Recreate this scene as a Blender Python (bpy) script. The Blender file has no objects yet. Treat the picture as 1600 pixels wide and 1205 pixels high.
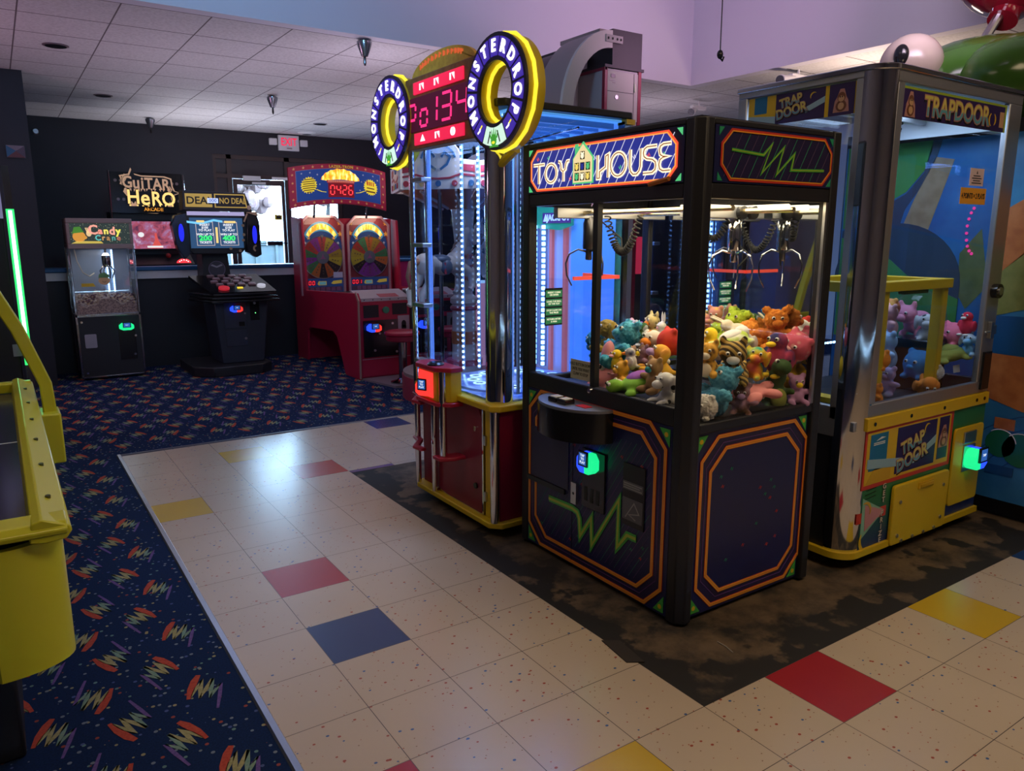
import bpy, bmesh, math, random
from mathutils import Vector, Matrix, noise

S = bpy.context.scene
COL = S.collection
PI = math.pi
random.seed(7)

# ---------------------------------------------------------------- camera, world, lights, exposure
cam_d = bpy.data.cameras.new('camera')
cam_d.sensor_width = 36.0
cam_d.lens = 36.0 * 1184.7 / 1600.0
cam_d.clip_start = 0.02
cam_o = bpy.data.objects.new('camera', cam_d)
COL.objects.link(cam_o)
_r = Vector((0.830167924, -0.557513217, 0.000480111))
_u = Vector((0.107980742, 0.161634019, 0.980925381))
_f = Vector((0.546956467, 0.814280945, -0.194384069))
cam_o.matrix_world = Matrix(((_r.x, _u.x, -_f.x, -1.767936), (_r.y, _u.y, -_f.y, -1.501929), (_r.z, _u.z, -_f.z, 1.514792), (0, 0, 0, 1)))
S.camera = cam_o
S.view_settings.view_transform = 'Standard'
S.view_settings.look = 'None'
S.view_settings.gamma = 1.0
S.view_settings.use_curve_mapping = False
S.view_settings.exposure = 0.0
S.cycles.transparent_max_bounces = 40
S.cycles.max_bounces = 10
S.cycles.use_denoising = True
S.cycles.sample_clamp_indirect = 30.0

W = bpy.data.worlds.new('sky')
S.world = W
W.use_nodes = True
W.node_tree.nodes['Background'].inputs[0].default_value = (0.42, 0.70, 1.0, 1)
W.node_tree.nodes['Background'].inputs[1].default_value = 38.0


def area(name, loc, rot, size, power, col, size_y=None, spread=PI):
    d = bpy.data.lights.new(name, 'AREA')
    d.energy = power
    d.color = col
    d.size = size
    d.spread = spread
    if size_y:
        d.shape = 'RECTANGLE'
        d.size_y = size_y
    o = bpy.data.objects.new(name, d)
    o.location = loc
    o.rotation_euler = rot
    COL.objects.link(o)
    return o


def aim(loc, to):
    return (Vector(to) - Vector(loc)).to_track_quat('-Z', 'Y').to_euler()


# guessed warm down-lights in the bay, then unseen fills added for walls and ceilings
area('bay_lamp', (0.3, -1.8, 4.2), (0, 0, 0), 1.6, 56, (1.0, 0.75, 0.46))
area('bay_lamp', (-2.2, 1.6, 4.2), (0, 0, 0), 1.4, 16, (1.0, 0.80, 0.62))
area('bay_lamp', (3.2, -2.2, 4.2), (0, 0, 0), 1.4, 16, (1.0, 0.78, 0.55))
_l = (-1.0, 1.4, 2.9)
area('bay_fill_blue', _l, aim(_l, (0.2, 4.4, 3.9)), 0.5, 22, (0.26, 0.58, 1.0), spread=2.2)  # unseen fill added to tint the bay wall blue
_l = (2.9, 2.0, 2.9)
area('bay_fill_violet', _l, aim(_l, (3.3, 4.4, 3.7)), 0.5, 11, (1.0, 0.56, 0.90), spread=2.2)  # unseen fill added to turn the bay wall pinkish
_l = (2.2, 0.6, 2.9)
area('bay_fill_lilac', _l, aim(_l, (4.45, 2.4, 3.8)), 0.5, 14, (0.92, 0.72, 0.96), spread=2.4)  # unseen fill added for the side wall of the bay
_l = (-3.2, 5.4, 1.9)
area('ceiling_fill_rose', _l, aim(_l, (-1.0, 5.8, 3.05)), 0.6, 15, (1.0, 0.55, 0.80))  # unseen fill added to brighten the low ceiling in rose
area('ceiling_fill_white', (0.2, 5.9, 1.62), (PI, 0, 0), 1.8, 10, (0.96, 0.78, 1.0))  # unseen upward fill added for the low ceiling
area('corridor_fill', (0.6, 9.3, 1.0), (PI, 0, 0), 1.6, 34, (0.98, 0.92, 1.0), size_y=.6, spread=2.3)  # added fill hidden behind the partition, brightens the rear ceiling
area('ceiling_fill_lilac', (1.2, 4.9, 2.25), (PI, 0, 0), 0.5, 5, (0.90, 0.76, 1.0))  # unseen upward fill added near the bay edge
area('ceiling_fill_pink', (3.5, 7.2, 1.9), (PI, 0, 0), 1.4, 30, (1.0, 0.82, 0.96))  # unseen upward fill added for the far ceiling
area('ceiling_fill_pink', (4.9, 5.4, 2.25), (PI, 0, 0), .7, 3, (1.0, 0.78, 0.95))  # small unseen fill added for the ceiling behind the arch game
area('low_ceiling_fill', (0.1, 6.6, 3.02), (0, 0, 0), 1.6, 7, (0.30, 0.50, 1.0))  # added bluish fill in place of daylight bounced to the rear carpet
_p = area('door_daylight_portal', (2.17, 10.58, 1.25), (-PI / 2, 0, 0), 1.66, 1, (1, 1, 1), size_y=2.3)
_p.data.cycles.is_portal = True
area('ceiling_fill_amber', (4.9, 2.6, 2.3), (PI, 0, 0), 0.4, 16, (1.0, 0.74, 0.60))  # unseen upward fill added for the side ceiling


# ---------------------------------------------------------------- materials
MATS = {}


def nt(name):
    m = bpy.data.materials.new(name)
    m.use_nodes = True
    return m, m.node_tree.nodes, m.node_tree.links


def mat(name, col, rough=0.5, metal=0.0, emit=0.0, ecol=None, coat=0.0, spec=0.5):
    if name in MATS:
        return MATS[name]
    m, n, l = nt(name)
    b = n['Principled BSDF']
    b.inputs['Base Color'].default_value = (*col, 1)
    b.inputs['Roughness'].default_value = rough
    b.inputs['Metallic'].default_value = metal
    b.inputs['Specular IOR Level'].default_value = spec
    b.inputs['Coat Weight'].default_value = coat
    if emit:
        b.inputs['Emission Color'].default_value = (*(ecol or col), 1)
        b.inputs['Emission Strength'].default_value = emit
    m.diffuse_color = (*col, 1)
    MATS[name] = m
    return m


def lit(name, col, e):
    return mat(name, tuple(c * 0.5 for c in col), 0.5, 0, e, col)


def noisy(name, c0, c1, scale=8, rough=0.5, metal=0.0, bump=0.0, detail=4, lo=0.35, hi=0.65, kind='noise', r1=None):
    """two colours mixed by a noise / voronoi / wave texture in object space"""
    if name in MATS:
        return MATS[name]
    m, n, l = nt(name)
    b = n['Principled BSDF']
    tc = n.new('ShaderNodeTexCoord')
    if kind == 'noise':
        t = n.new('ShaderNodeTexNoise')
        t.inputs['Detail'].default_value = detail
        out = t.outputs['Fac']
    elif kind == 'voronoi':
        t = n.new('ShaderNodeTexVoronoi')
        out = t.outputs['Distance']
    else:
        t = n.new('ShaderNodeTexWave')
        t.inputs['Distortion'].default_value = 3
        t.bands_direction = 'DIAGONAL'
        out = t.outputs['Fac']
    t.inputs['Scale'].default_value = scale
    l.new(tc.outputs['Object'], t.inputs['Vector'])
    r = n.new('ShaderNodeValToRGB')
    r.color_ramp.elements[0].position = lo
    r.color_ramp.elements[1].position = hi
    r.color_ramp.elements[0].color = (*c0, 1)
    r.color_ramp.elements[1].color = (*c1, 1)
    l.new(out, r.inputs['Fac'])
    l.new(r.outputs['Color'], b.inputs['Base Color'])
    b.inputs['Roughness'].default_value = rough
    b.inputs['Metallic'].default_value = metal
    if bump:
        bp = n.new('ShaderNodeBump')
        bp.inputs['Strength'].default_value = bump
        bp.inputs['Distance'].default_value = 0.01
        l.new(out, bp.inputs['Height'])
        l.new(bp.outputs['Normal'], b.inputs['Normal'])
    MATS[name] = m
    return m


def glass(name, tint=(1, 1, 1), gloss=1.0, rough=0.0):
    if name in MATS:
        return MATS[name]
    m, n, l = nt(name)
    n.remove(n['Principled BSDF'])
    out = n['Material Output']
    tr = n.new('ShaderNodeBsdfTransparent')
    tr.inputs[0].default_value = (*tint, 1)
    gl = n.new('ShaderNodeBsdfGlossy')
    gl.inputs['Roughness'].default_value = rough
    ge = n.new('ShaderNodeNewGeometry')
    vd = n.new('ShaderNodeVectorMath')
    vd.operation = 'DOT_PRODUCT'
    l.new(ge.outputs['Normal'], vd.inputs[0])
    l.new(ge.outputs['Incoming'], vd.inputs[1])
    chain = vd.outputs['Value']
    for op, v in (('ABSOLUTE', None), ('SUBTRACT', 1.0), ('POWER', 5.0), ('MULTIPLY_ADD', 0.96)):
        q = n.new('ShaderNodeMath')
        q.operation = op
        if op == 'SUBTRACT':
            q.inputs[0].default_value = 1.0
            l.new(chain, q.inputs[1])
        else:
            l.new(chain, q.inputs[0])
            if v is not None:
                q.inputs[1].default_value = v
        if op == 'MULTIPLY_ADD':
            q.inputs[2].default_value = 0.04
        chain = q.outputs[0]
    mu = n.new('ShaderNodeMath')
    mu.operation = 'MULTIPLY'
    mu.inputs[1].default_value = gloss * 0.6
    mx = n.new('ShaderNodeMixShader')
    l.new(chain, mu.inputs[0])
    l.new(mu.outputs[0], mx.inputs[0])
    l.new(tr.outputs[0], mx.inputs[1])
    l.new(gl.outputs[0], mx.inputs[2])
    l.new(mx.outputs[0], out.inputs[0])
    MATS[name] = m
    return m


BLACK = mat('black_laminate', (0.012, 0.012, 0.016), 0.45)
BLACKG = mat('black_gloss', (0.01, 0.01, 0.012), 0.18)
RUBBER = mat('black_rubber', (0.015, 0.015, 0.015), 0.8)
CHROME = mat('chrome', (0.72, 0.72, 0.74), 0.08, 1.0)
CHROME2 = mat('dark_chrome', (0.34, 0.34, 0.36), 0.14, 1.0)
STEEL = mat('brushed_steel', (0.55, 0.56, 0.58), 0.32, 1.0)
ALU = mat('grey_metal', (0.42, 0.43, 0.46), 0.38, 0.8)
WHITE = mat('white_plastic', (0.72, 0.72, 0.72), 0.45)
RED = mat('red_laminate', (0.42, 0.012, 0.045), 0.35)
REDD = mat('dark_red_laminate', (0.24, 0.008, 0.03), 0.35)
YEL = mat('yellow_plastic', (0.70, 0.46, 0.01), 0.4)
YELD = mat('amber_plastic', (0.62, 0.36, 0.01), 0.4)
NAVY = mat('navy_laminate', (0.010, 0.012, 0.075), 0.35)
GLASS = glass('clear_glass')
GLASSB = glass('bluish_glass', (0.86, 0.92, 1.0))
ACRYL = glass('clear_acrylic', (0.93, 0.96, 1.0))
MIRROR = mat('mirror', (0.62, 0.66, 0.68), 0.02, 1.0)
TXTW = mat('white_ink', (0.75, 0.75, 0.75), 0.5)
TXTK = mat('black_ink', (0.01, 0.01, 0.01), 0.5)
LEDW = lit('led_blue_white', (0.42, 0.68, 1.0), 7.0)
LEDR = lit('led_red', (1.0, 0.03, 0.10), 3.0)


# ---------------------------------------------------------------- mesh helpers
class Frame:
    """a plane in the place: u to the right, v up, d out of the face towards the viewer"""

    def __init__(s, o, u, v):
        s.o, s.u, s.v = Vector(o), Vector(u).normalized(), Vector(v).normalized()
        s.n = s.u.cross(s.v).normalized()

    def p(s, u, v, d=0.0):
        return s.o + s.u * u + s.v * v + s.n * d


def FX(x, y0=0.0, z0=0.0):          # face looking to -X
    return Frame((x, y0, z0), (0, -1, 0), (0, 0, 1))


def FY(y, x0=0.0, z0=0.0):          # face looking to -Y
    return Frame((x0, y, z0), (1, 0, 0), (0, 0, 1))


def FZ(z, x0=0.0, y0=0.0):          # face looking up
    return Frame((x0, y0, z), (1, 0, 0), (0, 1, 0))


def FTILT(x0, y0, z0, deg):         # face to -Y leaning back by deg
    a = math.radians(deg)
    return Frame((x0, y0, z0), (1, 0, 0), (0, math.sin(a), math.cos(a)))


ROOT = {}


class MB:
    def __init__(s, *mats):
        s.bm = bmesh.new()
        s.mats = list(mats)
        s.i = 0

    def use(s, m):
        if m not in s.mats:
            s.mats.append(m)
        s.i = s.mats.index(m)
        return s

    def face(s, vs):
        try:
            f = s.bm.faces.new(vs)
            f.material_index = s.i
            return f
        except ValueError:
            return None

    def box(s, a, b):
        x0, y0, z0 = (min(a[k], b[k]) for k in range(3))
        x1, y1, z1 = (max(a[k], b[k]) for k in range(3))
        v = [s.bm.verts.new(c) for c in ((x0, y0, z0), (x1, y0, z0), (x1, y1, z0), (x0, y1, z0), (x0, y0, z1), (x1, y0, z1), (x1, y1, z1), (x0, y1, z1))]
        for q in ((3, 2, 1, 0), (4, 5, 6, 7), (0, 1, 5, 4), (1, 2, 6, 5), (2, 3, 7, 6), (3, 0, 4, 7)):
            s.face([v[k] for k in q])
        return s

    def fbox(s, fr, u0, v0, u1, v1, d0, d1):
        return s.prism([(u0, v0), (u1, v0), (u1, v1), (u0, v1)], fr, d0, d1)

    def prism(s, pts, fr, d0=0.0, d1=0.002):
        n = len(pts)
        ar = sum(pts[k][0] * pts[(k + 1) % n][1] - pts[(k + 1) % n][0] * pts[k][1] for k in range(n))
        if ar < 0:
            pts = pts[::-1]
        lo = [s.bm.verts.new(fr.p(u, v, d0)) for u, v in pts]
        hi = [s.bm.verts.new(fr.p(u, v, d1)) for u, v in pts]
        s.face(hi)
        s.face(lo[::-1])
        for k in range(n):
            j = (k + 1) % n
            s.face([lo[k], lo[j], hi[j], hi[k]])
        return s

    def ribbon(s, pts, w, fr, d0=0.0, d1=0.002, closed=False):
        n = len(pts)
        P = [Vector((a, b)) for a, b in pts]
        L, R = [], []
        for k in range(n):
            a = P[k - 1] if (k or closed) else P[k]
            c = P[(k + 1) % n] if (k < n - 1 or closed) else P[k]
            t1 = (P[k] - a).normalized() if (P[k] - a).length > 1e-9 else (c - P[k]).normalized()
            t2 = (c - P[k]).normalized() if (c - P[k]).length > 1e-9 else t1
            n1, n2 = Vector((-t1.y, t1.x)), Vector((-t2.y, t2.x))
            m = n1 + n2
            m = m.normalized() if m.length > 1e-6 else n1
            k2 = w / 2 / max(0.4, m.dot(n1))
            L.append(P[k] + m * k2)
            R.append(P[k] - m * k2)
        vs = [[s.bm.verts.new(fr.p(q.x, q.y, d)) for q in Q] for Q, d in ((L, d0), (R, d0), (L, d1), (R, d1))]
        for k in range(n if closed else n - 1):
            j = (k + 1) % n
            l0, r0, l1, r1 = vs
            s.face([l1[k], r1[k], r1[j], l1[j]])
            s.face([l0[j], r0[j], r0[k], l0[k]])
            s.face([l0[k], l1[k], l1[j], l0[j]])
            s.face([r0[j], r1[j], r1[k], r0[k]])
        if not closed:
            l0, r0, l1, r1 = vs
            s.face([l0[0], r0[0], r1[0], l1[0]])
            s.face([l1[-1], r1[-1], r0[-1], l0[-1]])
        return s

    def disc(s, fr, u, v, ru, rv=None, d0=0.0, d1=0.002, n=24):
        rv = rv or ru
        return s.prism([(u + ru * math.cos(2 * PI * k / n), v + rv * math.sin(2 * PI * k / n)) for k in range(n)], fr, d0, d1)

    def tube(s, pts, r, n=10, r1=None, caps=True):
        P = [Vector(p) for p in pts]
        N = len(P)
        rings = []
        up = None
        for k in range(N):
            t = (P[min(k + 1, N - 1)] - P[max(k - 1, 0)]).normalized()
            if up is None:
                up = Vector((0, 0, 1)) if abs(t.z) < 0.9 else Vector((1, 0, 0))
            a = t.cross(up).normalized()
            up = a.cross(t).normalized()
            rr = r if r1 is None else r + (r1 - r) * k / (N - 1)
            rings.append([s.bm.verts.new(P[k] + (a * math.cos(2 * PI * q / n) + up * math.sin(2 * PI * q / n)) * rr) for q in range(n)])
        for k in range(N - 1):
            for q in range(n):
                j = (q + 1) % n
                s.face([rings[k][j], rings[k][q], rings[k + 1][q], rings[k + 1][j]])
        if caps:
            s.face(rings[0])
            s.face(rings[-1][::-1])
        return s

    def lathe(s, c, prof, n=24, ax=None):
        """profile (r, h) turned about an axis through c"""
        ax = Vector(ax or (0, 0, 1)).normalized()
        a = ax.orthogonal().normalized()
        b = ax.cross(a)
        c = Vector(c)
        rings = []
        for r, h in prof:
            rings.append([s.bm.verts.new(c + ax * h + (a * math.cos(2 * PI * k / n) + b * math.sin(2 * PI * k / n)) * max(r, 1e-4)) for k in range(n)])
        for q in range(len(rings) - 1):
            for k in range(n):
                j = (k + 1) % n
                s.face([rings[q][k], rings[q][j], rings[q + 1][j], rings[q + 1][k]])
        s.face(rings[0][::-1])
        s.face(rings[-1])
        return s

    def ball(s, c, r, n=16, m=10):
        rx, ry, rz = (r, r, r) if isinstance(r, (int, float)) else r
        c = Vector(c)
        top = s.bm.verts.new(c + Vector((0, 0, rz)))
        bot = s.bm.verts.new(c - Vector((0, 0, rz)))
        rows = []
        for q in range(1, m):
            th = PI * q / m
            rows.append([s.bm.verts.new(c + Vector((rx * math.sin(th) * math.cos(2 * PI * k / n), ry * math.sin(th) * math.sin(2 * PI * k / n), rz * math.cos(th)))) for k in range(n)])
        for k in range(n):
            j = (k + 1) % n
            s.face([top, rows[0][k], rows[0][j]])
            s.face([bot, rows[-1][j], rows[-1][k]])
            for q in range(len(rows) - 1):
                s.face([rows[q][k], rows[q + 1][k], rows[q + 1][j], rows[q][j]])
        return s

    def build(s, name, parent=None, smooth=0.6, bevel=0.0, seg=2):
        if name in APART:
            return s.build_apart(name, parent, smooth, bevel, seg)
        while parent is not None and parent.parent is not None and parent.parent.parent is not None:
            parent = parent.parent
        o3 = ROOT.get(parent, Vector((0, 0, 0))) if parent else Vector((0, 0, 0))
        if o3.length:
            for v in s.bm.verts:
                v.co -= o3
        bmesh.ops.recalc_face_normals(s.bm, faces=s.bm.faces)
        me = bpy.data.meshes.new(name)
        s.bm.to_mesh(me)
        s.bm.free()
        for m in s.mats:
            me.materials.append(m)
        if smooth:
            me.shade_smooth()
            me.set_sharp_from_angle(angle=smooth)
        o = bpy.data.objects.new(name, me)
        COL.objects.link(o)
        if parent:
            o.parent = parent
            ROOT[o] = o3
        if bevel:
            b = o.modifiers.new('edge', 'BEVEL')
            b.width = bevel
            b.segments = seg
            b.limit_method = 'ANGLE'
            b.angle_limit = 0.6
        return o


def build_apart(s, name, parent, smooth, bevel, seg):
    """one object for each separate piece (pieces whose boxes touch stay together)"""
    isl, seen = [], set()
    s.bm.verts.ensure_lookup_table()
    for v in s.bm.verts:
        if v in seen:
            continue
        st, grp = [v], set()
        while st:
            q = st.pop()
            if q in grp:
                continue
            grp.add(q)
            st += [e.other_vert(q) for e in q.link_edges if e.other_vert(q) not in grp]
        seen |= grp
        lo = [min(x.co[k] for x in grp) - .0015 for k in range(3)]
        hi = [max(x.co[k] for x in grp) + .0015 for k in range(3)]
        isl.append([grp, lo, hi])
    done = False
    while not done:
        done = True
        for i in range(len(isl)):
            for j in range(i):
                if all(isl[i][1][k] <= isl[j][2][k] and isl[j][1][k] <= isl[i][2][k] for k in range(3)):
                    a, c = isl[j], isl[i]
                    a[0] = a[0] | c[0]
                    a[1] = [min(x) for x in zip(a[1], c[1])]
                    a[2] = [max(x) for x in zip(a[2], c[2])]
                    isl.pop(i)
                    done = False
                    break
            if not done:
                break
    first = None
    for grp, _, _ in isl:
        m = MB(*s.mats)
        vm = {v: m.bm.verts.new(v.co) for v in grp}
        for f in s.bm.faces:
            if f.verts[0] in grp:
                q = m.face([vm[v] for v in f.verts])
                if q:
                    q.material_index = f.material_index
        o = m.build(name + ' ', parent, smooth, bevel, seg)
        o.name = name
        first = first or o
    s.bm.free()
    return first


MB.build_apart = build_apart
APART = {'caster', 'hinge', 'drive_wheel', 'rail', 'button', 'bolt', 'pipe_bracket', 'target_ring', 'case_key', 'lock', 'screw', 'chrome_tube', 'copper_trim', 'light_dot', 'red_speaker', 'back_post',
         'cable', 'rail_carriage', 'board_knob', 'fitting', 'roof_rod', 'pod_plate', 'red_bracket', 'digit', 'yellow_stand', 'symbol', 'neon_tube', 'latch', 'button_cap', 'hoist_rail', 'acrylic_guide', 'clear_partition', 'side_glass', 'edge_trim', 'red_trim', 'coin_door', 'dot_print', 'glass_shelf', 'door_seam', 'burst_print'}


def tag(o, label, cat, group=None, kind=None):
    o['label'] = label
    o['category'] = cat
    if group:
        o['group'] = group
    if kind:
        o['kind'] = kind
    return o


def thing(name, label, cat, loc, group=None):
    o = bpy.data.objects.new(name, None)
    o.empty_display_size = 0.1
    COL.objects.link(o)
    o.location = loc
    ROOT[o] = Vector(loc)
    return tag(o, label, cat, group)


def struct(mb, name, label=None, **k):
    o = mb.build(name, **k)
    o['kind'] = 'structure'
    if label:
        o['label'] = label
    return o


def glyphs(body, size, bold=0.0, sx=1.0, shear=0.0, space=1.0, align='CENTER', lines=1.0):
    """flat outline of a text as (verts, faces) with its middle at the origin"""
    c = bpy.data.curves.new('t', 'FONT')
    c.body = body
    c.size = size
    c.offset = bold
    c.shear = shear
    c.space_character = space
    c.space_line = lines
    c.align_x = align
    c.align_y = 'CENTER'
    c.resolution_u = 3
    o = bpy.data.objects.new('t', c)
    me = o.to_mesh()
    vs = [(v.co.x * sx, v.co.y) for v in me.vertices]
    fs = [tuple(p.vertices) for p in me.polygons]
    o.to_mesh_clear()
    bpy.data.objects.remove(o)
    bpy.data.curves.remove(c)
    return vs, fs


def add_text(mb, body, fr, u, v, size, d0=0.0, d1=0.002, rot=0.0, **k):
    vs, fs = glyphs(body, size, **k)
    ca, sa = math.cos(rot), math.sin(rot)
    P = [(u + a * ca - b * sa, v + a * sa + b * ca) for a, b in vs]
    hi = [mb.bm.verts.new(fr.p(a, b, d1)) for a, b in P]
    lo = [mb.bm.verts.new(fr.p(a, b, d0)) for a, b in P]
    cnt = {}
    for f in fs:
        mb.face([hi[i] for i in f])
        mb.face([lo[i] for i in f[::-1]])
        for i in range(len(f)):
            a, b = f[i], f[(i + 1) % len(f)]
            cnt[(a, b)] = cnt.get((a, b), 0) + 1
    for (a, b) in cnt:
        if (b, a) not in cnt:
            mb.face([lo[a], lo[b], hi[b], hi[a]])
    return mb


def text(body, fr, u, v, size, m, parent, name='lettering', d0=0.0, d1=0.002, **k):
    return add_text(MB(m), body, fr, u, v, size, d0, d1, **k).build(name, parent, smooth=0)


SEG = {'0': 'abcdef', '1': 'bc', '2': 'abged', '3': 'abgcd', '4': 'fgbc', '5': 'afgcd', '6': 'afgedc', '7': 'abc', '8': 'abcdefg', '9': 'abcdfg'}


def digit(mb, ch, fr, u, v, w, h, t, d0, d1, sl=0.08):
    x0, x1, y0, y1, ym = 0, w, 0, h, h / 2
    L = {'a': ((x0, y1), (x1, y1)), 'b': ((x1, y1), (x1, ym)), 'c': ((x1, ym), (x1, y0)), 'd': ((x0, y0), (x1, y0)), 'e': ((x0, y0), (x0, ym)), 'f': ((x0, ym), (x0, y1)), 'g': ((x0, ym), (x1, ym))}
    for q in SEG[ch]:
        (a, b), (c, e) = L[q]
        dx, dy = c - a, e - b
        ln = math.hypot(dx, dy)
        k = t * 0.55 / ln
        a, b, c, e = a + dx * k, b + dy * k, c - dx * k, e - dy * k
        mb.ribbon([(u + a + sl * b, v + b), (u + c + sl * e, v + e)], t, fr, d0, d1)


def star(u, v, r, n=5, k=0.45, a0=PI / 2):
    return [(u + (r if i % 2 == 0 else r * k) * math.cos(a0 + PI * i / n), v + (r if i % 2 == 0 else r * k) * math.sin(a0 + PI * i / n)) for i in range(2 * n)]


def oct_pts(u0, v0, u1, v1, c):
    return [(u0 + c, v0), (u1 - c, v0), (u1, v0 + c), (u1, v1 - c), (u1 - c, v1), (u0 + c, v1), (u0, v1 - c), (u0, v0 + c)]


def arc(cx, cy, r, a0, a1, n=12, ry=None):
    ry = ry or r
    return [(cx + r * math.cos(math.radians(a0 + (a1 - a0) * k / n)), cy + ry * math.sin(math.radians(a0 + (a1 - a0) * k / n))) for k in range(n + 1)]


LG_GREEN = lit('reader_green', (0.015, .95, 0.32), .95)
LG_BLUE = lit('reader_blue', (0.02, 0.07, 1.0), 1.5)
LG_RED = lit('reader_red', (1.0, .05, .04), .95)
SCR_BLUE = lit('reader_screen_blue', (0.03, 0.12, 0.45), 0.8)


def card_reader(parent, fr, u, v, w, h, left, right, txt='TAP\nTO\nPLAY'):
    """swipe reader: translucent glowing wedge body with a small tilted screen"""
    b = MB(left, right)
    b.use(left).prism([(u - w / 2, v - h * .28), (u - w * .28, v - h / 2), (u, v - h / 2), (u, v + h / 2), (u - w * .3, v + h / 2), (u - w / 2, v + h * .2)], fr, 0, w * .42)
    b.use(right).prism([(u, v - h / 2), (u + w * .28, v - h / 2), (u + w / 2, v - h * .28), (u + w / 2, v + h * .2), (u + w * .3, v + h / 2), (u, v + h / 2)], fr, 0, w * .42)
    body = b.build('card_reader', parent, bevel=0.004)
    s2 = MB(BLACKG, SCR_BLUE)
    s2.fbox(fr, u - w * .28, v - h * .12, u + w * .28, v + h * .62, w * .42, w * .5)
    s2.use(SCR_BLUE).fbox(fr, u - w * .22, v - h * .04, u + w * .22, v + h * .54, w * .5, w * .505)
    s2.build('screen', body)
    text(txt, fr, u, v + h * .25, h * .17, lit('reader_text', (.8, .9, 1), 1.0), body, d0=w * .505, d1=w * .51, bold=.0003)
    return body
# ---------------------------------------------------------------- the room
T = 0.3048
YB = 10.65
H = 3.05


def m_vinyl(name, base, fleck=True):
    m, n, l = nt(name)
    b = n['Principled BSDF']
    tc = n.new('ShaderNodeTexCoord')
    sep = n.new('ShaderNodeSeparateXYZ')
    l.new(tc.outputs['Object'], sep.inputs[0])

    def seam(ax):
        d = n.new('ShaderNodeMath'); d.operation = 'DIVIDE'; d.inputs[1].default_value = T
        l.new(sep.outputs[ax], d.inputs[0])
        p = n.new('ShaderNodeMath'); p.operation = 'PINGPONG'; p.inputs[1].default_value = 0.5
        l.new(d.outputs[0], p.inputs[0])
        c = n.new('ShaderNodeMath'); c.operation = 'LESS_THAN'; c.inputs[1].default_value = 0.0042
        l.new(p.outputs[0], c.inputs[0])
        return c
    sx, sy = seam('X'), seam('Y')
    mx = n.new('ShaderNodeMath'); mx.operation = 'MAXIMUM'
    l.new(sx.outputs[0], mx.inputs[0]); l.new(sy.outputs[0], mx.inputs[1])
    no = n.new('ShaderNodeTexNoise'); no.inputs['Scale'].default_value = 1.6; no.inputs['Detail'].default_value = 2
    l.new(tc.outputs['Object'], no.inputs['Vector'])
    rp = n.new('ShaderNodeValToRGB')
    rp.color_ramp.elements[0].position = .3; rp.color_ramp.elements[1].position = .72
    rp.color_ramp.elements[0].color = (*[c * .92 for c in base], 1); rp.color_ramp.elements[1].color = (*base, 1)
    l.new(no.outputs['Fac'], rp.inputs['Fac'])
    col = rp.outputs['Color']
    if fleck:
        for sc, th, cols in ((30, 0.17, ((.34, .08, .05), (.06, .12, .28))), (52, 0.14, ((.25, .16, .10), (.35, .10, .06)))):
            vo = n.new('ShaderNodeTexVoronoi'); vo.inputs['Scale'].default_value = sc
            mp = n.new('ShaderNodeMapping'); mp.inputs['Scale'].default_value = (1, 1.25, 1); mp.inputs['Rotation'].default_value = (0, 0, .6)
            l.new(tc.outputs['Object'], mp.inputs[0]); l.new(mp.outputs[0], vo.inputs['Vector'])
            lt = n.new('ShaderNodeMath'); lt.operation = 'LESS_THAN'; lt.inputs[1].default_value = th
            l.new(vo.outputs['Distance'], lt.inputs[0])
            sp = n.new('ShaderNodeSeparateXYZ'); l.new(vo.outputs['Color'], sp.inputs[0])
            gt = n.new('ShaderNodeMath'); gt.operation = 'GREATER_THAN'; gt.inputs[1].default_value = .66
            l.new(sp.outputs['X'], gt.inputs[0])
            mu = n.new('ShaderNodeMath'); mu.operation = 'MULTIPLY'
            l.new(lt.outputs[0], mu.inputs[0]); l.new(gt.outputs[0], mu.inputs[1])
            cr = n.new('ShaderNodeMix'); cr.data_type = 'RGBA'
            cr.inputs['A'].default_value = (*cols[0], 1); cr.inputs['B'].default_value = (*cols[1], 1)
            g2 = n.new('ShaderNodeMath'); g2.operation = 'GREATER_THAN'; g2.inputs[1].default_value = .5
            l.new(sp.outputs['Y'], g2.inputs[0]); l.new(g2.outputs[0], cr.inputs['Factor'])
            mm = n.new('ShaderNodeMix'); mm.data_type = 'RGBA'
            l.new(mu.outputs[0], mm.inputs['Factor']); l.new(col, mm.inputs['A']); l.new(cr.outputs['Result'], mm.inputs['B'])
            col = mm.outputs['Result']
    sm = n.new('ShaderNodeMix'); sm.data_type = 'RGBA'
    l.new(mx.outputs[0], sm.inputs['Factor']); l.new(col, sm.inputs['A']); sm.inputs['B'].default_value = (.10, .08, .07, 1)
    l.new(sm.outputs['Result'], b.inputs['Base Color'])
    # worn wax: roughness varies
    n2 = n.new('ShaderNodeTexNoise'); n2.inputs['Scale'].default_value = 3; n2.inputs['Detail'].default_value = 3
    l.new(tc.outputs['Object'], n2.inputs['Vector'])
    mr = n.new('ShaderNodeMapRange'); mr.inputs['To Min'].default_value = .23; mr.inputs['To Max'].default_value = .268; b.inputs['Specular IOR Level'].default_value = .62
    l.new(n2.outputs['Fac'], mr.inputs['Value']); l.new(mr.outputs[0], b.inputs['Roughness'])
    bp = n.new('ShaderNodeBump'); bp.inputs['Strength'].default_value = .12; bp.inputs['Distance'].default_value = .004
    n3 = n.new('ShaderNodeTexNoise'); n3.inputs['Scale'].default_value = 9
    l.new(tc.outputs['Object'], n3.inputs['Vector']); l.new(n3.outputs['Fac'], bp.inputs['Height']); l.new(bp.outputs[0], b.inputs['Normal'])
    MATS[name] = m
    return m


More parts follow.
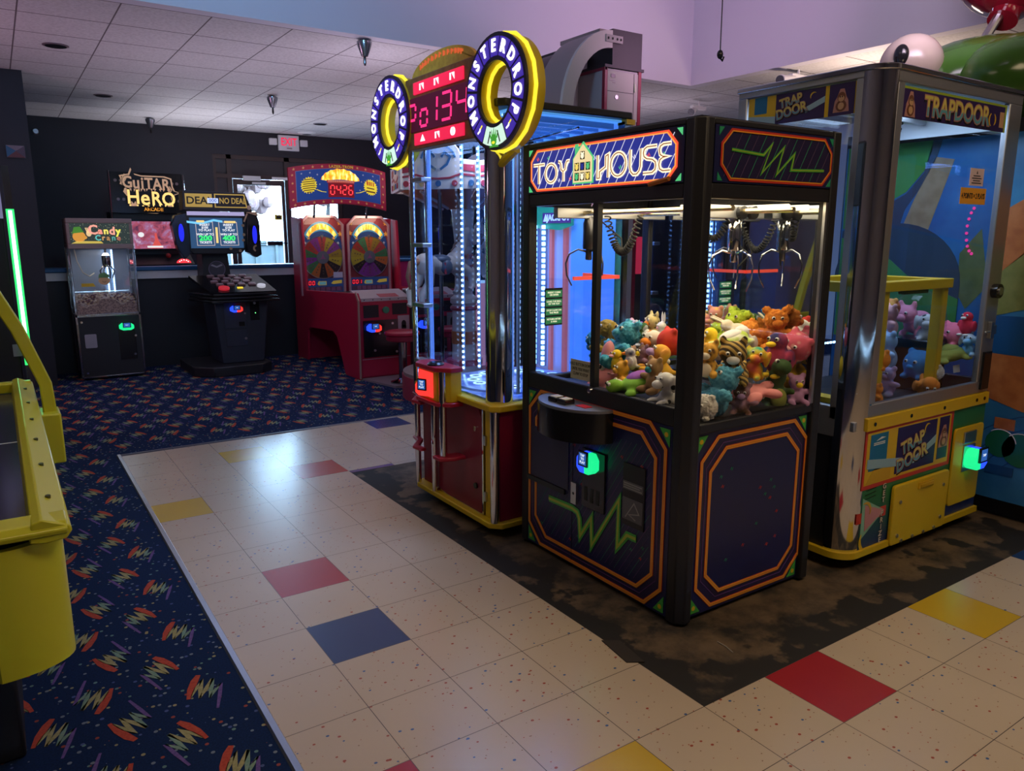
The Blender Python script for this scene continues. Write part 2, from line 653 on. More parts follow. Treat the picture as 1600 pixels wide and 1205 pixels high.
V_CREAM = m_vinyl('vinyl_cream', (.56, .45, .335))
V_RED = m_vinyl('vinyl_red', (.40, .022, .032), False)
V_BLUE = m_vinyl('vinyl_blue', (.018, .05, .16), False)
V_YEL = m_vinyl('vinyl_yellow', (.60, .39, .02), False)
V_PUR = m_vinyl('vinyl_purple', (.10, .07, .20), False)
special = {(1, -1): V_RED, (4, -1): V_YEL, (-2, -1): V_YEL, (-3, 3): V_BLUE, (-3, 5): V_RED, (-4, 9): V_YEL, (-2, 12): V_YEL, (-1, 10): V_RED, (2, 13): V_BLUE, (0, 9): V_PUR, (-4, 0): V_RED,
           (7, -1): V_BLUE, (6, -4): V_RED, (2, -5): V_BLUE}
b = MB(V_CREAM)
XL, YT, CONC = -1.205, 4.265, 3.0
for ix in range(-4, 24):
    for iy in range(-18, 15):
        x0, x1, y0, y1 = ix * T, (ix + 1) * T, iy * T, (iy + 1) * T
        x0 = max(x0, XL)
        y1 = min(y1, YT)
        if iy == 9 and ix >= 0:
            y0 = CONC
        if 0 <= ix and 0 <= iy < 9:
            continue
        b.use(special.get((ix, iy), V_CREAM))
        vs = [b.bm.verts.new(c) for c in ((x0, y0, 0), (x1, y0, 0), (x1, y1, 0), (x0, y1, 0))]
        b.face(vs)
struct(b, 'floor', 'cream speckled vinyl tile floor with single red, blue and yellow tiles', smooth=0)

# bare concrete patch under the crane machines, blackened at its ragged edges
m, n, l = nt('bare_concrete')
bs = n['Principled BSDF']
tc = n.new('ShaderNodeTexCoord')
no = n.new('ShaderNodeTexNoise'); no.inputs['Scale'].default_value = 3.2; no.inputs['Detail'].default_value = 8; no.inputs['Roughness'].default_value = .65
l.new(tc.outputs['Object'], no.inputs['Vector'])
r = n.new('ShaderNodeValToRGB')
r.color_ramp.elements[0].position = .40; r.color_ramp.elements[0].color = (.022, .017, .013, 1)
r.color_ramp.elements[1].position = .56; r.color_ramp.elements[1].color = (.125, .083, .048, 1)
e = r.color_ramp.elements.new(.75); e.color = (.18, .122, .072, 1)
l.new(no.outputs['Fac'], r.inputs['Fac'])
sp = n.new('ShaderNodeSeparateXYZ'); l.new(tc.outputs['Object'], sp.inputs[0])
mn = n.new('ShaderNodeMath'); mn.operation = 'MINIMUM'; l.new(sp.outputs['X'], mn.inputs[0]); l.new(sp.outputs['Y'], mn.inputs[1])
n4 = n.new('ShaderNodeTexNoise'); n4.inputs['Scale'].default_value = 5; n4.inputs['Detail'].default_value = 6; l.new(tc.outputs['Object'], n4.inputs['Vector'])
ad = n.new('ShaderNodeMath'); ad.operation = 'MULTIPLY_ADD'; ad.inputs[1].default_value = -1.1; ad.inputs[2].default_value = .44
l.new(n4.outputs['Fac'], ad.inputs[0])
sb = n.new('ShaderNodeMath'); sb.operation = 'ADD'; l.new(mn.outputs[0], sb.inputs[0]); l.new(ad.outputs[0], sb.inputs[1])
mr = n.new('ShaderNodeMapRange'); mr.inputs['From Min'].default_value = .0; mr.inputs['From Max'].default_value = .05; l.new(sb.outputs[0], mr.inputs['Value'])
mx = n.new('ShaderNodeMix'); mx.data_type = 'RGBA'; l.new(mr.outputs[0], mx.inputs['Factor']); mx.inputs['A'].default_value = (.012, .010, .009, 1); l.new(r.outputs[0], mx.inputs['B'])
l.new(mx.outputs['Result'], bs.inputs['Base Color'])
bs.inputs['Roughness'].default_value = .75
bp = n.new('ShaderNodeBump'); bp.inputs['Strength'].default_value = .3; l.new(no.outputs['Fac'], bp.inputs['Height']); l.new(bp.outputs[0], bs.inputs['Normal'])
MATS['bare_concrete'] = m
b = MB(m)
rr = random.Random(3)
ed = [(0.004 * rr.uniform(-1, 1), k * 0.1) for k in range(0, 31)]
pts = [(7.3, 0), (7.3, CONC), (0.0, CONC)]
b.box((-.02, -.02, -.03), (7.33, CONC + .02, -.0015))
b.box((-4.8, -7.4, -.12), (8.6, YB + .2, -.031))
struct(b, 'floor', 'bare brown concrete floor patch blackened along its edge', smooth=0)

# carpet: navy with small flecks; the zigzag motif is woven in as its own coloured faces of the same mesh
m, n, l = nt('carpet_navy')
bs = n['Principled BSDF']
tc = n.new('ShaderNodeTexCoord')
vo = n.new('ShaderNodeTexVoronoi'); vo.inputs['Scale'].default_value = 33
l.new(tc.outputs['Object'], vo.inputs['Vector'])
lt = n.new('ShaderNodeMath'); lt.operation = 'LESS_THAN'; lt.inputs[1].default_value = .21
l.new(vo.outputs['Distance'], lt.inputs[0])
sp = n.new('ShaderNodeSeparateXYZ'); l.new(vo.outputs['Color'], sp.inputs[0])
cr = n.new('ShaderNodeValToRGB')
cr.color_ramp.interpolation = 'CONSTANT'
cs = ((0, (.16, .20, .24)), (.34, (.28, .26, .14)), (.55, (.07, .10, .24)), (.7, (.12, .22, .20)), (.86, (.26, .06, .05)))
cr.color_ramp.elements[0].color = (*cs[0][1], 1)
cr.color_ramp.elements[1].position = cs[1][0]; cr.color_ramp.elements[1].color = (*cs[1][1], 1)
for p, c in cs[2:]:
    e = cr.color_ramp.elements.new(p); e.color = (*c, 1)
l.new(sp.outputs['X'], cr.inputs['Fac'])
no = n.new('ShaderNodeTexNoise'); no.inputs['Scale'].default_value = 160
l.new(tc.outputs['Object'], no.inputs['Vector'])
r0 = n.new('ShaderNodeValToRGB'); r0.color_ramp.elements[0].color = (.004, .010, .030, 1); r0.color_ramp.elements[1].color = (.009, .028, .105, 1)
l.new(no.outputs['Fac'], r0.inputs['Fac'])
mx = n.new('ShaderNodeMix'); mx.data_type = 'RGBA'
l.new(lt.outputs[0], mx.inputs['Factor']); l.new(r0.outputs[0], mx.inputs['A']); l.new(cr.outputs[0], mx.inputs['B'])
l.new(mx.outputs['Result'], bs.inputs['Base Color'])
bs.inputs['Roughness'].default_value = .95
bs.inputs['Specular IOR Level'].default_value = .15
CARP = m
C_RED = noisy('carpet_red', (.36, .035, .02), (.46, .07, .03), 90, .95)
C_YEL = noisy('carpet_straw', (.26, .24, .10), (.36, .32, .15), 90, .95)
C_GRN = noisy('carpet_sage', (.13, .24, .19), (.20, .28, .20), 90, .95)
C_PUR = noisy('carpet_violet', (.09, .05, .20), (.15, .08, .26), 90, .95)
b = MB(CARP, C_RED, C_YEL, C_GRN, C_PUR)
for (x0, y0, x1, y1) in ((-4.6, -3.5, XL, 10.65), (XL, YT, 8.4, 10.65)):
    b.use(CARP)
    b.face([b.bm.verts.new(c) for c in ((x0, y0, 0), (x1, y0, 0), (x1, y1, 0), (x0, y1, 0))])


def strip(pts, ws, z):
    """flat tapered stroke on the floor"""
    n_ = len(pts)
    L, R = [], []
    for k in range(n_):
        a, c = Vector(pts[max(k - 1, 0)]), Vector(pts[min(k + 1, n_ - 1)])
        t = (c - a).normalized()
        nn = Vector((-t.y, t.x)) * ws[k] / 2
        p = Vector(pts[k])
        L.append(b.bm.verts.new((p.x + nn.x, p.y + nn.y, z)))
        R.append(b.bm.verts.new((p.x - nn.x, p.y - nn.y, z)))
    for k in range(n_ - 1):
        b.face([L[k], R[k], R[k + 1], L[k + 1]])


MOT = ((C_RED, [(-.058, -.034), (-.04, .02), (-.018, .068), (.0, .098)], [.012, .024, .026, .016]),
       (C_YEL, [(-.048, -.025), (-.022, .02), (.004, .062), (-.012, .005), (-.025, -.046)], [.005, .014, .016, .015, .008]),
       (C_YEL, [(-.025, -.046), (.006, 0), (.038, .05)], [.006, .016, .012]),
       (C_GRN, [(.038, .05), (.022, 0), (.004, -.062)], [.010, .016, .008]),
       (C_GRN, [(.004, -.062), (.026, -.03), (.052, .002)], [.006, .013, .008]),
       (C_PUR, [(.03, -.015), (.055, .004), (.036, -.06), (.012, -.135)], [.006, .012, .013, .008]))
CELL = ((0, 0, 1, 1), (-.11, .21, -1, 1), (-.235, .385, 1, -1), (-.32, .145, -1, -1))
rr = random.Random(5)
for i in range(-7, 23):
    for j in range(-7, 23):
        for (dx, dy, ex, ey) in CELL:
            px, py = -1.337 + i * .44 + dx, 1.014 + j * .4505 + dy
            inL = px < XL - .05
            inT = py > YT + .12
            if not (inL or inT) or px < -2.6 or px > 5.2 or py > 8.0 or py < -2.2:
                continue
            if px > -1.0 and not inT:
                continue
            for mm, ps, ws in MOT:
                b.use(mm)
                q = [(px + x * ex, py + y * ey) for x, y in (ps if ex * ey > 0 else ps[::-1])]
                if inL and not inT and max(p[0] for p in q) > XL - .01:
                    continue
                strip(q, ws if ex * ey > 0 else ws[::-1], .0012)
struct(b, 'floor', 'navy carpet with coloured flecks and rainbow zigzag squiggles', smooth=0)

TRIM = mat('trim_metal', (.50, .52, .56), .3, .9)
b = MB(TRIM)
b.prism([(-.014, 0), (.016, 0), (.011, .008), (-.008, .008)], Frame((XL, -3.5, 0), (1, 0, 0), (0, 0, 1)), -(YT + .01 + 3.5), 0)
struct(b, 'trim_1', 'metal edge strip between carpet and vinyl along the aisle')
b = MB(mat('trim_dark', (.10, .10, .12), .4, .6))
b.prism([(0, -.02), (0, .02), (.006, .012), (.006, -.012)], Frame((XL, YT, 0), (0, 0, 1), (0, 1, 0)), -9.5, 0)
struct(b, 'trim_2', 'dark edge strip between vinyl and the carpet at the back')

# walls
WALLK = noisy('wall_black_paint', (.0055, .006, .012), (.008, .0085, .016), 3, .55)
LAV = mat('bay_paint', (.62, .60, .68), .6)
b = MB(WALLK)
YB = 10.65
b.box((-1.4, YB, 0), (1.05, YB + .2, H))
b.box((1.05, YB, 2.70), (3.05, YB + .2, H))
b.box((3.05, YB, 0), (8.6, YB + .2, H))
b.box((-4.8, YB, 0), (-1.4, YB + .2, H))
struct(b, 'wall_back', 'black painted back wall around the glazed door')
b = MB(WALLK)
b.box((-4.8, 7.44, 0), (-1.375, YB, H))
struct(b, 'wall_left', 'black end of the side wall with a corner at the back')
WALLG = mat('wall_far_paint', (.26, .24, .28), .6)
b = MB(WALLG)
b.box((-4.8, -7.2, 0), (-4.6, 7.44, H + 1.3))
struct(b, 'wall_far_left', smooth=0)
b = MB(LAV)
b.box((8.4, -7.2, 0), (8.6, YB, H + 1.3))
struct(b, 'wall_right', smooth=0)
b = MB(WALLG)
b.box((-4.8, -7.4, 0), (8.6, -7.2, H + 1.3))
struct(b, 'wall_front', smooth=0)
# low partition with a blue cap and white rail
b = MB(WALLK)
b.box((-1.375, 8.15, 0), (2.55, 8.30, 1.115))
struct(b, 'wall_partition', 'low black partition wall behind the machines')
b = MB(mat('cap_blue', (.012, .085, .22), .4))
b.box((-1.375, 8.09, 1.115), (2.57, 8.36, 1.160))
struct(b, 'trim_3', 'blue cap along the low partition', bevel=.008)
b = MB(mat('rail_white', (.55, .55, .57), .5))
b.box((-1.375, 8.115, 1.025), (2.55, 8.15, 1.115))
struct(b, 'trim_4', 'white rail under the blue cap of the partition')
b = MB(MATS['cap_blue'])
b.box((3.06, YB - .03, 1.08), (8.4, YB, 1.165))
struct(b, 'trim_5', 'blue stripe along the back wall')

# glazed entrance in the back wall
FRM = mat('bronze_frame', (.045, .032, .030), .45, .3)
PANELK = mat('dark_panel', (.02, .02, .024), .4)
b = MB(FRM)
for x0, x1 in ((1.05, 1.10), (1.25, 1.32), (2.12, 2.20), (2.97, 3.05)):
    b.box((x0, YB + .02, 0), (x1, YB + .12, 2.70))
for x0, x1, z0, z1 in ((1.10, 1.25, 2.36, 2.42), (1.32, 2.12, 2.36, 2.42), (2.20, 2.97, 2.36, 2.42), (1.10, 2.97, 2.64, 2.70), (1.10, 1.25, 0, .1), (2.20, 2.97, 0, .1), (2.2, 2.97, 1.02, 1.10)):
    b.box((x0, YB + .02, z0), (x1, YB + .12, z1))
b.use(PANELK)
for x0, x1, z0, z1 in ((1.10, 1.25, 2.42, 2.64), (1.32, 2.12, 2.42, 2.64), (2.20, 2.97, 2.42, 2.64), (1.10, 1.25, 1.9, 2.36)):
    b.box((x0, YB + .05, z0), (x1, YB + .08, z1))
struct(b, 'trim_6', 'bronze entrance frame with dark transom panels')
b = MB(GLASS)
b.box((2.20, YB + .06, 1.10), (2.97, YB + .066, 2.36))
b.box((2.20, YB + .06, .10), (2.97, YB + .066, 1.02))
b.box((1.10, YB + .06, .10), (1.25, YB + .066, 1.9))
struct(b, 'window_1', 'glass side window beside the exit door')
d = MB(FRM)
for x0, x1, z0, z1 in ((1.33, 1.39, .01, 2.35), (2.06, 2.11, .01, 2.35), (1.39, 2.06, 2.27, 2.35), (1.39, 2.06, .01, .25)):
    d.box((x0, YB + .03, z0), (x1, YB + .09, z1))
door = struct(d, 'door_1', 'bronze framed glass exit door bright with daylight')
b = MB(GLASS)
b.box((1.39, YB + .055, .25), (2.06, YB + .061, 2.27))
b.build('glass_pane', door)
b = MB(BLACKG)
b.box((1.34, YB - .03, 1.385), (2.10, YB + .0, 1.40))
b.box((1.77, YB - .05, 1.36), (2.01, YB + .0, 1.42))
b.build('push_bar', door)
b = MB(mat('closer_grey', (.5, .5, .52), .4))
b.box((1.47, YB - .04, 2.33), (1.73, YB + .03, 2.40))
b.box((1.60, YB - .05, 2.28), (1.80, YB - .02, 2.31))
b.build('door_closer', door)
b = MB(WHITE)
b.box((1.92, YB + .015, 2.36), (2.5, YB + .02, 2.40))
b.build('paper_strip', door)
b = MB(YEL)
b.box((1.94, YB + .045, 1.75), (2.05, YB + .055, 1.83))
b.use(TXTK).box((1.965, YB + .04, 1.77), (2.03, YB + .046, 1.81))
b.build('sticker', door)

# ceilings: suspended tiles low, raised bay over the aisle
m, n, l = nt('ceiling_tile')
bs = n['Principled BSDF']
tc = n.new('ShaderNodeTexCoord')
sp = n.new('ShaderNodeSeparateXYZ'); l.new(tc.outputs['Object'], sp.inputs[0])


def cseam(ax, off, per):
    a_ = n.new('ShaderNodeMath'); a_.operation = 'SUBTRACT'; a_.inputs[1].default_value = off; l.new(sp.outputs[ax], a_.inputs[0])
    d_ = n.new('ShaderNodeMath'); d_.operation = 'DIVIDE'; d_.inputs[1].default_value = per; l.new(a_.outputs[0], d_.inputs[0])
    p_ = n.new('ShaderNodeMath'); p_.operation = 'PINGPONG'; p_.inputs[1].default_value = .5; l.new(d_.outputs[0], p_.inputs[0])
    c_ = n.new('ShaderNodeMath'); c_.operation = 'LESS_THAN'; c_.inputs[1].default_value = .009 if ax == 'X' else .012; l.new(p_.outputs[0], c_.inputs[0])
    return c_


s1, s2 = cseam('X', -.88, .585), cseam('Y', 4.55, .606)
mx = n.new('ShaderNodeMath'); mx.operation = 'MAXIMUM'; l.new(s1.outputs[0], mx.inputs[0]); l.new(s2.outputs[0], mx.inputs[1])
no = n.new('ShaderNodeTexNoise'); no.inputs['Scale'].default_value = 45; no.inputs['Detail'].default_value = 3; l.new(tc.outputs['Object'], no.inputs['Vector'])
r = n.new('ShaderNodeValToRGB'); r.color_ramp.elements[0].position = .35; r.color_ramp.elements[1].position = .6
r.color_ramp.elements[0].color = (.50, .49, .50, 1); r.color_ramp.elements[1].color = (.60, .59, .60, 1)
l.new(no.outputs['Fac'], r.inputs['Fac'])
mm = n.new('ShaderNodeMix'); mm.data_type = 'RGBA'; l.new(mx.outputs[0], mm.inputs['Factor']); l.new(r.outputs[0], mm.inputs['A']); mm.inputs['B'].default_value = (.12, .10, .11, 1)
l.new(mm.outputs['Result'], bs.inputs['Base Color'])
bs.inputs['Roughness'].default_value = .8
b = MB(m)
b.box((-4.8, 4.42, H), (8.6, YB + .2, H + .1))
struct(b, 'ceiling', 'suspended tile ceiling', smooth=0)
b = MB(m)
b.box((4.46, -7.2, H), (8.6, 4.42, H + .1))
struct(b, 'ceiling', 'suspended tile ceiling over the right side', smooth=0)
b = MB(LAV)
b.box((-4.6, 4.41, H - .004), (4.45, 4.53, H + 1.3))
struct(b, 'ceiling', 'pale upright side of the raised ceiling bay', smooth=0)
b = MB(LAV)
b.box((4.45, -7.2, H - .004), (4.57, 4.53, H + 1.3))
struct(b, 'ceiling', 'pale upright side of the raised ceiling bay', smooth=0)
b = MB(LAV)
b.box((-4.8, -7.4, H + 1.3), (8.6, YB + .2, H + 1.4))
struct(b, 'ceiling', smooth=0)

# outside the door
b = MB(noisy('outside_paving', (.040, .046, .048), (.052, .055, .055), 3, .9))
b.box((-8, YB + .2, -.06), (14, 34, -.02))
struct(b, 'ground_outside', 'pale paving outside the exit door', smooth=0)
FOL = noisy('pink_blossom', (.105, .050, .050), (.150, .095, .085), 7, .9)
for k, (x, y, h_, lab) in enumerate(((3.6, 20.5, 3.0, 'smaller pink blossoming tree outside, nearer the hinged edge of the exit door'), (7.2, 22.6, 3.4, 'larger pink blossoming tree outside, behind the sign of the red wheel game'))):
    t = thing('blossoming_tree', lab, 'tree', (x, y, -.02), 'trees outside the door')
    tr = MB(noisy('bark', (.015, .013, .012), (.025, .02, .018), 12, .9))
    tr.tube([(x, y, -.02), (x + .05, y, h_ * .5), (x + .1, y, h_ * .75)], .11, 8, .06)
    tr.build('trunk', t)
    f = MB(FOL)
    rr = random.Random(k)
    for q in range(150):
        a_, e_ = rr.uniform(0, 2 * PI), rr.uniform(-.5, 1)
        f.ball((x + 1.2 * math.cos(a_) * rr.random(), y + 1.0 * math.sin(a_) * rr.random(), h_ * .9 + e_ * .9), rr.uniform(.10, .24), 7, 5)
    f.build('crown', t)
b = MB(noisy('outside_wall_paint', (.034, .048, .052), (.045, .055, .058), 4, .8))
b.box((1.0, 17.6, -.02), (9.5, 17.7, 1.35))
for k in range(18):
    b.box((1.0 + k * .5, 17.56, -.02), (1.06 + k * .5, 17.6, 1.38))
b.box((1.0, 17.56, 1.28), (9.5, 17.62, 1.38))
tag(b.build('picket_fence'), 'pale board fence across the paving outside the exit door', 'fence')
# ---------------------------------------------------------------- black claw machine with neon artwork (near centre)
OR_L = lit('neon_orange_lit', (1.0, .36, .06), 1.1)
RD_L = lit('neon_red_lit', (1.0, .10, .04), .9)
BL_L = lit('marquee_blue_lit', (.035, .05, .42), .60)
WH_L = lit('neon_cream_lit', (1.0, .86, .58), 1.25)
LN_L = lit('neon_line_lit', (.85, .85, 1.0), .9)
GN_L = lit('neon_green_lit', (.12, .75, .28), .7)
YE_L = lit('neon_yellow_lit', (1.0, .75, .15), .9)
OR = mat('print_orange', (.85, .36, .025), .35)
RD = mat('print_red', (.60, .04, .02), .35)
PU = mat('print_purple', (.16, .05, .22), .35)
GN = mat('print_green', (.06, .42, .06), .35)
GY = mat('print_yellow_green', (.42, .50, .04), .35)
GNT = mat('print_teal', (.02, .30, .14), .35)
NLINE = mat('print_thin_line', (.10, .06, .14), .4)
NPUR = mat('print_navy_purple', (.018, .012, .06), .35)

CM = thing('claw_machine', 'black cornered claw machine full of plush with a glowing neon toy sign on top', 'claw machine', (.695, .935, 0))
X0, X1, Y0, Y1, ZT = .29, 1.10, .395, 1.475, 1.92
fx, fy = FX(X0, 0, 0), FY(Y0, 0, 0)
b = MB(BLACK)
# corner post, chamfered
b.prism([(X0, .47), (X0, .425), (X0 + .03, Y0), (X0 + .068, Y0), (X0 + .068, .47)], FZ(0), .01, ZT)
for x0, x1, y0, y1 in ((X0, X0 + .05, Y1 - .05, Y1), (X1 - .05, X1, Y0, Y0 + .05), (X1 - .05, X1, Y1 - .05, Y1)):
    b.box((x0, y0, .01), (x1, y1, ZT))
b.box((X0 + .012, Y0 + .03, .012), (X1 - .01, Y1 - .01, .80))           # lower body
for z0, z1 in ((.80, .875), (1.645, 1.70), (1.895, ZT)):
    b.box((X0 + .004, .47, z0), (X0 + .05, Y1 - .05, z1))
for z0, z1 in ((.775, .815), (1.645, 1.70), (1.895, ZT)):
    b.box((X0 + .068, Y0 + .004, z0), (X1 - .05, Y0 + .05, z1))
for z0, z1 in ((.8, .84), (1.645, ZT)):
    b.box((X0 + .05, Y1 - .04, z0), (X1 - .05, Y1, z1))
    b.box((X1 - .03, Y0 + .05, z0), (X1, Y1 - .05, z1))
b.build('cabinet', CM, bevel=.006)
b = MB(BLACK)
b.box((X0 + .02, Y0 + .02, ZT - .02), (X1 - .01, Y1 - .01, ZT + .004))
b.build('roof', CM)
b = MB(mat('deck_black', (.02, .02, .022), .6))
b.box((X0 + .03, Y0 + .03, .80), (X1 - .01, Y1 - .01, .815))
b.build('deck', CM)

# marquee lit (front) with sign lettering as strokes
b = MB(NAVY, BL_L, OR_L, RD_L, LN_L, GN_L)
b.use(NAVY).fbox(fx, -1.425, 1.70, -.472, 1.895, -.02, 0)
o_ = oct_pts(-1.40, 1.712, -.505, 1.882, .045)
b.use(BL_L).prism(o_, fx, 0, .002)
for k in range(19):
    u0 = -1.40 + k * .052
    a, c = (u0, 1.718), (u0 + .10, 1.876)
    if u0 + .10 > -.515:
        c = (-.515, 1.718 + (-.515 - u0) / .10 * .158)
    if u0 > -.53:
        continue
    if u0 < -1.36:
        a = (-1.392, 1.73 + (k == 1) * 0 + .02)
    b.use(LN_L).ribbon([a, c], .0022, fx, .002, .003)
b.use(RD_L).ribbon(o_, .010, fx, .002, .004, True)
b.use(OR_L).ribbon(oct_pts(-1.396, 1.716, -.509, 1.878, .044), .0045, fx, .004, .0055, True)
for u_, v_, sx_, sy_ in ((-1.418, 1.706, 1, 1), (-1.418, 1.889, 1, -1), (-.482, 1.706, -1, 1), (-.482, 1.889, -1, -1)):
    b.use(GN_L).prism([(u_, v_), (u_ + .026 * sx_, v_), (u_, v_ + .026 * sy_)], fx, 0, .003)
rr = random.Random(2)
for k in range(11):
    u_, v_ = -1.35 + k * .078, 1.74 + rr.random() * .11
    b.use((RD_L, GN_L, LN_L)[k % 3])
    b.ribbon([(u_ - .008, v_ + .004), (u_, v_ - .006), (u_ + .002, v_ + .008), (u_ + .009, v_ - .003)], .0018, fx, .003, .004)
mq = b.build('marquee', CM, smooth=0)


def letters_toy_house():
    L = {}
    L['T'] = [[(0, 1), (.62, 1)], [(.31, 1), (.31, 0)]]
    L['O'] = [[(.5 + .48 * math.cos(2 * PI * k / 22 + .1), .47 + .47 * math.sin(2 * PI * k / 22 + .1)) for k in range(23)]]
    L['Y'] = [[(0, 1), (.12, .98), (.2, .85), (.24, .6), (.38, .5), (.38, 0)], [(.78, 1), (.64, .98), (.56, .85), (.52, .6), (.38, .5)]]
    L['H'] = [[(0, 1), (0, 0), (.1, 0), (.1, .28), (.34, .46), (.34, .92), (.44, .98), (.44, 0)]]
    L['U'] = [[(0, 1), (0, .3), (.06, .12), (.2, 0), (.4, 0), (.54, .12), (.6, .3), (.6, 1)]]
    L['S'] = [[(.72, 1), (.2, 1), (.04, .92), (0, .78), (.04, .64), (.2, .55), (.52, .50), (.68, .40), (.72, .25), (.68, .1), (.52, 0), (0, 0)]]
    L['E'] = [[(.62, 1), (.22, 1), (.05, .93), (0, .78), (.05, .62), (.2, .54), (.5, .52), (.2, .5), (.05, .42), (0, .25), (.05, .08), (.22, 0), (.62, 0)]]
    return L


LT = letters_toy_house()
b = MB(WH_L, mat('neon_core', (.30, .10, .03), .5, 0, .35, (.55, .12, .02)))
for ch, u_, v_, w, h_ in (('T', -1.378, 1.739, .130, .082), ('O', -1.290, 1.741, .084, .083), ('Y', -1.196, 1.741, .095, .083),
                          ('H', -.936, 1.740, .150, .090), ('O', -.857, 1.742, .092, .094), ('U', -.744, 1.743, .098, .092), ('S', -.671, 1.743, .094, .094), ('E', -.588, 1.746, .092, .094)):
    for st in LT[ch]:
        ps = [(u_ + x * w, v_ + y * h_) for x, y in st]
        b.use(WH_L).ribbon(ps, .0150, fx, .004, .007)
        b.use(b.mats[1]).ribbon(ps, .0035, fx, .007, .0085)
b.build('lettering', mq, smooth=0)
CRM = lit('house_cream', (1.0, .80, .42), .85)
b = MB(GN_L, CRM, BL_L, WH_L, YE_L, GN_L)
hz, hw = -1.028, .066
b.use(GN_L).prism([(hz - hw, 1.725), (hz + hw, 1.725), (hz + hw, 1.828), (hz, 1.893), (hz - hw * .5, 1.862), (hz - hw * .5, 1.885), (hz - hw * .8, 1.885), (hz - hw * .8, 1.843), (hz - hw, 1.828)], fx, .004, .008)
b.use(CRM).prism([(hz - hw + .006, 1.731), (hz + hw - .006, 1.731), (hz + hw - .006, 1.826), (hz, 1.882), (hz - hw + .006, 1.826)], fx, .008, .010)
for k, (u_, v_, mm) in enumerate(((-.036, 1.738, GN_L), (0, 1.738, WH_L), (.036, 1.738, YE_L), (-.036, 1.778, YE_L), (0, 1.778, BL_L), (.036, 1.778, GN_L), (0, 1.822, WH_L))):
    b.use(TXTK).fbox(fx, hz + u_ - .014, v_, hz + u_ + .014, v_ + .032, .010, .0108)
    b.use(mm).disc(fx, hz + u_, v_ + .014, .010, .012, .0108, .0116, 10)
    b.disc(fx, hz + u_ - .007, v_ + .026, .004, .004, .0108, .0116, 6).disc(fx, hz + u_ + .007, v_ + .026, .004, .004, .0108, .0116, 6)
b.build('house_emblem', mq, smooth=0)
# orange tape roll stuck under the sign
b = MB(mat('tape_orange', (.55, .16, .02), .5))
b.tube([(X0 - .012, .63, 1.700), (X0 - .012, .53, 1.716)], .009, 8)
b.build('tape', CM)

# marquee side (unlit)
NEON = []
b = MB(NAVY, NPUR, OR, RD, GN, GY, NLINE, GNT)
b.use(NAVY).fbox(fy, X0 + .07, 1.70, X1 - .052, 1.895, -.02, 0)
o_ = oct_pts(.395, 1.712, 1.035, 1.882, .05)
b.use(NPUR).prism(o_, fy, 0, .001)
b.use(RD).ribbon(o_, .011, fy, .001, .003, True)
b.use(OR).ribbon(oct_pts(.399, 1.716, 1.031, 1.878, .048), .004, fy, .003, .004, True)
for k in range(13):
    b.use((NLINE, GNT)[k % 2]).ribbon([(.41 + k * .045, 1.72), (.41 + k * .045 + .09 if .41 + k * .045 + .09 < 1.03 else 1.03, 1.875 if .41 + k * .045 + .09 < 1.03 else 1.72 + (1.03 - .41 - k * .045) / .09 * .155)], .0018, fy, .001, .002)
wv = [(.445, 1.815), (.62, 1.805), (.665, 1.845), (.615, 1.74), (.735, 1.838), (.70, 1.738), (.80, 1.818), (.785, 1.758), (.99, 1.765)]
b.use(GN).ribbon(wv, .011, fy, .002, .004)
b.use(GY).ribbon(wv, .003, fy, .004, .005)
for u_, v_, sx_, sy_ in ((.378, 1.706, 1, 1), (.378, 1.889, 1, -1), (1.042, 1.706, -1, 1), (1.042, 1.889, -1, -1)):
    b.use(GNT).prism([(u_, v_), (u_ + .026 * sx_, v_), (u_, v_ + .03 * sy_)], fy, 0, .002)
b.build('side_marquee', CM, smooth=0)


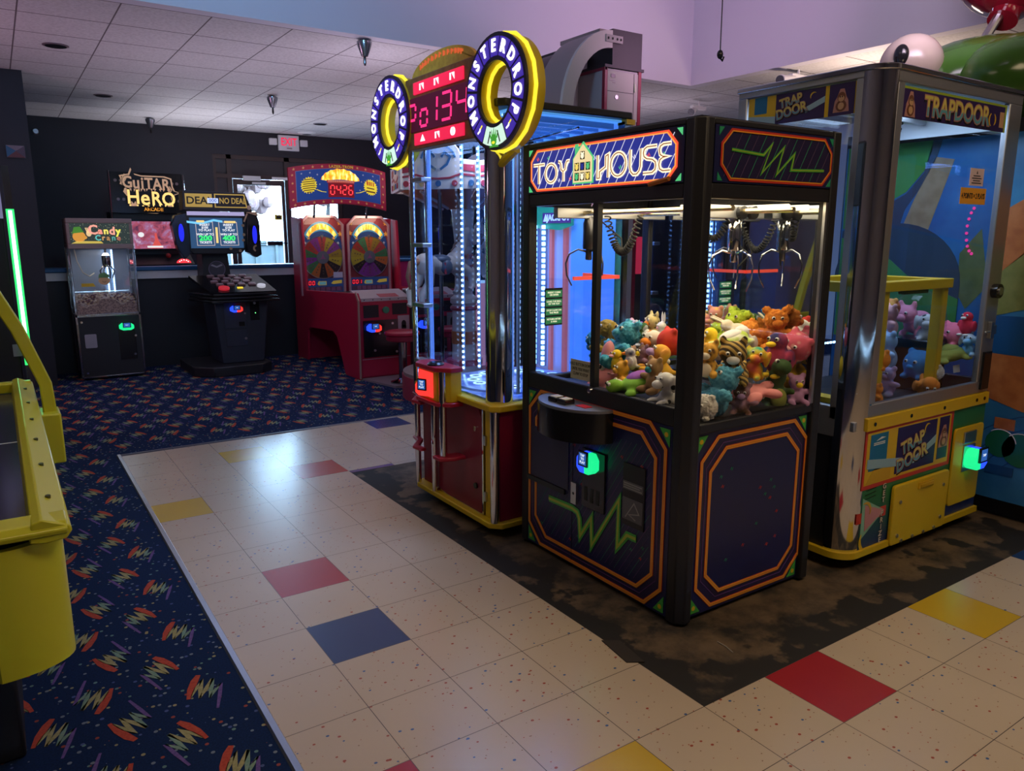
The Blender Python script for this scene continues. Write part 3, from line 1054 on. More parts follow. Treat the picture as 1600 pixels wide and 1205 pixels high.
def neon_panel(fr, u0, v0, u1, v1, o0, name, lines=True, cut=.09, cut2=.085, gap=None):
    """navy panel with two nested double-line octagons and a triangle in each corner"""
    b = MB(NAVY, NPUR, OR, RD, PU, GNT, OR, NLINE, GN, YEL)
    b.use(NAVY).fbox(fr, u0, v0, u1, v1, -.012, 0)
    a0, c0, a1, c1 = o0
    b.use(NPUR).prism(oct_pts(a0, c0, a1, c1, cut), fr, 0, .001)
    b.use(NAVY).prism(oct_pts(a0 + .052, c0 + .052, a1 - .052, c1 - .052, cut2 * .82), fr, .001, .002)
    if lines:
        n_ = int((a1 - a0 - .12) / .03)
        hh = c1 - c0 - .14
        for k in range(-14, n_):
            q0, q1 = a0 + .06 + k * .03, a0 + .06 + k * .03 + hh * .62
            s0, s1 = 0.0, 1.0
            lo, hi = a0 + .075, a1 - .075
            if q0 < lo:
                s0 = (lo - q0) / (q1 - q0)
            if q1 > hi:
                s1 = (hi - q0) / (q1 - q0)
            if s1 - s0 < .15:
                continue
            b.use((NLINE, GNT, PU)[k % 3]).ribbon([(q0 + (q1 - q0) * s0, c0 + .08 + hh * .93 * s0), (q0 + (q1 - q0) * s1, c0 + .08 + hh * .93 * s1)], .0013, fr, .002, .0026)
    rr = random.Random(int(u0 * 100) + 5)
    for k in range(14):
        u_, v_ = a0 + .1 + rr.random() * (a1 - a0 - .2), c0 + .1 + rr.random() * (c1 - c0 - .2)
        b.use((RD, GNT)[k % 2]).ribbon([(u_ - .009, v_ - .004), (u_, v_ + .006), (u_ + .002, v_ - .007), (u_ + .009, v_ + .004)], .002, fr, .0026, .0034)
    for ins, cc in ((0, cut), (.052, cut2)):
        b.use(RD).ribbon(oct_pts(a0 + ins, c0 + ins, a1 - ins, c1 - ins, cc), .0175, fr, .0015, .003, True)
        b.use(OR).ribbon(oct_pts(a0 + ins, c0 + ins, a1 - ins, c1 - ins, cc), .0135, fr, .003, .004, True)
        b.use(RD).ribbon(oct_pts(a0 + ins, c0 + ins, a1 - ins, c1 - ins, cc), .0014, fr, .004, .0045, True)
    b.use(PU).ribbon(oct_pts(a0 + .028, c0 + .028, a1 - .028, c1 - .028, cut), .0025, fr, .0015, .0025, True)
    for u_, v_, sx_, sy_ in ((u0 + .012, v0 + .012, 1, 1), (u0 + .012, v1 - .012, 1, -1), (u1 - .012, v0 + .012, -1, 1), (u1 - .012, v1 - .012, -1, -1)):
        b.use(GN).prism([(u_, v_), (u_ + .055 * sx_, v_), (u_, v_ + .07 * sy_)], fr, .001, .003)
        b.use(YEL).disc(fr, u_ + .018 * sx_, v_ + .022 * sy_, .010, .010, .003, .004, 12)
    return b.build(name, CM, smooth=0)


fp = neon_panel(FX(X0 + .004), -1.425, .02, -.472, .80, (-1.408, .035, -.503, .795), 'front_panel')
sp_ = neon_panel(FY(Y0 + .022), X0 + .07, .02, X1 - .052, .775, (.398, .042, 1.048, .748), 'side_panel', lines=False)
# heartbeat wave on the front panel
b = MB(GN, GY)
wv = [(-1.245, .291), (-1.066, .296), (-1.030, .288), (-1.015, .262), (-1.006, .182), (-.932, .290), (-.926, .164), (-.756, .428), (-.759, .216), (-.70, .290), (-.647, .291)]
ff = FX(X0 + .004)
b.use(GN).ribbon(wv, .032, ff, .0035, .006)
b.use(GY).ribbon(wv, .013, ff, .006, .0075)
b.build('wave_emblem', fp, smooth=0)
# prize flap, doors seams, plates
b = MB(BLACK, NPUR)
b.use(NPUR).fbox(ff, -1.385, .37, -1.10, .62, .003, .006)
b.use(BLACK).fbox(ff, -1.415, .345, -1.12, .368, .003, .012)
b.use(TXTK).fbox(ff, -1.073, .04, -1.071, .72, .003, .0045)
b.build('prize_flap', fp, smooth=0)
b = MB(BLACKG, BLACK)
b.fbox(ff, -.995, .335, -.845, .60, .003, .012)
for q in range(3):
    b.use(TXTK).fbox(ff, -.975 + q * .04, .365, -.955 + q * .04, .43, .012, .014)
b.build('coin_plate', fp, bevel=.002)
card_reader(fp, FX(X0 - .008), -.93, .55, .105, .09, LG_BLUE, LG_GREEN)
b = MB(STEEL, TXTK)
b.fbox(ff, -1.065, .325, -1.028, .425, .003, .018)
b.use(TXTK).disc(ff, -1.046, .375, .007, .007, .018, .019, 12)
b.build('door_latch', fp, bevel=.004)
b = MB(BLACK, mat('notice_grey', (.11, .11, .12), .5), mat('notice_ink', (.30, .29, .28), .5))
b.fbox(ff, -.732, .335, -.605, .60, .003, .008)
b.use(b.mats[1]).fbox(ff, -.73, .49, -.612, .525, .008, .0095).fbox(ff, -.73, .36, -.612, .455, .008, .0095)
for q in range(3):
    b.use(b.mats[2]).fbox(ff, -.725, .495 + q * .0095, -.618 - (q % 2) * .012, .5 + q * .0095, .0095, .0105)
b.use(b.mats[2]).ribbon([(-.71, .37), (-.66, .44), (-.63, .40), (-.69, .385), (-.65, .37)], .005, ff, .0095, .0105)
b.build('notice_plate', fp, smooth=0)
# half-round control shelf
SHF = mat('shelf_steel', (.34, .35, .38), .42, .85)
ys, yw = 1.03, .222
b = MB(BLACKG)
prof = [(-ys + yw * math.cos(PI * k / 20), -.17 * math.sin(PI * k / 20)) for k in range(21)]
pz = [(X0 + .006 + q, -u_) for u_, q in prof]
b.prism(pz, FZ(0), .66, .79)
cs_ = b.build('control_shelf', CM, smooth=.5)
b = MB(SHF)
b.prism([(X0 + .006 + q * .97, -ys + (u_ + ys) * .97 + 2 * ys if False else -u_) for u_, q in prof], FZ(0), .79, .802)
b.build('shelf_top', cs_, smooth=0)
b = MB(BLACKG, mat('button_cream', (.7, .66, .55), .4))
for yy in (1.09, 1.025):
    b.use(BLACKG).box((X0 - .11, yy - .03, .80), (X0 - .055, yy + .025, .822))
    b.use(b.mats[1]).box((X0 - .104, yy - .024, .822), (X0 - .061, yy + .019, .826))
b.build('button', cs_, bevel=.003)
b = MB(mat('label_red', (.6, .02, .03), .4))
b.box((X0 - .075, .90, .802), (X0 - .035, .965, .8045))
b.build('red_label', cs_)

# glazing
b = MB(GLASS)
b.box((X0 + .020, .975, .875), (X0 + .024, Y1 - .05, 1.645))
b.build('sliding_glass', CM, smooth=0)
b = MB(GLASS)
b.box((X0 + .030, .47, .875), (X0 + .034, .985, 1.645))
b.build('sliding_glass', CM, smooth=0)
b = MB(BLACK)
b.box((X0 + .010, .945, .86), (X0 + .036, .975, 1.65))
b.build('mullion', CM)
b = MB(CHROME)
b.tube([(X0 - .012, .955, .862), (X0 + .01, .955, .862)], .011, 12)
b.build('lock', CM)
b = MB(GLASS)
b.box((X0 + .068, Y0 + .018, .815), (X1 - .05, Y0 + .022, 1.645))
b.build('side_glass', CM, smooth=0)
b = MB(GLASSB)
b.box((X0 + .05, Y1 - .026, .84), (X1 - .05, Y1 - .022, 1.645))
b.build('side_glass', CM, smooth=0)
b = MB(STEEL)
b.box((X1 - .066, Y0 + .004, .815), (X1 - .05, Y0 + .016, 1.645))
b.build('glass_trim', CM)
b = MB(MIRROR)
b.box((X1 - .034, Y0 + .05, .84), (X1 - .03, Y1 - .05, 1.645))
b.build('mirror_back', CM, smooth=0)
# notice on the glass and the instruction strips on the far glass
NOTE = mat('notice_paper', (.52, .48, .30), .6)
b = MB(NOTE)
fn = FX(X0 + .018)
b.fbox(fn, -1.118, .892, -.978, .978, 0, .0012)
nb = b.build('glass_notice', CM, smooth=0)
text('HOLD BUTTON DOWN\nUNTIL YOU WANT\nCLAW TO STOP', fn, -1.048, .937, .0195, TXTK, nb, d0=.0012, d1=.002, lines=1.1, sx=.72)
fj = FY(Y1 - .030)
INS = lit('instruction_green', (.05, .30, .10), .5)
b = MB(BLACK, INS)
b.fbox(fj, .40, 1.085, .505, 1.265, 0, .004)
for q in range(4):
    b.use(INS).fbox(fj, .404, 1.092 + q * .043, .501, 1.126 + q * .043, .004, .006)
ib = b.build('instruction_card', CM, smooth=0)
for q, t_ in enumerate(('RETURN AFTER\nA WIN', 'STOP CLAW ON\nTHE PRIZE', 'LOAD THE BALL\nOF THE TOY', 'INSERT COINS\nOR SWIPE')):
    text(t_, fj, .4525, 1.109 + q * .043, .012, WH_L, ib, d0=.006, d1=.007, lines=1.0)
# clear prize chute box with glowing red rim
b = MB(ACRYL)
for a, c in (((X0 + .07, 1.17, .82), (X0 + .074, 1.42, 1.32)), ((X0 + .07, 1.17, .82), (X0 + .33, 1.174, 1.32)), ((X0 + .326, 1.17, .82), (X0 + .33, 1.42, 1.32))):
    b.box(a, c)
ch = b.build('prize_chute', CM, smooth=0)
b = MB(lit('rim_red', (1.0, .10, .06), .6))
b.box((X0 + .066, 1.165, 1.318), (X0 + .334, 1.177, 1.334)).box((X0 + .322, 1.165, 1.318), (X0 + .334, 1.42, 1.334))
b.build('chute_rim', ch)
# gantry, claws, curled cords
RAIL = mat('rail_brass', (.75, .62, .36), .25, .9)
b = MB(RAIL)
for xx in (.52, .88):
    b.tube([(xx, Y0 + .04, 1.615), (xx, Y1 - .04, 1.615)], .011, 10)
b.build('rail', CM)
b = MB(ALU)
b.box((.36, 1.30, 1.59), (1.04, 1.33, 1.64)).box((.62, .70, 1.585), (1.04, .80, 1.64))
b.build('rail_carriage', CM, bevel=.004)
b = MB(BLACKG)
for q in (.88, .95):
    b.tube([(q, .68, 1.61), (q, .72, 1.61)], .028, 16)
b.build('drive_wheel', CM)


def claw(x, y, zt, m_, lab=None):
    b = MB(m_)
    b.lathe((x, y, 0), [(.026, zt - .15), (.029, zt - .145), (.029, zt - .03), (.018, zt)], 16)
    b.lathe((x, y, 0), [(.013, zt - .20), (.016, zt - .195), (.014, zt - .14)], 12)
    c = b.build('claw', CM)
    for k in range(3):
        a_ = 2 * PI * k / 3 + .5
        ca, sa = math.cos(a_), math.sin(a_)
        P = [(.012, -.16), (.05, -.15), (.092, -.172), (.108, -.215), (.103, -.27), (.078, -.32)]
        f = MB(m_)
        f.tube([(x + r_ * ca, y + r_ * sa, zt + z_) for r_, z_ in P], .005, 8, .0035)
        f.build('claw_finger', c)
    return c


claw(.56, 1.315, 1.60, mat('gunmetal', (.12, .12, .13), .3, .9))
claw(.90, .74, 1.60, CHROME)


def coil(parent, p0, p1, sag, r, turns, m_, w=.004, name='coil_cord'):
    p0, p1 = Vector(p0), Vector(p1)
    b = MB(m_)
    pts = []
    N = turns * 9
    for k in range(N + 1):
        t = k / N
        c = p0.lerp(p1, t) - Vector((0, 0, sag * 4 * t * (1 - t)))
        d = (p1 - p0) - Vector((0, 0, sag * 4 * (1 - 2 * t)))
        d.normalize()
        a = d.cross(Vector((0, 0, 1))).normalized() if abs(d.z) < .95 else Vector((1, 0, 0))
        e = a.cross(d).normalized()
        an = 2 * PI * k / 9
        pts.append(c + a * r * math.cos(an) + e * r * math.sin(an))
    b.tube(pts, w, 5)
    return b.build(name, parent, smooth=1.2)


coil(CM, (.60, 1.235, 1.60), (.60, 1.015, 1.60), .16, .015, 26, RUBBER)
coil(CM, (.75, .82, 1.60), (.84, .72, 1.60), .10, .013, 16, RUBBER)
b = MB(RUBBER)
b.tube([(.56, 1.30, 1.62), (.60, 1.24, 1.56), (.66, 1.20, 1.50), (.64, 1.17, 1.42)], .004, 6)
b.tube([(.90, .75, 1.61), (.95, .72, 1.52), (.97, .70, 1.44), (.92, .73, 1.38)], .004, 6)
b.build('cable', CM)
# strip lamp inside
b = MB(lit('tube_lamp_warm', (1.0, .84, .55), 3.0))
b.tube([(1.0, .55, 1.632), (1.0, 1.3, 1.632)], .012, 8)
b.build('tube_lamp', CM)
area('claw_machine_lamp', (.70, .86, 1.64), (0, 0, 0), .55, 8.5, (1.0, .83, .55), size_y=.8)
# ---------------------------------------------------------------- tall ticket drop game with two ring signs
MG = thing('drop_game', 'tall ticket game with two purple ring signs and a red digital score between them', 'arcade game', (.62, 2.0, 0))
mx0, mx1, my0, my1 = .20, 1.045, 1.565, 2.435
fx = FX(mx0)
# base tray and top ledge in yellow with clipped corners
def oct_xy(x0, y0, x1, y1, c):
    return [(x0 + c, y0), (x1 - c, y0), (x1, y0 + c), (x1, y1 - c), (x1 - c, y1), (x0 + c, y1), (x0, y1 - c), (x0, y0 + c)]


b = MB(YEL)
b.prism(oct_xy(mx0 - .03, my0 - .02, mx1, my1 + .01, .05), FZ(0), .045, .075)
b.build('base_plate', MG, bevel=.006)
b = MB(YEL)
b.prism(oct_xy(mx0 - .03, my0 - .02, mx1, my1 + .01, .04), FZ(0), .655, .69)
b.build('ledge', MG, bevel=.008)
b = MB(REDD, YEL)
b.use(REDD).box((mx0 + .03, my0 + .015, .075), (mx1 - .02, my1 - .02, .655))
b.use(YEL).box((mx0 + .012, my0 + .03, .075), (mx0 + .06, 1.69, .655))
b.build('lower_cabinet', MG)
b = MB(REDD)
dp = [(-2.235, .075), (-1.735, .075), (-1.72, .09), (-1.72, .60), (-1.75, .645), (-2.20, .645), (-2.235, .61)]
b.prism(dp, FX(mx0 + .03), 0, .022)
dr = b.build('service_door', MG, bevel=.004)
b = MB(CHROME)
b.ribbon([(-1.705, .08), (-1.705, .65)], .012, FX(mx0 + .03), 0, .026)
b.ribbon([(-2.235, .10), (-2.10, .078), (-1.73, .078)], .008, FX(mx0 + .03), .02, .026)
b.build('edge_trim', dr)
b = MB(CHROME, BLACKG)
b.use(CHROME).disc(FX(mx0 + .008), -1.775, .53, .014, .014, 0, .01, 14)
b.use(BLACKG).disc(FX(mx0 + .008), -1.775, .22, .016, .016, 0, .01, 14)
b.build('lock', dr)
b = MB(STEEL)
for z in (.16, .46):
    b.box((mx0 + .0, 1.672, z), (mx0 + .014, 1.69, z + .05))
b.build('hinge', MG)
b = MB(CHROME)
b.tube([(mx0 + .005, my0 + .025, .075), (mx0 + .005, my0 + .025, .655)], .024, 16)
b.build('corner_tube', MG)
b = MB(CHROME)
b.tube([(mx0 + .075, my0 + .085, .69), (mx0 + .075, my0 + .085, 2.05)], .072, 28)
b.build('corner_column', MG)
b = MB(RUBBER)
for y in (1.66, 2.25):
    b.lathe((mx0 + .10, y, .025), [(.024, -.012), (.024, .012)], 14, (0, 1, 0))
    b.box((mx0 + .085, y - .016, .025), (mx0 + .115, y + .016, .047))
b.build('caster', MG)
# glass tower
b = MB(GLASSB)
b.box((mx0 + .02, 1.70, .69), (mx0 + .024, my1 - .03, 2.0))
b.build('front_glass', MG, smooth=0)
b = MB(GLASSB)
b.box((mx0 + .14, my0 + .012, .69), (mx1 - .03, my0 + .016, 2.09))
b.build('side_glass', MG, smooth=0)
b = MB(GLASSB)
b.box((mx0 + .06, my1 - .03, .69), (mx1 - .03, my1 - .026, 2.09))
b.build('side_glass', MG, smooth=0)
BLUEP = mat('blue_glow_panel', (.12, .30, .75), .35, 0, .5, (.16, .42, 1.0))
b = MB(BLUEP)
b.box((mx1 - .035, 1.62, .69), (mx1 - .02, 2.02, 2.09))
b.build('back_panel', MG)
b = MB(mat('lilac_glow_panel', (.35, .35, .6), .35, 0, .32, (.62, .60, 1.0)))  # glowing panel added to brighten the view through the tower glass
b.box((mx1 - .018, 2.03, .69), (mx1 - .008, 2.40, 2.09))
b.build('lilac_glow', MG)
b = MB(CHROME2)
for y in (my0 + .03, my1 - .03):
    b.box((mx1 - .05, y - .025, .69), (mx1 - .005, y + .025, 2.09))
b.build('back_post', MG)
b = MB(lit('rod_red', (1.0, .22, .20), .45))
b.box((mx1 - .04, 2.06, .69), (mx1 - .02, 2.09, 1.6))
b.build('red_column', MG)
b = MB(lit('rod_red', (1.0, .22, .20), .45))
b.box((mx1 - .04, 2.20, .69), (mx1 - .02, 2.225, 1.6))
b.build('red_column', MG)
JG = lit('jackpot_green', (.03, .38, .20), .5)
b = MB(JG, mat('jackpot_plum', (.08, .02, .12), .5, 0, .4, (.12, .03, .22)))
fj = FX(mx1 - .05)
b.prism([(-2.36, 1.56), (-2.10, 1.545), (-1.98, 1.57), (-1.98, 1.70), (-2.36, 1.70)], fj, 0, .012)
b.use(b.mats[1]).fbox(fj, -2.26, 1.585, -1.99, 1.645, .012, .016)
jp = b.build('jackpot_sign', MG)
text('JACKPOT', fj, -2.105, 1.615, .052, lit('jackpot_letters', (.75, .85, 1.0), .9), jp, d0=.016, d1=.019, bold=.001)
b = MB(MATS['jackpot_letters'])
b.prism([(-2.25, 1.595), (-2.205, 1.595), (-2.2275, 1.638)], fj, .016, .019)
b.build('triangle_emblem', jp)
# playfield floor: glossy disc with target holes
PF = noisy('playfield_blue', (.10, .18, .55), (.55, .62, .85), 9, .18)
b = MB(PF)
b.box((mx0 + .03, my0 + .03, .69), (mx1 - .05, my1 - .03, .70))
b.lathe((.62, 2.0, .70), [(.36, 0), (.36, .012), (.34, .016), (.02, .016)], 40)
pf = b.build('playfield', MG)
b = MB(BLACKG, lit('ring_lit', (.45, .70, 1.0), 1.8))
for k in range(14):
    a_ = 2 * PI * k / 14
    cx_, cy_ = .62 + .25 * math.cos(a_), 2.0 + .25 * math.sin(a_)
    b.use(b.mats[1]).lathe((cx_, cy_, .716), [(.036, 0), (.036, .004), (.025, .004), (.025, 0)], 14)
    b.use(BLACKG).lathe((cx_, cy_, .716), [(.024, 0), (.024, .002)], 14)
b.build('target_ring', pf)


def led_strip(parent, p0, p1, n_, m_=LEDW, r=.006, backing=True, w=.014, fdir=(-1, -1)):
    p0, p1 = Vector(p0), Vector(p1)
    b = MB(m_, mat('led_backing', (.25, .32, .45), .3))
    if backing:
        b.use(b.mats[1]).box((p0.x - w / 2, p0.y - w / 2, min(p0.z, p1.z)), (p1.x + w / 2, p1.y + w / 2, max(p0.z, p1.z)))
    b.use(m_)
    for k in range(n_):
        c = p0.lerp(p1, (k + .5) / n_) + Vector((fdir[0] * w * .55, fdir[1] * w * .55, 0))
        b.box(c - Vector((r, r, r * 1.3)), c + Vector((r, r, r * 1.3)))
    return b.build('led_strip', parent, smooth=0)


led_strip(MG, (mx0 + .055, 2.345, .72), (mx0 + .055, 2.345, 2.05), 44)
led_strip(MG, (.495, 2.385, .72), (.495, 2.385, 2.02), 40, r=.0048)
led_strip(MG, (.605, 2.385, .72), (.605, 2.385, 2.02), 40, r=.0048)
led_strip(MG, (mx1 - .06, 2.335, .72), (mx1 - .06, 2.335, 1.58), 26, r=.008, w=.03)
led_strip(MG, (mx1 - .06, 2.25, .72), (mx1 - .06, 2.25, 1.58), 26, r=.008, w=.03)
b = MB(lit('light_guide_blue', (.16, .34, 1.0), .55))
b.box((mx0 + .045, 2.30, .70), (mx0 + .052, 2.37, 2.05))
b.build('light_guide', MG)
led_strip(MG, (mx0 + .17, my0 + .06, .72), (mx0 + .17, my0 + .06, 2.05), 44, fdir=(1, 1))
b = MB(ACRYL)
b.box((mx0 + .09, 2.30, .69), (mx0 + .094, 2.40, 2.0)).box((mx0 + .05, 1.72, .69), (mx0 + .20, 1.724, 1.95))
b.build('acrylic_guide', MG, smooth=0)
# lit roof: dark lid, blue underside with rows of lights
b = MB(BLACK, YEL)
b.use(BLACK).prism(oct_xy(mx0 + .02, my0 - .012, mx1 + .012, my1 + .01, .03), FZ(0), 2.10, 2.135)
rf = b.build('roof', MG, bevel=.006)
b = MB(YEL)
b.box((mx1 - .05, my0 - .01, 2.075), (mx1 + .008, my0 + .06, 2.10))
b.build('yellow_cap', rf)
ROOFB = lit('roof_blue_glow', (.12, .42, .95), .75)
b = MB(ROOFB, lit('roof_cyan', (.45, .85, 1.0), 1.6), mat('roof_rib', (.05, .14, .35), .4, 0, .2, (.08, .25, .7)))
b.use(ROOFB).box((mx0 + .10, my0 + .03, 2.088), (mx1 - .03, my1 - .04, 2.098))
b.box((mx1 - .03, my0 + .03, 1.90), (mx1 - .018, my1 - .04, 2.098))
for k in range(6):
    y = my0 + .12 + k * .125
    b.use(b.mats[2]).box((mx0 + .12, y - .03, 2.06), (mx1 - .05, y + .0, 2.088))
    b.use(b.mats[1]).box((mx0 + .12, y + .006, 2.078), (mx1 - .05, y + .012, 2.086))
b.build('roof_light', MG, smooth=0)
b = MB(CHROME)
for xx in (.45, .75):
    b.tube([(xx, my0 + .08, 2.05), (xx + .12, my1 - .1, 2.05)], .006, 8)
b.build('roof_rod', MG)
area('drop_game_lamp', (.62, 2.0, 2.05), (0, 0, 0), .6, 20, (.36, .56, 1.0), size_y=.7)

# pipe rack on the far front corner with brackets
b = MB(CHROME)
b.tube([(mx0 - .015, 2.40, .06), (mx0 - .015, 2.40, 1.97)], .017, 14)
b.build('pipe', MG)
b = MB(CHROME)
b.tube([(mx0 + .03, 2.32, .69), (mx0 + .03, 2.32, 1.97)], .010, 12)
b.build('pipe', MG)
b = MB(STEEL)
for z in (.80, 1.12, 1.45, 1.80):
    b.box((mx0 - .03, 2.26, z), (mx0 + .03, 2.41, z + .022))
b.build('pipe_bracket', MG, bevel=.003)
px0 = .085
b = MB(RED)
for z in (.60, .335):
    b.ribbon([(mx0 - .015, 2.43), (mx0 - .03, 2.34), (px0 + .0, 2.23), (px0 + .01, 2.15)], .034, FZ(0), z, z + .018)
b.build('red_bracket', MG, bevel=.004)

# control pod: red lids, yellow sides, two chrome tubes, glowing reader
px0, py0, py1 = .085, 1.905, 2.215
pod = [(mx0, py1), (px0 + .04, py1), (px0, py1 - .05), (px0, py0 + .06), (px0 + .05, py0), (mx0, py0)]
podb = [(mx0, py1 + .015), (px0 + .03, py1 + .015), (px0 - .018, py1 - .04), (px0 - .018, py0 + .05), (px0 + .04, py0 - .018), (mx0, py0 - .018)]
b = MB(RED)
b.prism(podb, FZ(0), .812, .838).prism(podb, FZ(0), .628, .65)
b.prism([(px0 - .02, py0 + .09), (px0 - .02, py0 + .01), (px0 + .05, py0 - .02), (mx0 + .02, py0 - .02), (mx0 + .02, py0 + .06)], FZ(0), .335, .355)
b.build('pod_plate', MG, bevel=.005)
b = MB(YEL)
b.prism(pod, FZ(0), .65, .812)
pd = b.build('pod_body', MG, bevel=.003)
b = MB(LG_RED)
b.fbox(FX(px0), -(py1 - .05), .665, -(py0 + .10), .80, 0, .006)
b.build('glow_panel', pd)
card_reader(pd, Frame((px0 - .004, 2.07, 0), (.45, -.893, 0), (0, 0, 1)), 0, .715, .10, .085, LG_RED, LG_RED)
b = MB(BLACKG)
b.lathe((.115, 2.03, .838), [(.045, 0), (.045, .006), (.034, .016), (.01, .018)], 24)
b.build('play_button', pd)
b = MB(CHROME)
b.tube([(px0 + .02, py0 + .035, .34), (px0 + .02, py0 + .035, .815)], .020, 16)
b.build('pod_tube', MG)
b = MB(CHROME)
b.tube([(px0 + .10, py1 - .02, .075), (px0 + .10, py1 - .02, .64)], .016, 16)
b.build('pod_tube', MG)

# header: two ring signs, score board, arched topper
NEONY = lit('neon_rim_yellow', (1.0, .82, .04), 1.1)
RIMY = mat('rim_yellow', (.62, .46, .02), .4)
RING_B = lit('ring_purple', (.06, .03, .42), .8)
RING_L = lit('ring_letter', (1.0, .97, 1.0), 1.7)
RING_K = mat('ring_black', (.015, .012, .03), .4)
RING_W = lit('ring_white', (.72, 1.0, .84), .9)
SYMG = lit('symbol_green', (.08, .50, .05), .6)


def ring_sign(yc, zc, xf, tilt=0):
    fr = FX(xf, yc, zc)
    R_, r_ = .246, .138

    def annulus(b, ro, ri, d0, d1, n=48):
        vs = [[b.bm.verts.new(fr.p(q * math.cos(2 * PI * k / n), q * math.sin(2 * PI * k / n), d)) for k in range(n)] for q, d in ((ro, d0), (ri, d0), (ri, d1), (ro, d1))]
        for a in range(4):
            c = (a + 1) % 4
            for k in range(n):
                j = (k + 1) % n
                b.face([vs[a][k], vs[a][j], vs[c][j], vs[c][k]])
    b = MB(RIMY)
    annulus(b, R_ - .004, r_ - .004, -.09, 0)
    rs = b.build('ring_sign', MG, smooth=.5)
    b = MB(NEONY)
    for q in (R_ + .004, r_ - .012):
        pts = [fr.p(q * math.cos(2 * PI * k / 16), q * math.sin(2 * PI * k / 16), -.035) for k in range(17)]
        b.tube(pts, .009, 8)
    b.build('neon_tube', rs, smooth=.6)
    b = MB(RING_K, RING_B, RING_W)
    b.use(RING_K)
    annulus(b, R_, r_ - .006, 0, .012)
    word = 'MONSTERDROP'
    step = 360 / 14.2
    seg = []
    for k in range(14):
        a_ = 270 - step * 1.12 - step * (k + .0)
        if k == 13:
            continue
        seg.append(a_)
    cells = []
    # bottom white symbol cell, then two blue symbol cells each side, letters clockwise from lower left
    cells.append((270, 26, RING_W))
    a_ = 270 - 26
    span = (360 - 52 - 2 * 24) / 11
    cells.append((270 - 26 - 12, 12, RING_B))
    cells.append((270 + 26 + 12, 12, RING_B))
    let = []
    for k in range(11):
        c = 270 - 26 - 24 - span * (k + .5)
        cells.append((c, span / 2, RING_B))
        let.append(c)
    for c, hw, mm in cells:
        g = 1.5
        pts = arc(0, 0, R_ - .018, c - hw + g, c + hw - g, 6) + arc(0, 0, r_ + .012, c + hw - g - .8, c - hw + g + .8, 6)
        b.use(mm).prism(pts, fr, .012, .016)
    fc = b.build('ring_face', rs, smooth=0)
    b = MB(RING_L)
    for ch, c in zip(word, let):
        rm = (R_ + r_) / 2 - .002
        add_text(b, ch, fr, rm * math.cos(math.radians(c)), rm * math.sin(math.radians(c)), .072, .016, .020, rot=math.radians(c - 90), bold=.0022, sx=.92)
    b.build('lettering', fc, smooth=0)
    # small emblems: leafy green sprite and arrows
    b = MB(SYMG, mat('symbol_dark', (.10, .01, .03), .5), NEONY, RING_L)
    zc_ = -(R_ + r_) / 2
    b.use(SYMG)
    for k in range(5):
        x_ = (k - 2) * .011
        b.prism([(x_ - .006, zc_ - .004), (x_ + .006, zc_ - .004), (x_ * 1.6, zc_ + .042 - abs(k - 2) * .008)], fr, .016, .018)
    b.disc(fr, 0, zc_ - .012, .022, .026, .016, .019, 14)
    b.prism([(-.038, zc_ - .042), (.038, zc_ - .042), (.028, zc_ - .034), (-.028, zc_ - .034)], fr, .016, .018)
    b.use(NEONY).disc(fr, 0, zc_ - .022, .012, .006, .019, .020, 10)
    b.use(b.mats[1])
    for q in (-1, 1):
        b.ribbon([(q * .050, zc_ - .022), (q * .028, zc_ + .028)], .006, fr, .016, .018)
    for q in (-1, 1):
        c = math.radians(270 + q * 38)
        rm = (R_ + r_) / 2
        u_, v_ = rm * math.cos(c), rm * math.sin(c)
        b.use(RING_L).ribbon([(u_ - .018, v_ - .012), (u_, v_ - .002), (u_ + .004, v_ + .008)], .007, fr, .016, .018)
        b.use(NEONY).ribbon([(u_ + .004, v_ + .006), (u_ + .02, v_ + .020)], .006, fr, .016, .018)
    b.build('ring_emblem', fc, smooth=0)


ring_sign(1.475, 2.135, .15)
ring_sign(2.575, 2.135, .15)
b = MB(RIMY)
b.tube([(mx0 + .06, 1.48, 1.90), (mx0 + .05, 1.60, 1.84)], .02, 8)
b.build('sign_arm', MG)
# score board
SBK = noisy('board_brown', (.22, .10, .03), (.34, .17, .05), 26, .5)
b = MB(SBK)
b.box((.165, 1.66, 1.965), (.23, 2.41, 2.33))
sb = b.build('score_board', MG, bevel=.004)
fs = FX(.165)
b = MB(lit('score_dark', (.055, .002, .018), .9), BLACKG)
b.fbox(fs, -2.385, 2.055, -1.70, 2.225, 0, .006)
dd = b.build('score_display', sb, smooth=0)
b = MB(lit('score_digits', (1.0, .03, .20), 1.3))
for ch, u_, v_, w, h_ in (('0', -2.36, 2.115, .075, .075), ('0', -2.23, 2.075, .075, .08), ('1', -2.12, 2.08, .07, .125), ('3', -2.00, 2.08, .095, .125), ('4', -1.85, 2.08, .095, .125)):
    digit(b, ch, fs, u_, v_, w, h_, .013, .006, .009)
b.build('digit', dd, smooth=0)
LREDP = lit('sign_red', (1.0, .02, .09), .85)
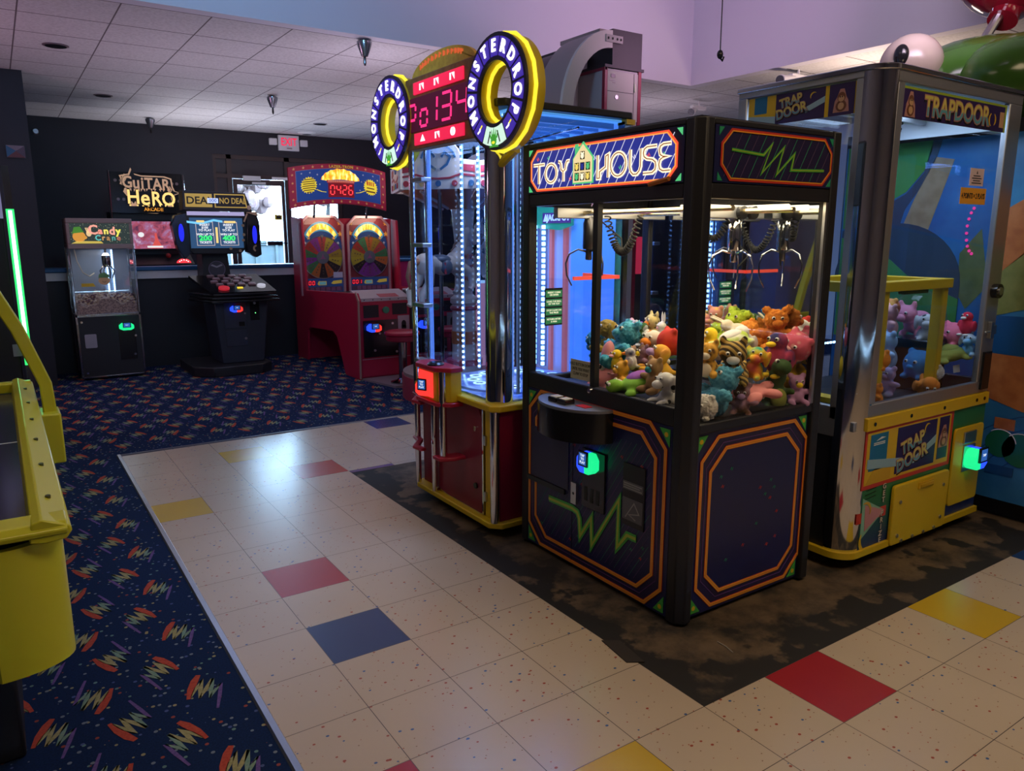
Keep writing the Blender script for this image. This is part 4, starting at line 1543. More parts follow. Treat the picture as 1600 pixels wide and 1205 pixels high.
for nm, v0, chars in (('top_light', 2.24, ('^', 'K', 'B')), ('bottom_light', 1.985, ('A', 'N', 'O'))):
    b = MB(LREDP)
    b.fbox(fs, -2.30, v0, -1.78, v0 + .06, 0, .010)
    bb = b.build('light_strip', sb, bevel=.003)
    b = MB(lit('strip_letter', (1.0, .82, .9), 1.5))
    for q in range(3):
        u_ = -2.20 + q * .16
        if chars[q] in 'ANO' and q != 1:
            if chars[q] == 'A':
                b.prism([(u_ - .026, v0 + .014), (u_ + .026, v0 + .014), (u_, v0 + .048)], fs, .010, .012)
            else:
                b.prism(arc(u_ + .003, v0 + .030, .02, -90, 90, 10), fs, .010, .012)
                b.prism(arc(u_ - .004, v0 + .030, .02, 90, 270, 10), fs, .010, .012)
        else:
            b.fbox(fs, u_ - .024, v0 + .014, u_ - .012, v0 + .046, .010, .012)
            b.prism([(u_ - .006, v0 + .046), (u_ + .022, v0 + .046), (u_ + .022, v0 + .014)], fs, .010, .012)
    b.build('symbol', bb, smooth=0)
TOPP = noisy('topper_orange', (.66, .34, .03), (.80, .48, .05), 40, .5)
b = MB(TOPP)
b.prism([(-2.34, 2.325)] + arc(-2.03, 2.32, .33, 180, 0, 18, .105)[1:] + [(-1.70, 2.325)], FX(.20), 0, .02)
tp = b.build('topper', MG, smooth=0)
b = MB(lit('topper_red', (1.0, .16, .04), .55))
rr = random.Random(9)
for k in range(13):
    a_ = 150 - k * 9.6
    u_, v_ = -2.03 + .25 * math.cos(math.radians(a_)), 2.335 + .052 * math.sin(math.radians(a_))
    b.fbox(FX(.18), u_ - .014, v_, u_ - .005, v_ + .025, 0, .003)
    b.fbox(FX(.18), u_ + .0, v_ + rr.random() * .012, u_ + .009, v_ + .02, 0, .003)
b.build('topper_print', tp, smooth=0)
b = MB(RED)
for v_ in (2.05, 2.23):
    for u_ in (-2.395, -1.685):
        b.disc(fs, u_, v_, .016, .016, 0, .008, 12)
b.build('board_knob', sb)
# ---------------------------------------------------------------- chrome cornered prize machine on the right
PM = thing('prize_machine', 'chrome cornered prize machine with banana artwork, yellow prize door and orange points notice', 'prize machine', (1.87, .72, 0))
qx0, qx1, qy0, qy1, qz = 1.29, 2.47, .34, 1.09, 2.20
fy = FY(qy0)
fx = FX(qx0)


def rounded_xy(x0, y0, x1, y1, r, n=8):
    return arc(x0 + r, y0 + r, r, 180, 270, n) + [(x1, y0), (x1, y1), (x0, y1)]


b = MB(YEL)
b.prism(rounded_xy(qx0 - .015, qy0 - .015, qx1 + .01, qy1 + .01, .10), FZ(0), .055, .085)
b.build('base_plate', PM, smooth=.5)
b = MB(RUBBER)
for x, y in ((qx0 + .14, qy0 + .10), (qx1 - .12, qy0 + .10), (qx0 + .1, qy1 - .1)):
    b.lathe((x, y, .028), [(.027, -.014), (.027, .014)], 14, (0, 1, 0))
    b.box((x - .016, y - .018, .028), (x + .016, y + .018, .057))
b.build('caster', PM)
# artwork cabinet: green fading to navy is printed on the front
m, n, l = nt('print_green_navy')
bs = n['Principled BSDF']
tc = n.new('ShaderNodeTexCoord')
sp = n.new('ShaderNodeSeparateXYZ'); l.new(tc.outputs['Object'], sp.inputs[0])
ad = n.new('ShaderNodeMath'); ad.operation = 'MULTIPLY_ADD'; ad.inputs[1].default_value = -.10; l.new(sp.outputs['X'], ad.inputs[0]); l.new(sp.outputs['Z'], ad.inputs[2])
r = n.new('ShaderNodeValToRGB')
r.color_ramp.elements[0].position = .12; r.color_ramp.elements[0].color = (.012, .03, .12, 1)
r.color_ramp.elements[1].position = .36; r.color_ramp.elements[1].color = (.02, .17, .05, 1)
l.new(ad.outputs[0], r.inputs['Fac']); l.new(r.outputs[0], bs.inputs['Base Color'])
bs.inputs['Roughness'].default_value = .35
MATS['print_green_navy'] = m
b = MB(m, BLACK)
b.use(m).box((qx0 + .10, qy0, .085), (qx1, qy1, .655))
b.use(BLACK).box((qx0 + .01, qy0 + .10, .085), (qx0 + .10, qy1, .655))
b.build('lower_cabinet', PM, smooth=0)
b = MB(YEL)
b.box((qx0 + .075, qy0 - .012, .655), (qx1, qy0 + .02, .715))
yb = b.build('yellow_band', PM, bevel=.003)
b = MB(BLACKG)
for x in (1.42, 1.72, 2.02, 2.34, 2.42):
    b.disc(FY(qy0 - .012), x, .685, .009, .009, 0, .003, 10)
b.build('screw', yb)
# chrome frame of the display
b = MB(ALU)
b.box((qx0 + .02, qy0 + .02, .655), (qx1, qy1, .70))
b.box((qx0 + .085, qy0, .715), (qx1, qy0 + .03, .775))
b.box((qx0 + .085, qy0, 2.135), (qx1, qy0 + .03, qz))
b.box((qx0 + .085, qy0, .775), (qx0 + .135, qy0 + .03, 2.135))
b.box((qx1 - .125, qy0, .775), (qx1, qy0 + .03, 2.135))
b.box((qx0, qy0 + .10, 2.155), (qx0 + .03, qy1, qz))
b.box((qx0, qy1 - .05, .70), (qx0 + .03, qy1, 2.155))
b.box((qx0, qy0 + .10, .70), (qx0 + .03, qy0 + .135, 2.155))
b.box((qx0, qy0 + .10, .62), (qx0 + .03, qy1, .76))
b.box((qx1 - .04, qy1 - .05, .70), (qx1, qy1, 2.155))
b.box((qx1 - .03, qy0 + .03, .70), (qx1, qy1 - .05, .78))
b.build('frame', PM, bevel=.004)
b = MB(CHROME)
b.prism(arc(qx0 + .10, qy0 + .10, .10, 175, 275, 14) + arc(qx0 + .10, qy0 + .10, .07, 275, 175, 14), FZ(0), .085, qz - .02)
b.build('chrome_corner', PM, smooth=.5)
b = MB(CHROME)
b.prism(rounded_xy(qx0 - .008, qy0 - .008, qx1 + .004, qy1 + .004, .105, 12), FZ(0), qz - .02, qz + .004)
b.build('roof', PM, bevel=.004)
b = MB(mat('ceiling_liner', (.62, .68, .78), .6))
b.box((qx0 + .04, qy0 + .04, 2.14), (qx1 - .04, qy1 - .04, 2.16))
b.build('ceiling_liner', PM)
b = MB(lit('tube_lamp_cool', (.75, .88, 1.0), 2.6))
b.tube([(1.5, .9, 2.125), (2.3, .9, 2.125)], .012, 8)
b.build('tube_lamp', PM)
area('prize_machine_lamp', (1.88, .74, 2.13), (0, 0, 0), .8, 12, (.72, .86, 1.0), size_y=.5)
b = MB(mat('deck_dark', (.03, .03, .035), .6))
b.box((qx0 + .04, qy0 + .03, .70), (qx1 - .03, qy1 - .01, .712))
b.build('deck', PM)
b = MB(GLASSB)
b.box((qx0 + .135, qy0 + .012, .775), (qx1 - .125, qy0 + .016, 2.135))
b.build('front_glass', PM, smooth=0)
b = MB(GLASSB)
b.box((qx0 + .012, qy0 + .135, .76), (qx0 + .016, qy1 - .05, 2.155))
b.build('side_glass', PM, smooth=0)
b = MB(GLASSB)
b.box((qx1 - .016, qy0 + .03, .78), (qx1 - .012, qy1 - .05, 2.14))
b.build('side_glass', PM, smooth=0)
b = MB(GLASSB)
b.box((qx0 + .03, qy1 - .03, .70), (qx1 - .04, qy1 - .026, 2.155))
b.build('back_glass', PM, smooth=0)
b = MB(mat('header_back_white', (.60, .66, .74), .5))
b.box((qx1 - .024, qy0 + .035, 2.03), (qx1 - .018, qy1 - .05, 2.14))
b.build('header_back', PM)
# printed headers
DKP = mat('print_deep_purple', (.030, .012, .10), .35)
LETY = mat('print_letter_yellow', (.62, .50, .10), .4)
TWO = {}


def two_tone(z, soft_=.004):
    """letter ink: yellow above, pale blue below the line z"""
    k = round(z, 3)
    if k in TWO:
        return TWO[k]
    m, n, l = nt('print_two_tone')
    bs = n['Principled BSDF']
    tc = n.new('ShaderNodeTexCoord')
    sp = n.new('ShaderNodeSeparateXYZ')
    l.new(tc.outputs['Object'], sp.inputs[0])
    mr = n.new('ShaderNodeMapRange')
    mr.inputs['From Min'].default_value = z - soft_
    mr.inputs['From Max'].default_value = z + soft_
    l.new(sp.outputs['Z'], mr.inputs['Value'])
    mx = n.new('ShaderNodeMix')
    mx.data_type = 'RGBA'
    mx.inputs['A'].default_value = (.10, .34, .44, 1)
    mx.inputs['B'].default_value = (.62, .54, .12, 1)
    l.new(mr.outputs[0], mx.inputs['Factor'])
    l.new(mx.outputs['Result'], bs.inputs['Base Color'])
    bs.inputs['Roughness'].default_value = .4
    TWO[k] = m
    return m


LETB = mat('print_letter_blue', (.08, .36, .48), .4)
PINKL = mat('print_pink_line', (.45, .22, .20), .4)
BRN = mat('print_brown', (.16, .06, .03), .4)
TAN = mat('print_tan', (.55, .33, .18), .4)
LIME = mat('print_lime', (.30, .42, .02), .4)
TEAL = mat('print_blue', (.01, .16, .34), .4)
SKY = mat('print_pale_blue', (.30, .48, .58), .4)


def trap_letters(b, body, fr, u, v, size, d, rot=0, sx=.8, sp_=1.0):
    b.use(TXTK)
    add_text(b, body, fr, u + size * .05, v - size * .05, size, d, d + .001, rot=rot, bold=size * .085, sx=sx, space=sp_)
    b.use(PINKL)
    add_text(b, body, fr, u, v, size, d + .001, d + .002, rot=rot, bold=size * .055, sx=sx, space=sp_)
    b.use(two_tone(v))
    add_text(b, body, fr, u, v, size, d + .002, d + .003, rot=rot, bold=size * .012, sx=sx, space=sp_)
    return b


def monkey(b, fr, u, v, s_, d):
    """plain sitting ape shape: ears, face, belly, arms"""
    b.use(PINKL).prism([(u - .9 * s_, v - s_), (u + .9 * s_, v - s_), (u + .75 * s_, v + .1 * s_), (u + .5 * s_, v + .5 * s_), (u + .25 * s_, v + 1.25 * s_), (u - .2 * s_, v + 1.25 * s_), (u - .5 * s_, v + .5 * s_), (u - .75 * s_, v + .1 * s_)], fr, d, d + .001)
    b.use(BRN).disc(fr, u, v + .45 * s_, .45 * s_, .5 * s_, d + .001, d + .002, 14)
    b.disc(fr, u, v - .4 * s_, .6 * s_, .55 * s_, d + .001, d + .002, 14)
    b.use(TAN).disc(fr, u, v + .3 * s_, .34 * s_, .3 * s_, d + .002, d + .003, 12)
    b.disc(fr, u, v - .42 * s_, .34 * s_, .36 * s_, d + .002, d + .003, 12)
    b.use(TXTK).disc(fr, u - .12 * s_, v + .48 * s_, .07 * s_, .09 * s_, d + .003, d + .0035, 8).disc(fr, u + .12 * s_, v + .48 * s_, .07 * s_, .09 * s_, d + .003, d + .0035, 8)


def banana(b, fr, u, v, s_, d, a0=200, a1=340, rot=0):
    n_ = 12
    out, inn = [], []
    for k in range(n_ + 1):
        t = k / n_
        a_ = math.radians(a0 + (a1 - a0) * t + rot)
        w = .30 * s_ * math.sin(PI * (.06 + .88 * t)) + .03 * s_
        out.append((u + (s_ + w / 2) * math.cos(a_), v + (s_ + w / 2) * math.sin(a_)))
        inn.append((u + (s_ - w / 2) * math.cos(a_), v + (s_ - w / 2) * math.sin(a_)))
    b.prism(out + inn[::-1], fr, d, d + .001)


fh = FY(qy0 + .010)
b = MB(DKP, LIME)
b.use(LIME).fbox(fh, qx0 + .14, 2.00, 2.335, 2.125, 0, .001)
b.use(DKP).fbox(fh, qx0 + .145, 2.00, 2.315, 2.115, .001, .002)
monkey(b, fh, 1.49, 2.05, .045, .002)
trap_letters(b, 'TRAPDOOR', fh, 1.88, 2.056, .115, .002, sx=.92)
b.use(YEL)
banana(b, fh, 2.20, 2.05, .03, .002, 120, 250)
banana(b, fh, 2.20, 2.05, .03, .002, -50, 60)
b.use(TAN).fbox(fh, 2.27, 2.02, 2.31, 2.09, .002, .003)
b.build('header_print', PM, smooth=0)
fl = FX(qx0 + .012)
b = MB(DKP, LIME)
b.use(YEL).fbox(fl, -1.035, 2.02, -.455, 2.15, 0, .001)
b.use(TEAL).fbox(fl, -1.0, 2.075, -.93, 2.15, .001, .002)
b.use(SKY).prism([(-1.035, 2.02), (-.88, 2.02), (-.88, 2.055), (-1.035, 2.07)], fl, .001, .002)
b.use(DKP).fbox(fl, -.88, 2.02, -.625, 2.15, .001, .002)
b.fbox(fl, -.605, 2.02, -.485, 2.15, .001, .002)
trap_letters(b, 'TRAP', fl, -.80, 2.112, .055, .002, rot=.16, sx=.9)
trap_letters(b, 'DOOR', fl, -.795, 2.068, .06, .002, rot=.16, sx=.9)
b.use(SKY).prism([(-.72, 2.05), (-.625, 2.085), (-.625, 2.11), (-.72, 2.075)], fl, .002, .003)
b.use(YEL)
banana(b, fl, -.68, 2.115, .018, .002, 60, 200)
monkey(b, fl, -.545, 2.075, .042, .002)
b.build('header_print', PM, smooth=0)
# lower artwork
b = MB(REDD, YEL)
b.use(RD).fbox(fy, 1.375, .375, 2.145, .655, 0, .002)
b.use(YEL).fbox(fy, 1.39, .395, 2.12, .642, .002, .003)
b.use(TEAL).fbox(fy, 1.415, .46, 1.555, .632, .003, .004)
b.use(YELD).prism([(1.40, .40), (1.60, .40), (1.60, .47), (1.49, .50)], fy, .003, .004)
b.use(DKP).fbox(fy, 1.635, .41, 1.985, .635, .003, .004)
b.fbox(fy, 2.01, .42, 2.105, .635, .003, .004)
b.use(SKY).prism([(1.40, .475), (1.68, .445), (1.68, .485), (1.40, .52)], fy, .004, .005)
b.prism([(1.74, .44), (1.80, .44), (1.985, .515), (1.985, .555)], fy, .004, .005)
trap_letters(b, 'TRAP', fy, 1.77, .545, .085, .005, rot=.22, sx=1.0)
trap_letters(b, 'DOOR', fy, 1.775, .470, .09, .005, rot=.22, sx=1.0)
b.use(YEL)
banana(b, fy, 1.90, .595, .026, .005, 60, 220)
monkey(b, fy, 2.057, .53, .050, .005)
b.use(TXTW).prism([(1.46, .60), (1.50, .615), (1.535, .61), (1.50, .605)], fy, .004, .005)
for q in range(2):
    b.fbox(fy, 1.44, .588 - q * .008, 1.53, .592 - q * .008, .004, .005)
b.build('art_panel', PM, smooth=0)
b = MB(RD, mat('print_pink', (.60, .25, .25), .4), mat('print_mint', (.25, .50, .33), .4), YEL, YELD)
b.use(RD).fbox(fy, 1.36, .215, 1.60, .265, 0, .001)
b.use(b.mats[2]).prism([(1.40, .335), (1.40, .13), (1.585, .245)], fy, .001, .002)
b.use(b.mats[1]).prism([(1.42, .30), (1.43, .17), (1.585, .245)], fy, .002, .003)
b.use(YELD)
banana(b, fy, 1.42, .265, .045, .003, -20, 110)
b.use(YEL)
banana(b, fy, 1.46, .13, .06, .003, 150, 270)
for q in range(3):
    b.use(TXTK).prism([(1.42 - q * .005, .365 - q * .02), (1.50, .372 - q * .02), (1.50, .375 - q * .02), (1.42 - q * .005, .368 - q * .02)], fy, .001, .002)
gp = b.build('prize_arrow_print', PM, smooth=0)
b = MB(TXTK, TAN)
for k, ch in enumerate('GET PRIZE'):
    if ch != ' ':
        b.use(TXTK)
        add_text(b, ch, fy, 1.567, .364 - k * .0335, .036, .003, .004, bold=.0022, sx=1.15)
        b.use(mat('ink_cream', (.68, .58, .46), .4))
        add_text(b, ch, fy, 1.564, .366 - k * .0335, .036, .004, .005, bold=.0006, sx=1.15)
b.build('lettering', gp, smooth=0)


def rrect(u0, v0, u1, v1, r):
    return arc(u0 + r, v0 + r, r, 180, 270, 4) + arc(u1 - r, v0 + r, r, 270, 360, 4) + arc(u1 - r, v1 - r, r, 0, 90, 4) + arc(u0 + r, v1 - r, r, 90, 180, 4)


b = MB(YEL)
b.prism(rrect(1.625, .055, 2.125, .355, .02), fy, .004, .022)
pdoor = b.build('prize_door', PM, bevel=.004)
b = MB(YELD)
b.fbox(fy, 1.83, .305, 1.965, .338, .022, .030)
b.fbox(fy, 1.84, .312, 1.955, .331, .030, .034)
b.build('handle_recess', pdoor, bevel=.002)
b = MB(STEEL)
for x, z in ((1.68, .27), (2.07, .285), (1.68, .10), (2.07, .115), (1.72, .068), (1.82, .068), (1.92, .068), (2.02, .068)):
    b.disc(fy, x, z, .009, .009, .022, .028, 10)
b.build('bolt', pdoor)
b = MB(YEL)
b.prism(rrect(2.155, .145, 2.445, .555, .02), fy, .003, .016)
cpn = b.build('card_panel', PM, bevel=.003)
b = MB(STEEL)
b.fbox(fy, 2.235, .47, 2.355, .53, .016, .026)
b.fbox(fy, 2.25, .315, 2.37, .455, .016, .02)
b.build('coin_slot', cpn, bevel=.003)
card_reader(cpn, FY(qy0 - .02), 2.325, .385, .135, .105, LG_GREEN, LG_BLUE, 'TAP')
# yellow inner stand (two posts and a top frame), its sensor bar and led row
b = MB(YEL)
for x0 in (1.52, 2.035):
    b.box((x0, .405, .712), (x0 + .055, .455, 1.27))
    b.box((x0, .83, .712), (x0 + .055, .88, 1.27))
b.box((1.36, .39, 1.265), (2.10, .455, 1.31)).box((1.36, .84, 1.265), (2.10, .90, 1.31)).box((1.36, .455, 1.265), (1.42, .84, 1.31)).box((2.04, .455, 1.265), (2.10, .84, 1.31))
b.box((1.52, .405, .712), (1.60, .88, .74))
b.build('yellow_stand', PM, bevel=.003)
b = MB(BLACKG)
b.box((1.72, .42, 1.245), (1.93, .45, 1.266))
b.build('sensor_bar', PM)
b = MB(ACRYL)
b.box((1.575, .40, .715), (2.035, .403, 1.26)).box((1.575, .86, .715), (2.035, .863, 1.0))
b.build('clear_chute', PM, smooth=0)
b = MB(LEDW)
for k in range(11):
    b.box((1.70 + k * .028, .856, .955), (1.715 + k * .028, .86, .965))
b.build('led_row', PM)
# clear dome
b = MB(ACRYL)
b.lathe((2.24, .62, .99), [(.135, 0), (.135, .10), (.125, .16), (.095, .21), (.05, .24), (.005, .25)], 24)
b.build('clear_dome', PM, smooth=1.2)
b = MB(BLACKG)
b.box((2.15, .50, .712), (2.33, .72, .985))
b.build('dome_base', PM, bevel=.01)
# hoist and hanging hook at the top
b = MB(ALU)
b.box((1.36, .78, 2.09), (2.42, .82, 2.13)).box((1.62, .55, 2.07), (1.80, .70, 2.12))
b.build('hoist_rail', PM, bevel=.003)
coil(PM, (1.70, .62, 2.08), (1.86, .60, 2.06), .16, .016, 20, RUBBER)
b = MB(mat('hook_yellow', (.6, .45, .02), .4))
b.tube([(1.62, .60, 2.08), (1.60, .60, 2.03), (1.63, .60, 1.99), (1.67, .60, 2.02)], .012, 8)
b.build('hook', PM)
# lock, latch and black lever on the right stile
b = MB(BLACKG, STEEL)
b.use(BLACKG).disc(fy, 2.405, 1.24, .040, .036, .0, .03, 20)
b.use(STEEL).disc(fy, 2.405, 1.24, .022, .020, .03, .036, 16)
b.build('round_lock', PM)
b = MB(STEEL)
b.fbox(fy, 2.385, 1.0, 2.415, 1.085, 0, .02).fbox(fy, 2.41, 1.02, 2.45, 1.065, 0, .016)
b.tube([fy.p(2.34, 1.035, .012), fy.p(2.40, 1.035, .014)], .005, 8)
b.build('latch', PM, bevel=.002)
b = MB(BLACKG)
b.fbox(fy, 2.37, .735, 2.445, .93, 0, .012)
b.build('black_plate', PM)
# notices on the glass
b = MB(mat('notice_pink', (.70, .56, .60), .6))
fg = FY(qy0 + .010)
b.fbox(fg, 2.055, 1.745, 2.185, 1.825, 0, .001)
nn = b.build('warning_notice', PM, smooth=0)
b = MB(TXTK)
b.prism([(2.113, 1.80), (2.127, 1.80), (2.12, 1.814)], fg, .001, .0015)
for q in range(4):
    b.fbox(fg, 2.075 + (q % 2) * .012, 1.755 + q * .011, 2.165 - (q % 2) * .012, 1.760 + q * .011, .001, .0015)
b.build('small_print', nn, smooth=0)
b = MB(mat('notice_orange', (.78, .36, .03), .6))
b.fbox(fg, 1.985, 1.66, 2.225, 1.735, 0, .001)
nn = b.build('points_notice', PM, smooth=0)
text('4 POINTS = 2 PLAYS', fg, 2.105, 1.697, .034, TXTK, nn, d0=.001, d1=.0016, sx=.72, bold=.0012)

# ---------------------------------------------------------------- cartoon frog game behind the prize machine
FG = thing('frog_game', 'large cartoon frog game with bulging white eye and painted plank mural', 'arcade game', (3.3, .62, 0))
fm = FX(2.60)
MG_ = noisy('mural_green', (.075, .30, .045), (.10, .36, .06), 3, .3)
MGREY = noisy('mural_slate', (.035, .058, .080), (.05, .08, .105), 4, .35)
MWOOD = noisy('mural_wood', (.40, .22, .09), (.52, .32, .15), 14, .4)
MORNG = noisy('mural_orange_wood', (.36, .11, .03), (.48, .17, .05), 14, .4)
MOLIV = noisy('mural_olive_wood', (.15, .17, .04), (.22, .23, .065), 14, .4)
MBLUE = noisy('mural_blue', (.02, .14, .32), (.04, .22, .42), 5, .4)
MBLUD = mat('mural_navy', (.008, .07, .20), .4)
b = MB(BLACK, MBLUE)
b.use(BLACK).box((2.605, -.6, .10), (4.0, 1.35, 2.10))
b.box((2.68, -.55, 0), (3.95, 1.3, .10))
b.build('cabinet', FG)
b = MB(MBLUE)
b.use(MBLUE).fbox(fm, -1.34, .11, .55, 2.03, 0, .002)
b.use(MG_).prism([(-1.33, 2.03), (-.826, 2.03), (-.83, 1.97), (-.86, 1.87), (-.95, 1.76), (-1.06, 1.70), (-1.33, 1.55)], fm, .002, .004)
b.use(MGREY).prism([(-.826, 2.03), (-.775, 2.03), (-.80, 1.93), (-.87, 1.78), (-.95, 1.66), (-.97, 1.58), (-1.1, 1.55), (-1.33, 1.45), (-1.33, 1.54), (-1.06, 1.69), (-.95, 1.75), (-.86, 1.86)], fm, .002, .004)
b.use(MWOOD).prism([(-.80, 1.94), (-.70, 1.92), (-.81, 1.53), (-.95, 1.58), (-.90, 1.72)], fm, .002, .004)
b.use(MGREY).prism(arc(-.98, 1.25, .38, 0, 180, 20, .335) + [(-1.33, 1.25), (-1.33, 1.1), (-.60, 1.1)], fm, .004, .006)
b.use(MG_).prism([(-1.33, 1.50), (-1.10, 1.43), (-1.0, 1.37), (-.90, 1.29), (-.60, 1.17), (-.60, .9), (-1.33, .9)], fm, .006, .008)
b.use(MOLIV).prism([(-.62, 1.42), (-.52, 1.55), (-.46, 1.25), (-.56, 1.12), (-.61, 1.2)], fm, .002, .004)
b.use(MORNG).prism([(-.455, 1.62), (-.20, 1.78), (.5, 2.0), (.5, 1.62), (-.27, 1.45), (-.40, 1.33)], fm, .002, .004)
b.use(MOLIV).prism([(-.40, 1.33), (-.30, 1.43), (.5, 1.60), (.5, 1.1), (-.27, 1.14), (-.40, 1.10)], fm, .002, .004)
b.use(MBLUD).prism([(-.40, 1.10), (.5, 1.12), (.5, .86), (-.25, .90), (-.40, .90)], fm, .002, .004)
b.use(MORNG).prism([(-.41, .90), (-.25, .895), (.5, .85), (.5, .50), (-.22, .61), (-.40, .66)], fm, .002, .004)
b.use(MBLUD)
for k in range(4):
    b.ribbon(arc(-.05, .10, .30 + k * .07, 30, 150, 12), .006, fm, .002, .003)
b.use(mat('mural_leaf', (.01, .14, .05), .4))
b.prism(arc(-.30, .42, .075, 0, 360, 16)[:-1], fm, .004, .006)
b.prism(arc(-.20, .40, .09, 0, 360, 16)[:-1], fm, .004, .006)
b.use(TXTW).ribbon(arc(-.30, .42, .078, 10, 130, 10), .005, fm, .006, .007).ribbon(arc(-.20, .40, .093, -60, 130, 14), .005, fm, .006, .007)
b.use(MORNG).fbox(fm, -.34, .50, -.24, .56, .004, .006)
b.use(MBLUD).fbox(fm, -.36, .25, -.22, .30, .004, .006)
b.build('side_mural', FG, smooth=0)
FROG = noisy('frog_green', (.032, .095, .012), (.045, .13, .018), 2, .18)
b = MB(FROG)
b.ball((3.40, .92, 2.36), (.72, .52, .32), 28, 16)
fh_ = b.build('frog_head', FG, smooth=2)
b = MB(MATS['frog_green'])
b.ball((3.05, .62, 2.33), (.40, .32, .27), 24, 14)
b.build('frog_brow', fh_, smooth=2)
b = MB(MATS['frog_green'])
b.ball((3.60, .50, 2.34), (.42, .36, .34), 24, 14)
b.build('frog_cheek', fh_, smooth=2)
b = MB(mat('eye_cream', (.40, .33, .28), .2))
b.ball((2.69, 1.05, 2.468), .168, 28, 18)
ey = b.build('frog_eye', fh_, smooth=2)
b = MB(BLACKG)
b.ball((2.535, 1.022, 2.497), (.034, .042, .060), 18, 12)
b.build('pupil', ey, smooth=2)
b = MB(STEEL)
b.tube([(3.30, 1.0, 2.6), (3.48, .96, 2.86)], .028, 10)
st = b.build('stalk', FG)
b = MB(mat('bulb_red', (.16, .004, .012), .12, coat=.6))
b.ball((3.62, .95, 3.10), (.34, .34, .26), 24, 16)
b.lathe((3.48, .955, 2.80), [(.085, 0), (.085, .06), (.12, .10)], 18, (.55, 0, .83))
b.build('red_bulb', st, smooth=.8)
b = MB(lit('bead_pink', (1.0, .04, .22), 1.2))  # a reflection drawn as glowing beads on the mural
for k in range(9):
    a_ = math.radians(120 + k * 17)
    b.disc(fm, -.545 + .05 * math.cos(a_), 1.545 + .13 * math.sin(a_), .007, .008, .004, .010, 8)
b.build('reflected_bead', FG)
# ---------------------------------------------------------------- small candy crane by the partition
CC = thing('candy_crane', 'narrow silver edged candy crane with taupe sign standing against the low partition', 'claw machine', (-.85, 7.80, 0))
cx0, cx1, cy0, cy1 = -1.15, -.53, 7.55, 8.03
fy = FY(cy0)
b = MB(BLACK)
b.box((cx0 + .015, cy0, .03), (cx1 - .015, cy1, .68))
b.box((cx0 + .03, cy0 + .05, 0), (cx1 - .03, cy1 - .04, .03))
b.build('lower_cabinet', CC, bevel=.004)
b = MB(CHROME2)
for x in (cx0, cx1 - .022):
    b.box((x, cy0 - .006, .03), (x + .022, cy0 + .02, .70))
    b.box((x, cy0 + .01, .70), (x + .022, cy0 + .04, 1.40))
    b.box((x, cy1 - .03, .03), (x + .022, cy1, 1.40))
b.box((cx0, cy0 - .006, .67), (cx1, cy0 + .02, .70)).box((cx0, cy0 - .006, .022), (cx1, cy0 + .01, .04))
b.build('metal_edging', CC, bevel=.003)
CRT = mat('crane_taupe', (.30, .23, .20), .5)
b = MB(CRT)
b.box((cx0 + .005, cy0 + .0, 1.375), (cx1 - .005, cy1, 1.425)).box((cx0 + .005, cy0 + .0, 1.635), (cx1 - .005, cy1, 1.685))
b.box((cx0 + .005, cy0 + .0, 1.425), (cx0 + .035, cy1, 1.635)).box((cx1 - .035, cy0, 1.425), (cx1 - .005, cy1, 1.635))
b.build('header_case', CC, bevel=.006)
m, n, l = nt('candy_sign')
bs = n['Principled BSDF']
vo = n.new('ShaderNodeTexVoronoi'); vo.inputs['Scale'].default_value = 55
tc = n.new('ShaderNodeTexCoord'); l.new(tc.outputs['Object'], vo.inputs['Vector'])
r = n.new('ShaderNodeValToRGB'); r.color_ramp.elements[0].position = .12; r.color_ramp.elements[0].color = (.55, .60, .35, 1); r.color_ramp.elements[1].position = .22; r.color_ramp.elements[1].color = (.035, .055, .045, 1)
l.new(vo.outputs['Distance'], r.inputs['Fac']); l.new(r.outputs[0], bs.inputs['Base Color']); l.new(r.outputs[0], bs.inputs['Emission Color'])
bs.inputs['Emission Strength'].default_value = .5
MATS['candy_sign'] = m
b = MB(m)
fs = FY(cy0 + .004)
b.fbox(fs, cx0 + .035, 1.425, cx1 - .035, 1.635, -.01, 0)
sg = b.build('sign_panel', CC, smooth=0)
b = MB(lit('skin_orange', (.95, .42, .06), .6), lit('hat_green', (.10, .36, .04), .5), lit('hand_peach', (1.0, .70, .35), .7), lit('candy_gold', (.85, .65, .12), .6))
b.use(b.mats[0]).disc(fs, -1.035, 1.50, .060, .055, 0, .003, 16)
b.disc(fs, -.985, 1.49, .022, .018, 0, .004, 10)
b.use(b.mats[1]).prism([(-1.10, 1.53), (-.985, 1.545), (-1.0, 1.56), (-1.02, 1.60), (-1.075, 1.595), (-1.09, 1.55)], fs, .003, .005)
b.use(b.mats[2]).disc(fs, -.945, 1.53, .024, .03, 0, .003, 12)
for k in range(4):
    b.ribbon([(-.957 + k * .009, 1.54), (-.972 + k * .016, 1.59)], .009, fs, 0, .003)
b.use(b.mats[3]).prism([(-1.11, 1.43), (-.82, 1.43), (-.84, 1.452), (-1.06, 1.455)], fs, 0, .003)
b.build('sprite_print', sg, smooth=0)
b = MB(lit('candy_a', (1.0, .35, .25), .9))
for ch, u_, s_, cc in (('C', -.905, .13, (1.0, .40, .30)), ('a', -.838, .09, (.25, .85, .30)), ('n', -.785, .09, (1.0, .85, .15)), ('d', -.728, .11, (1.0, .42, .30)), ('y', -.672, .10, (.95, .90, .12))):
    b.use(lit('candy_' + ch, cc, .9))
    add_text(b, ch, fs, u_, 1.565 if ch == 'C' else 1.555, s_, .001, .005, bold=.0035)
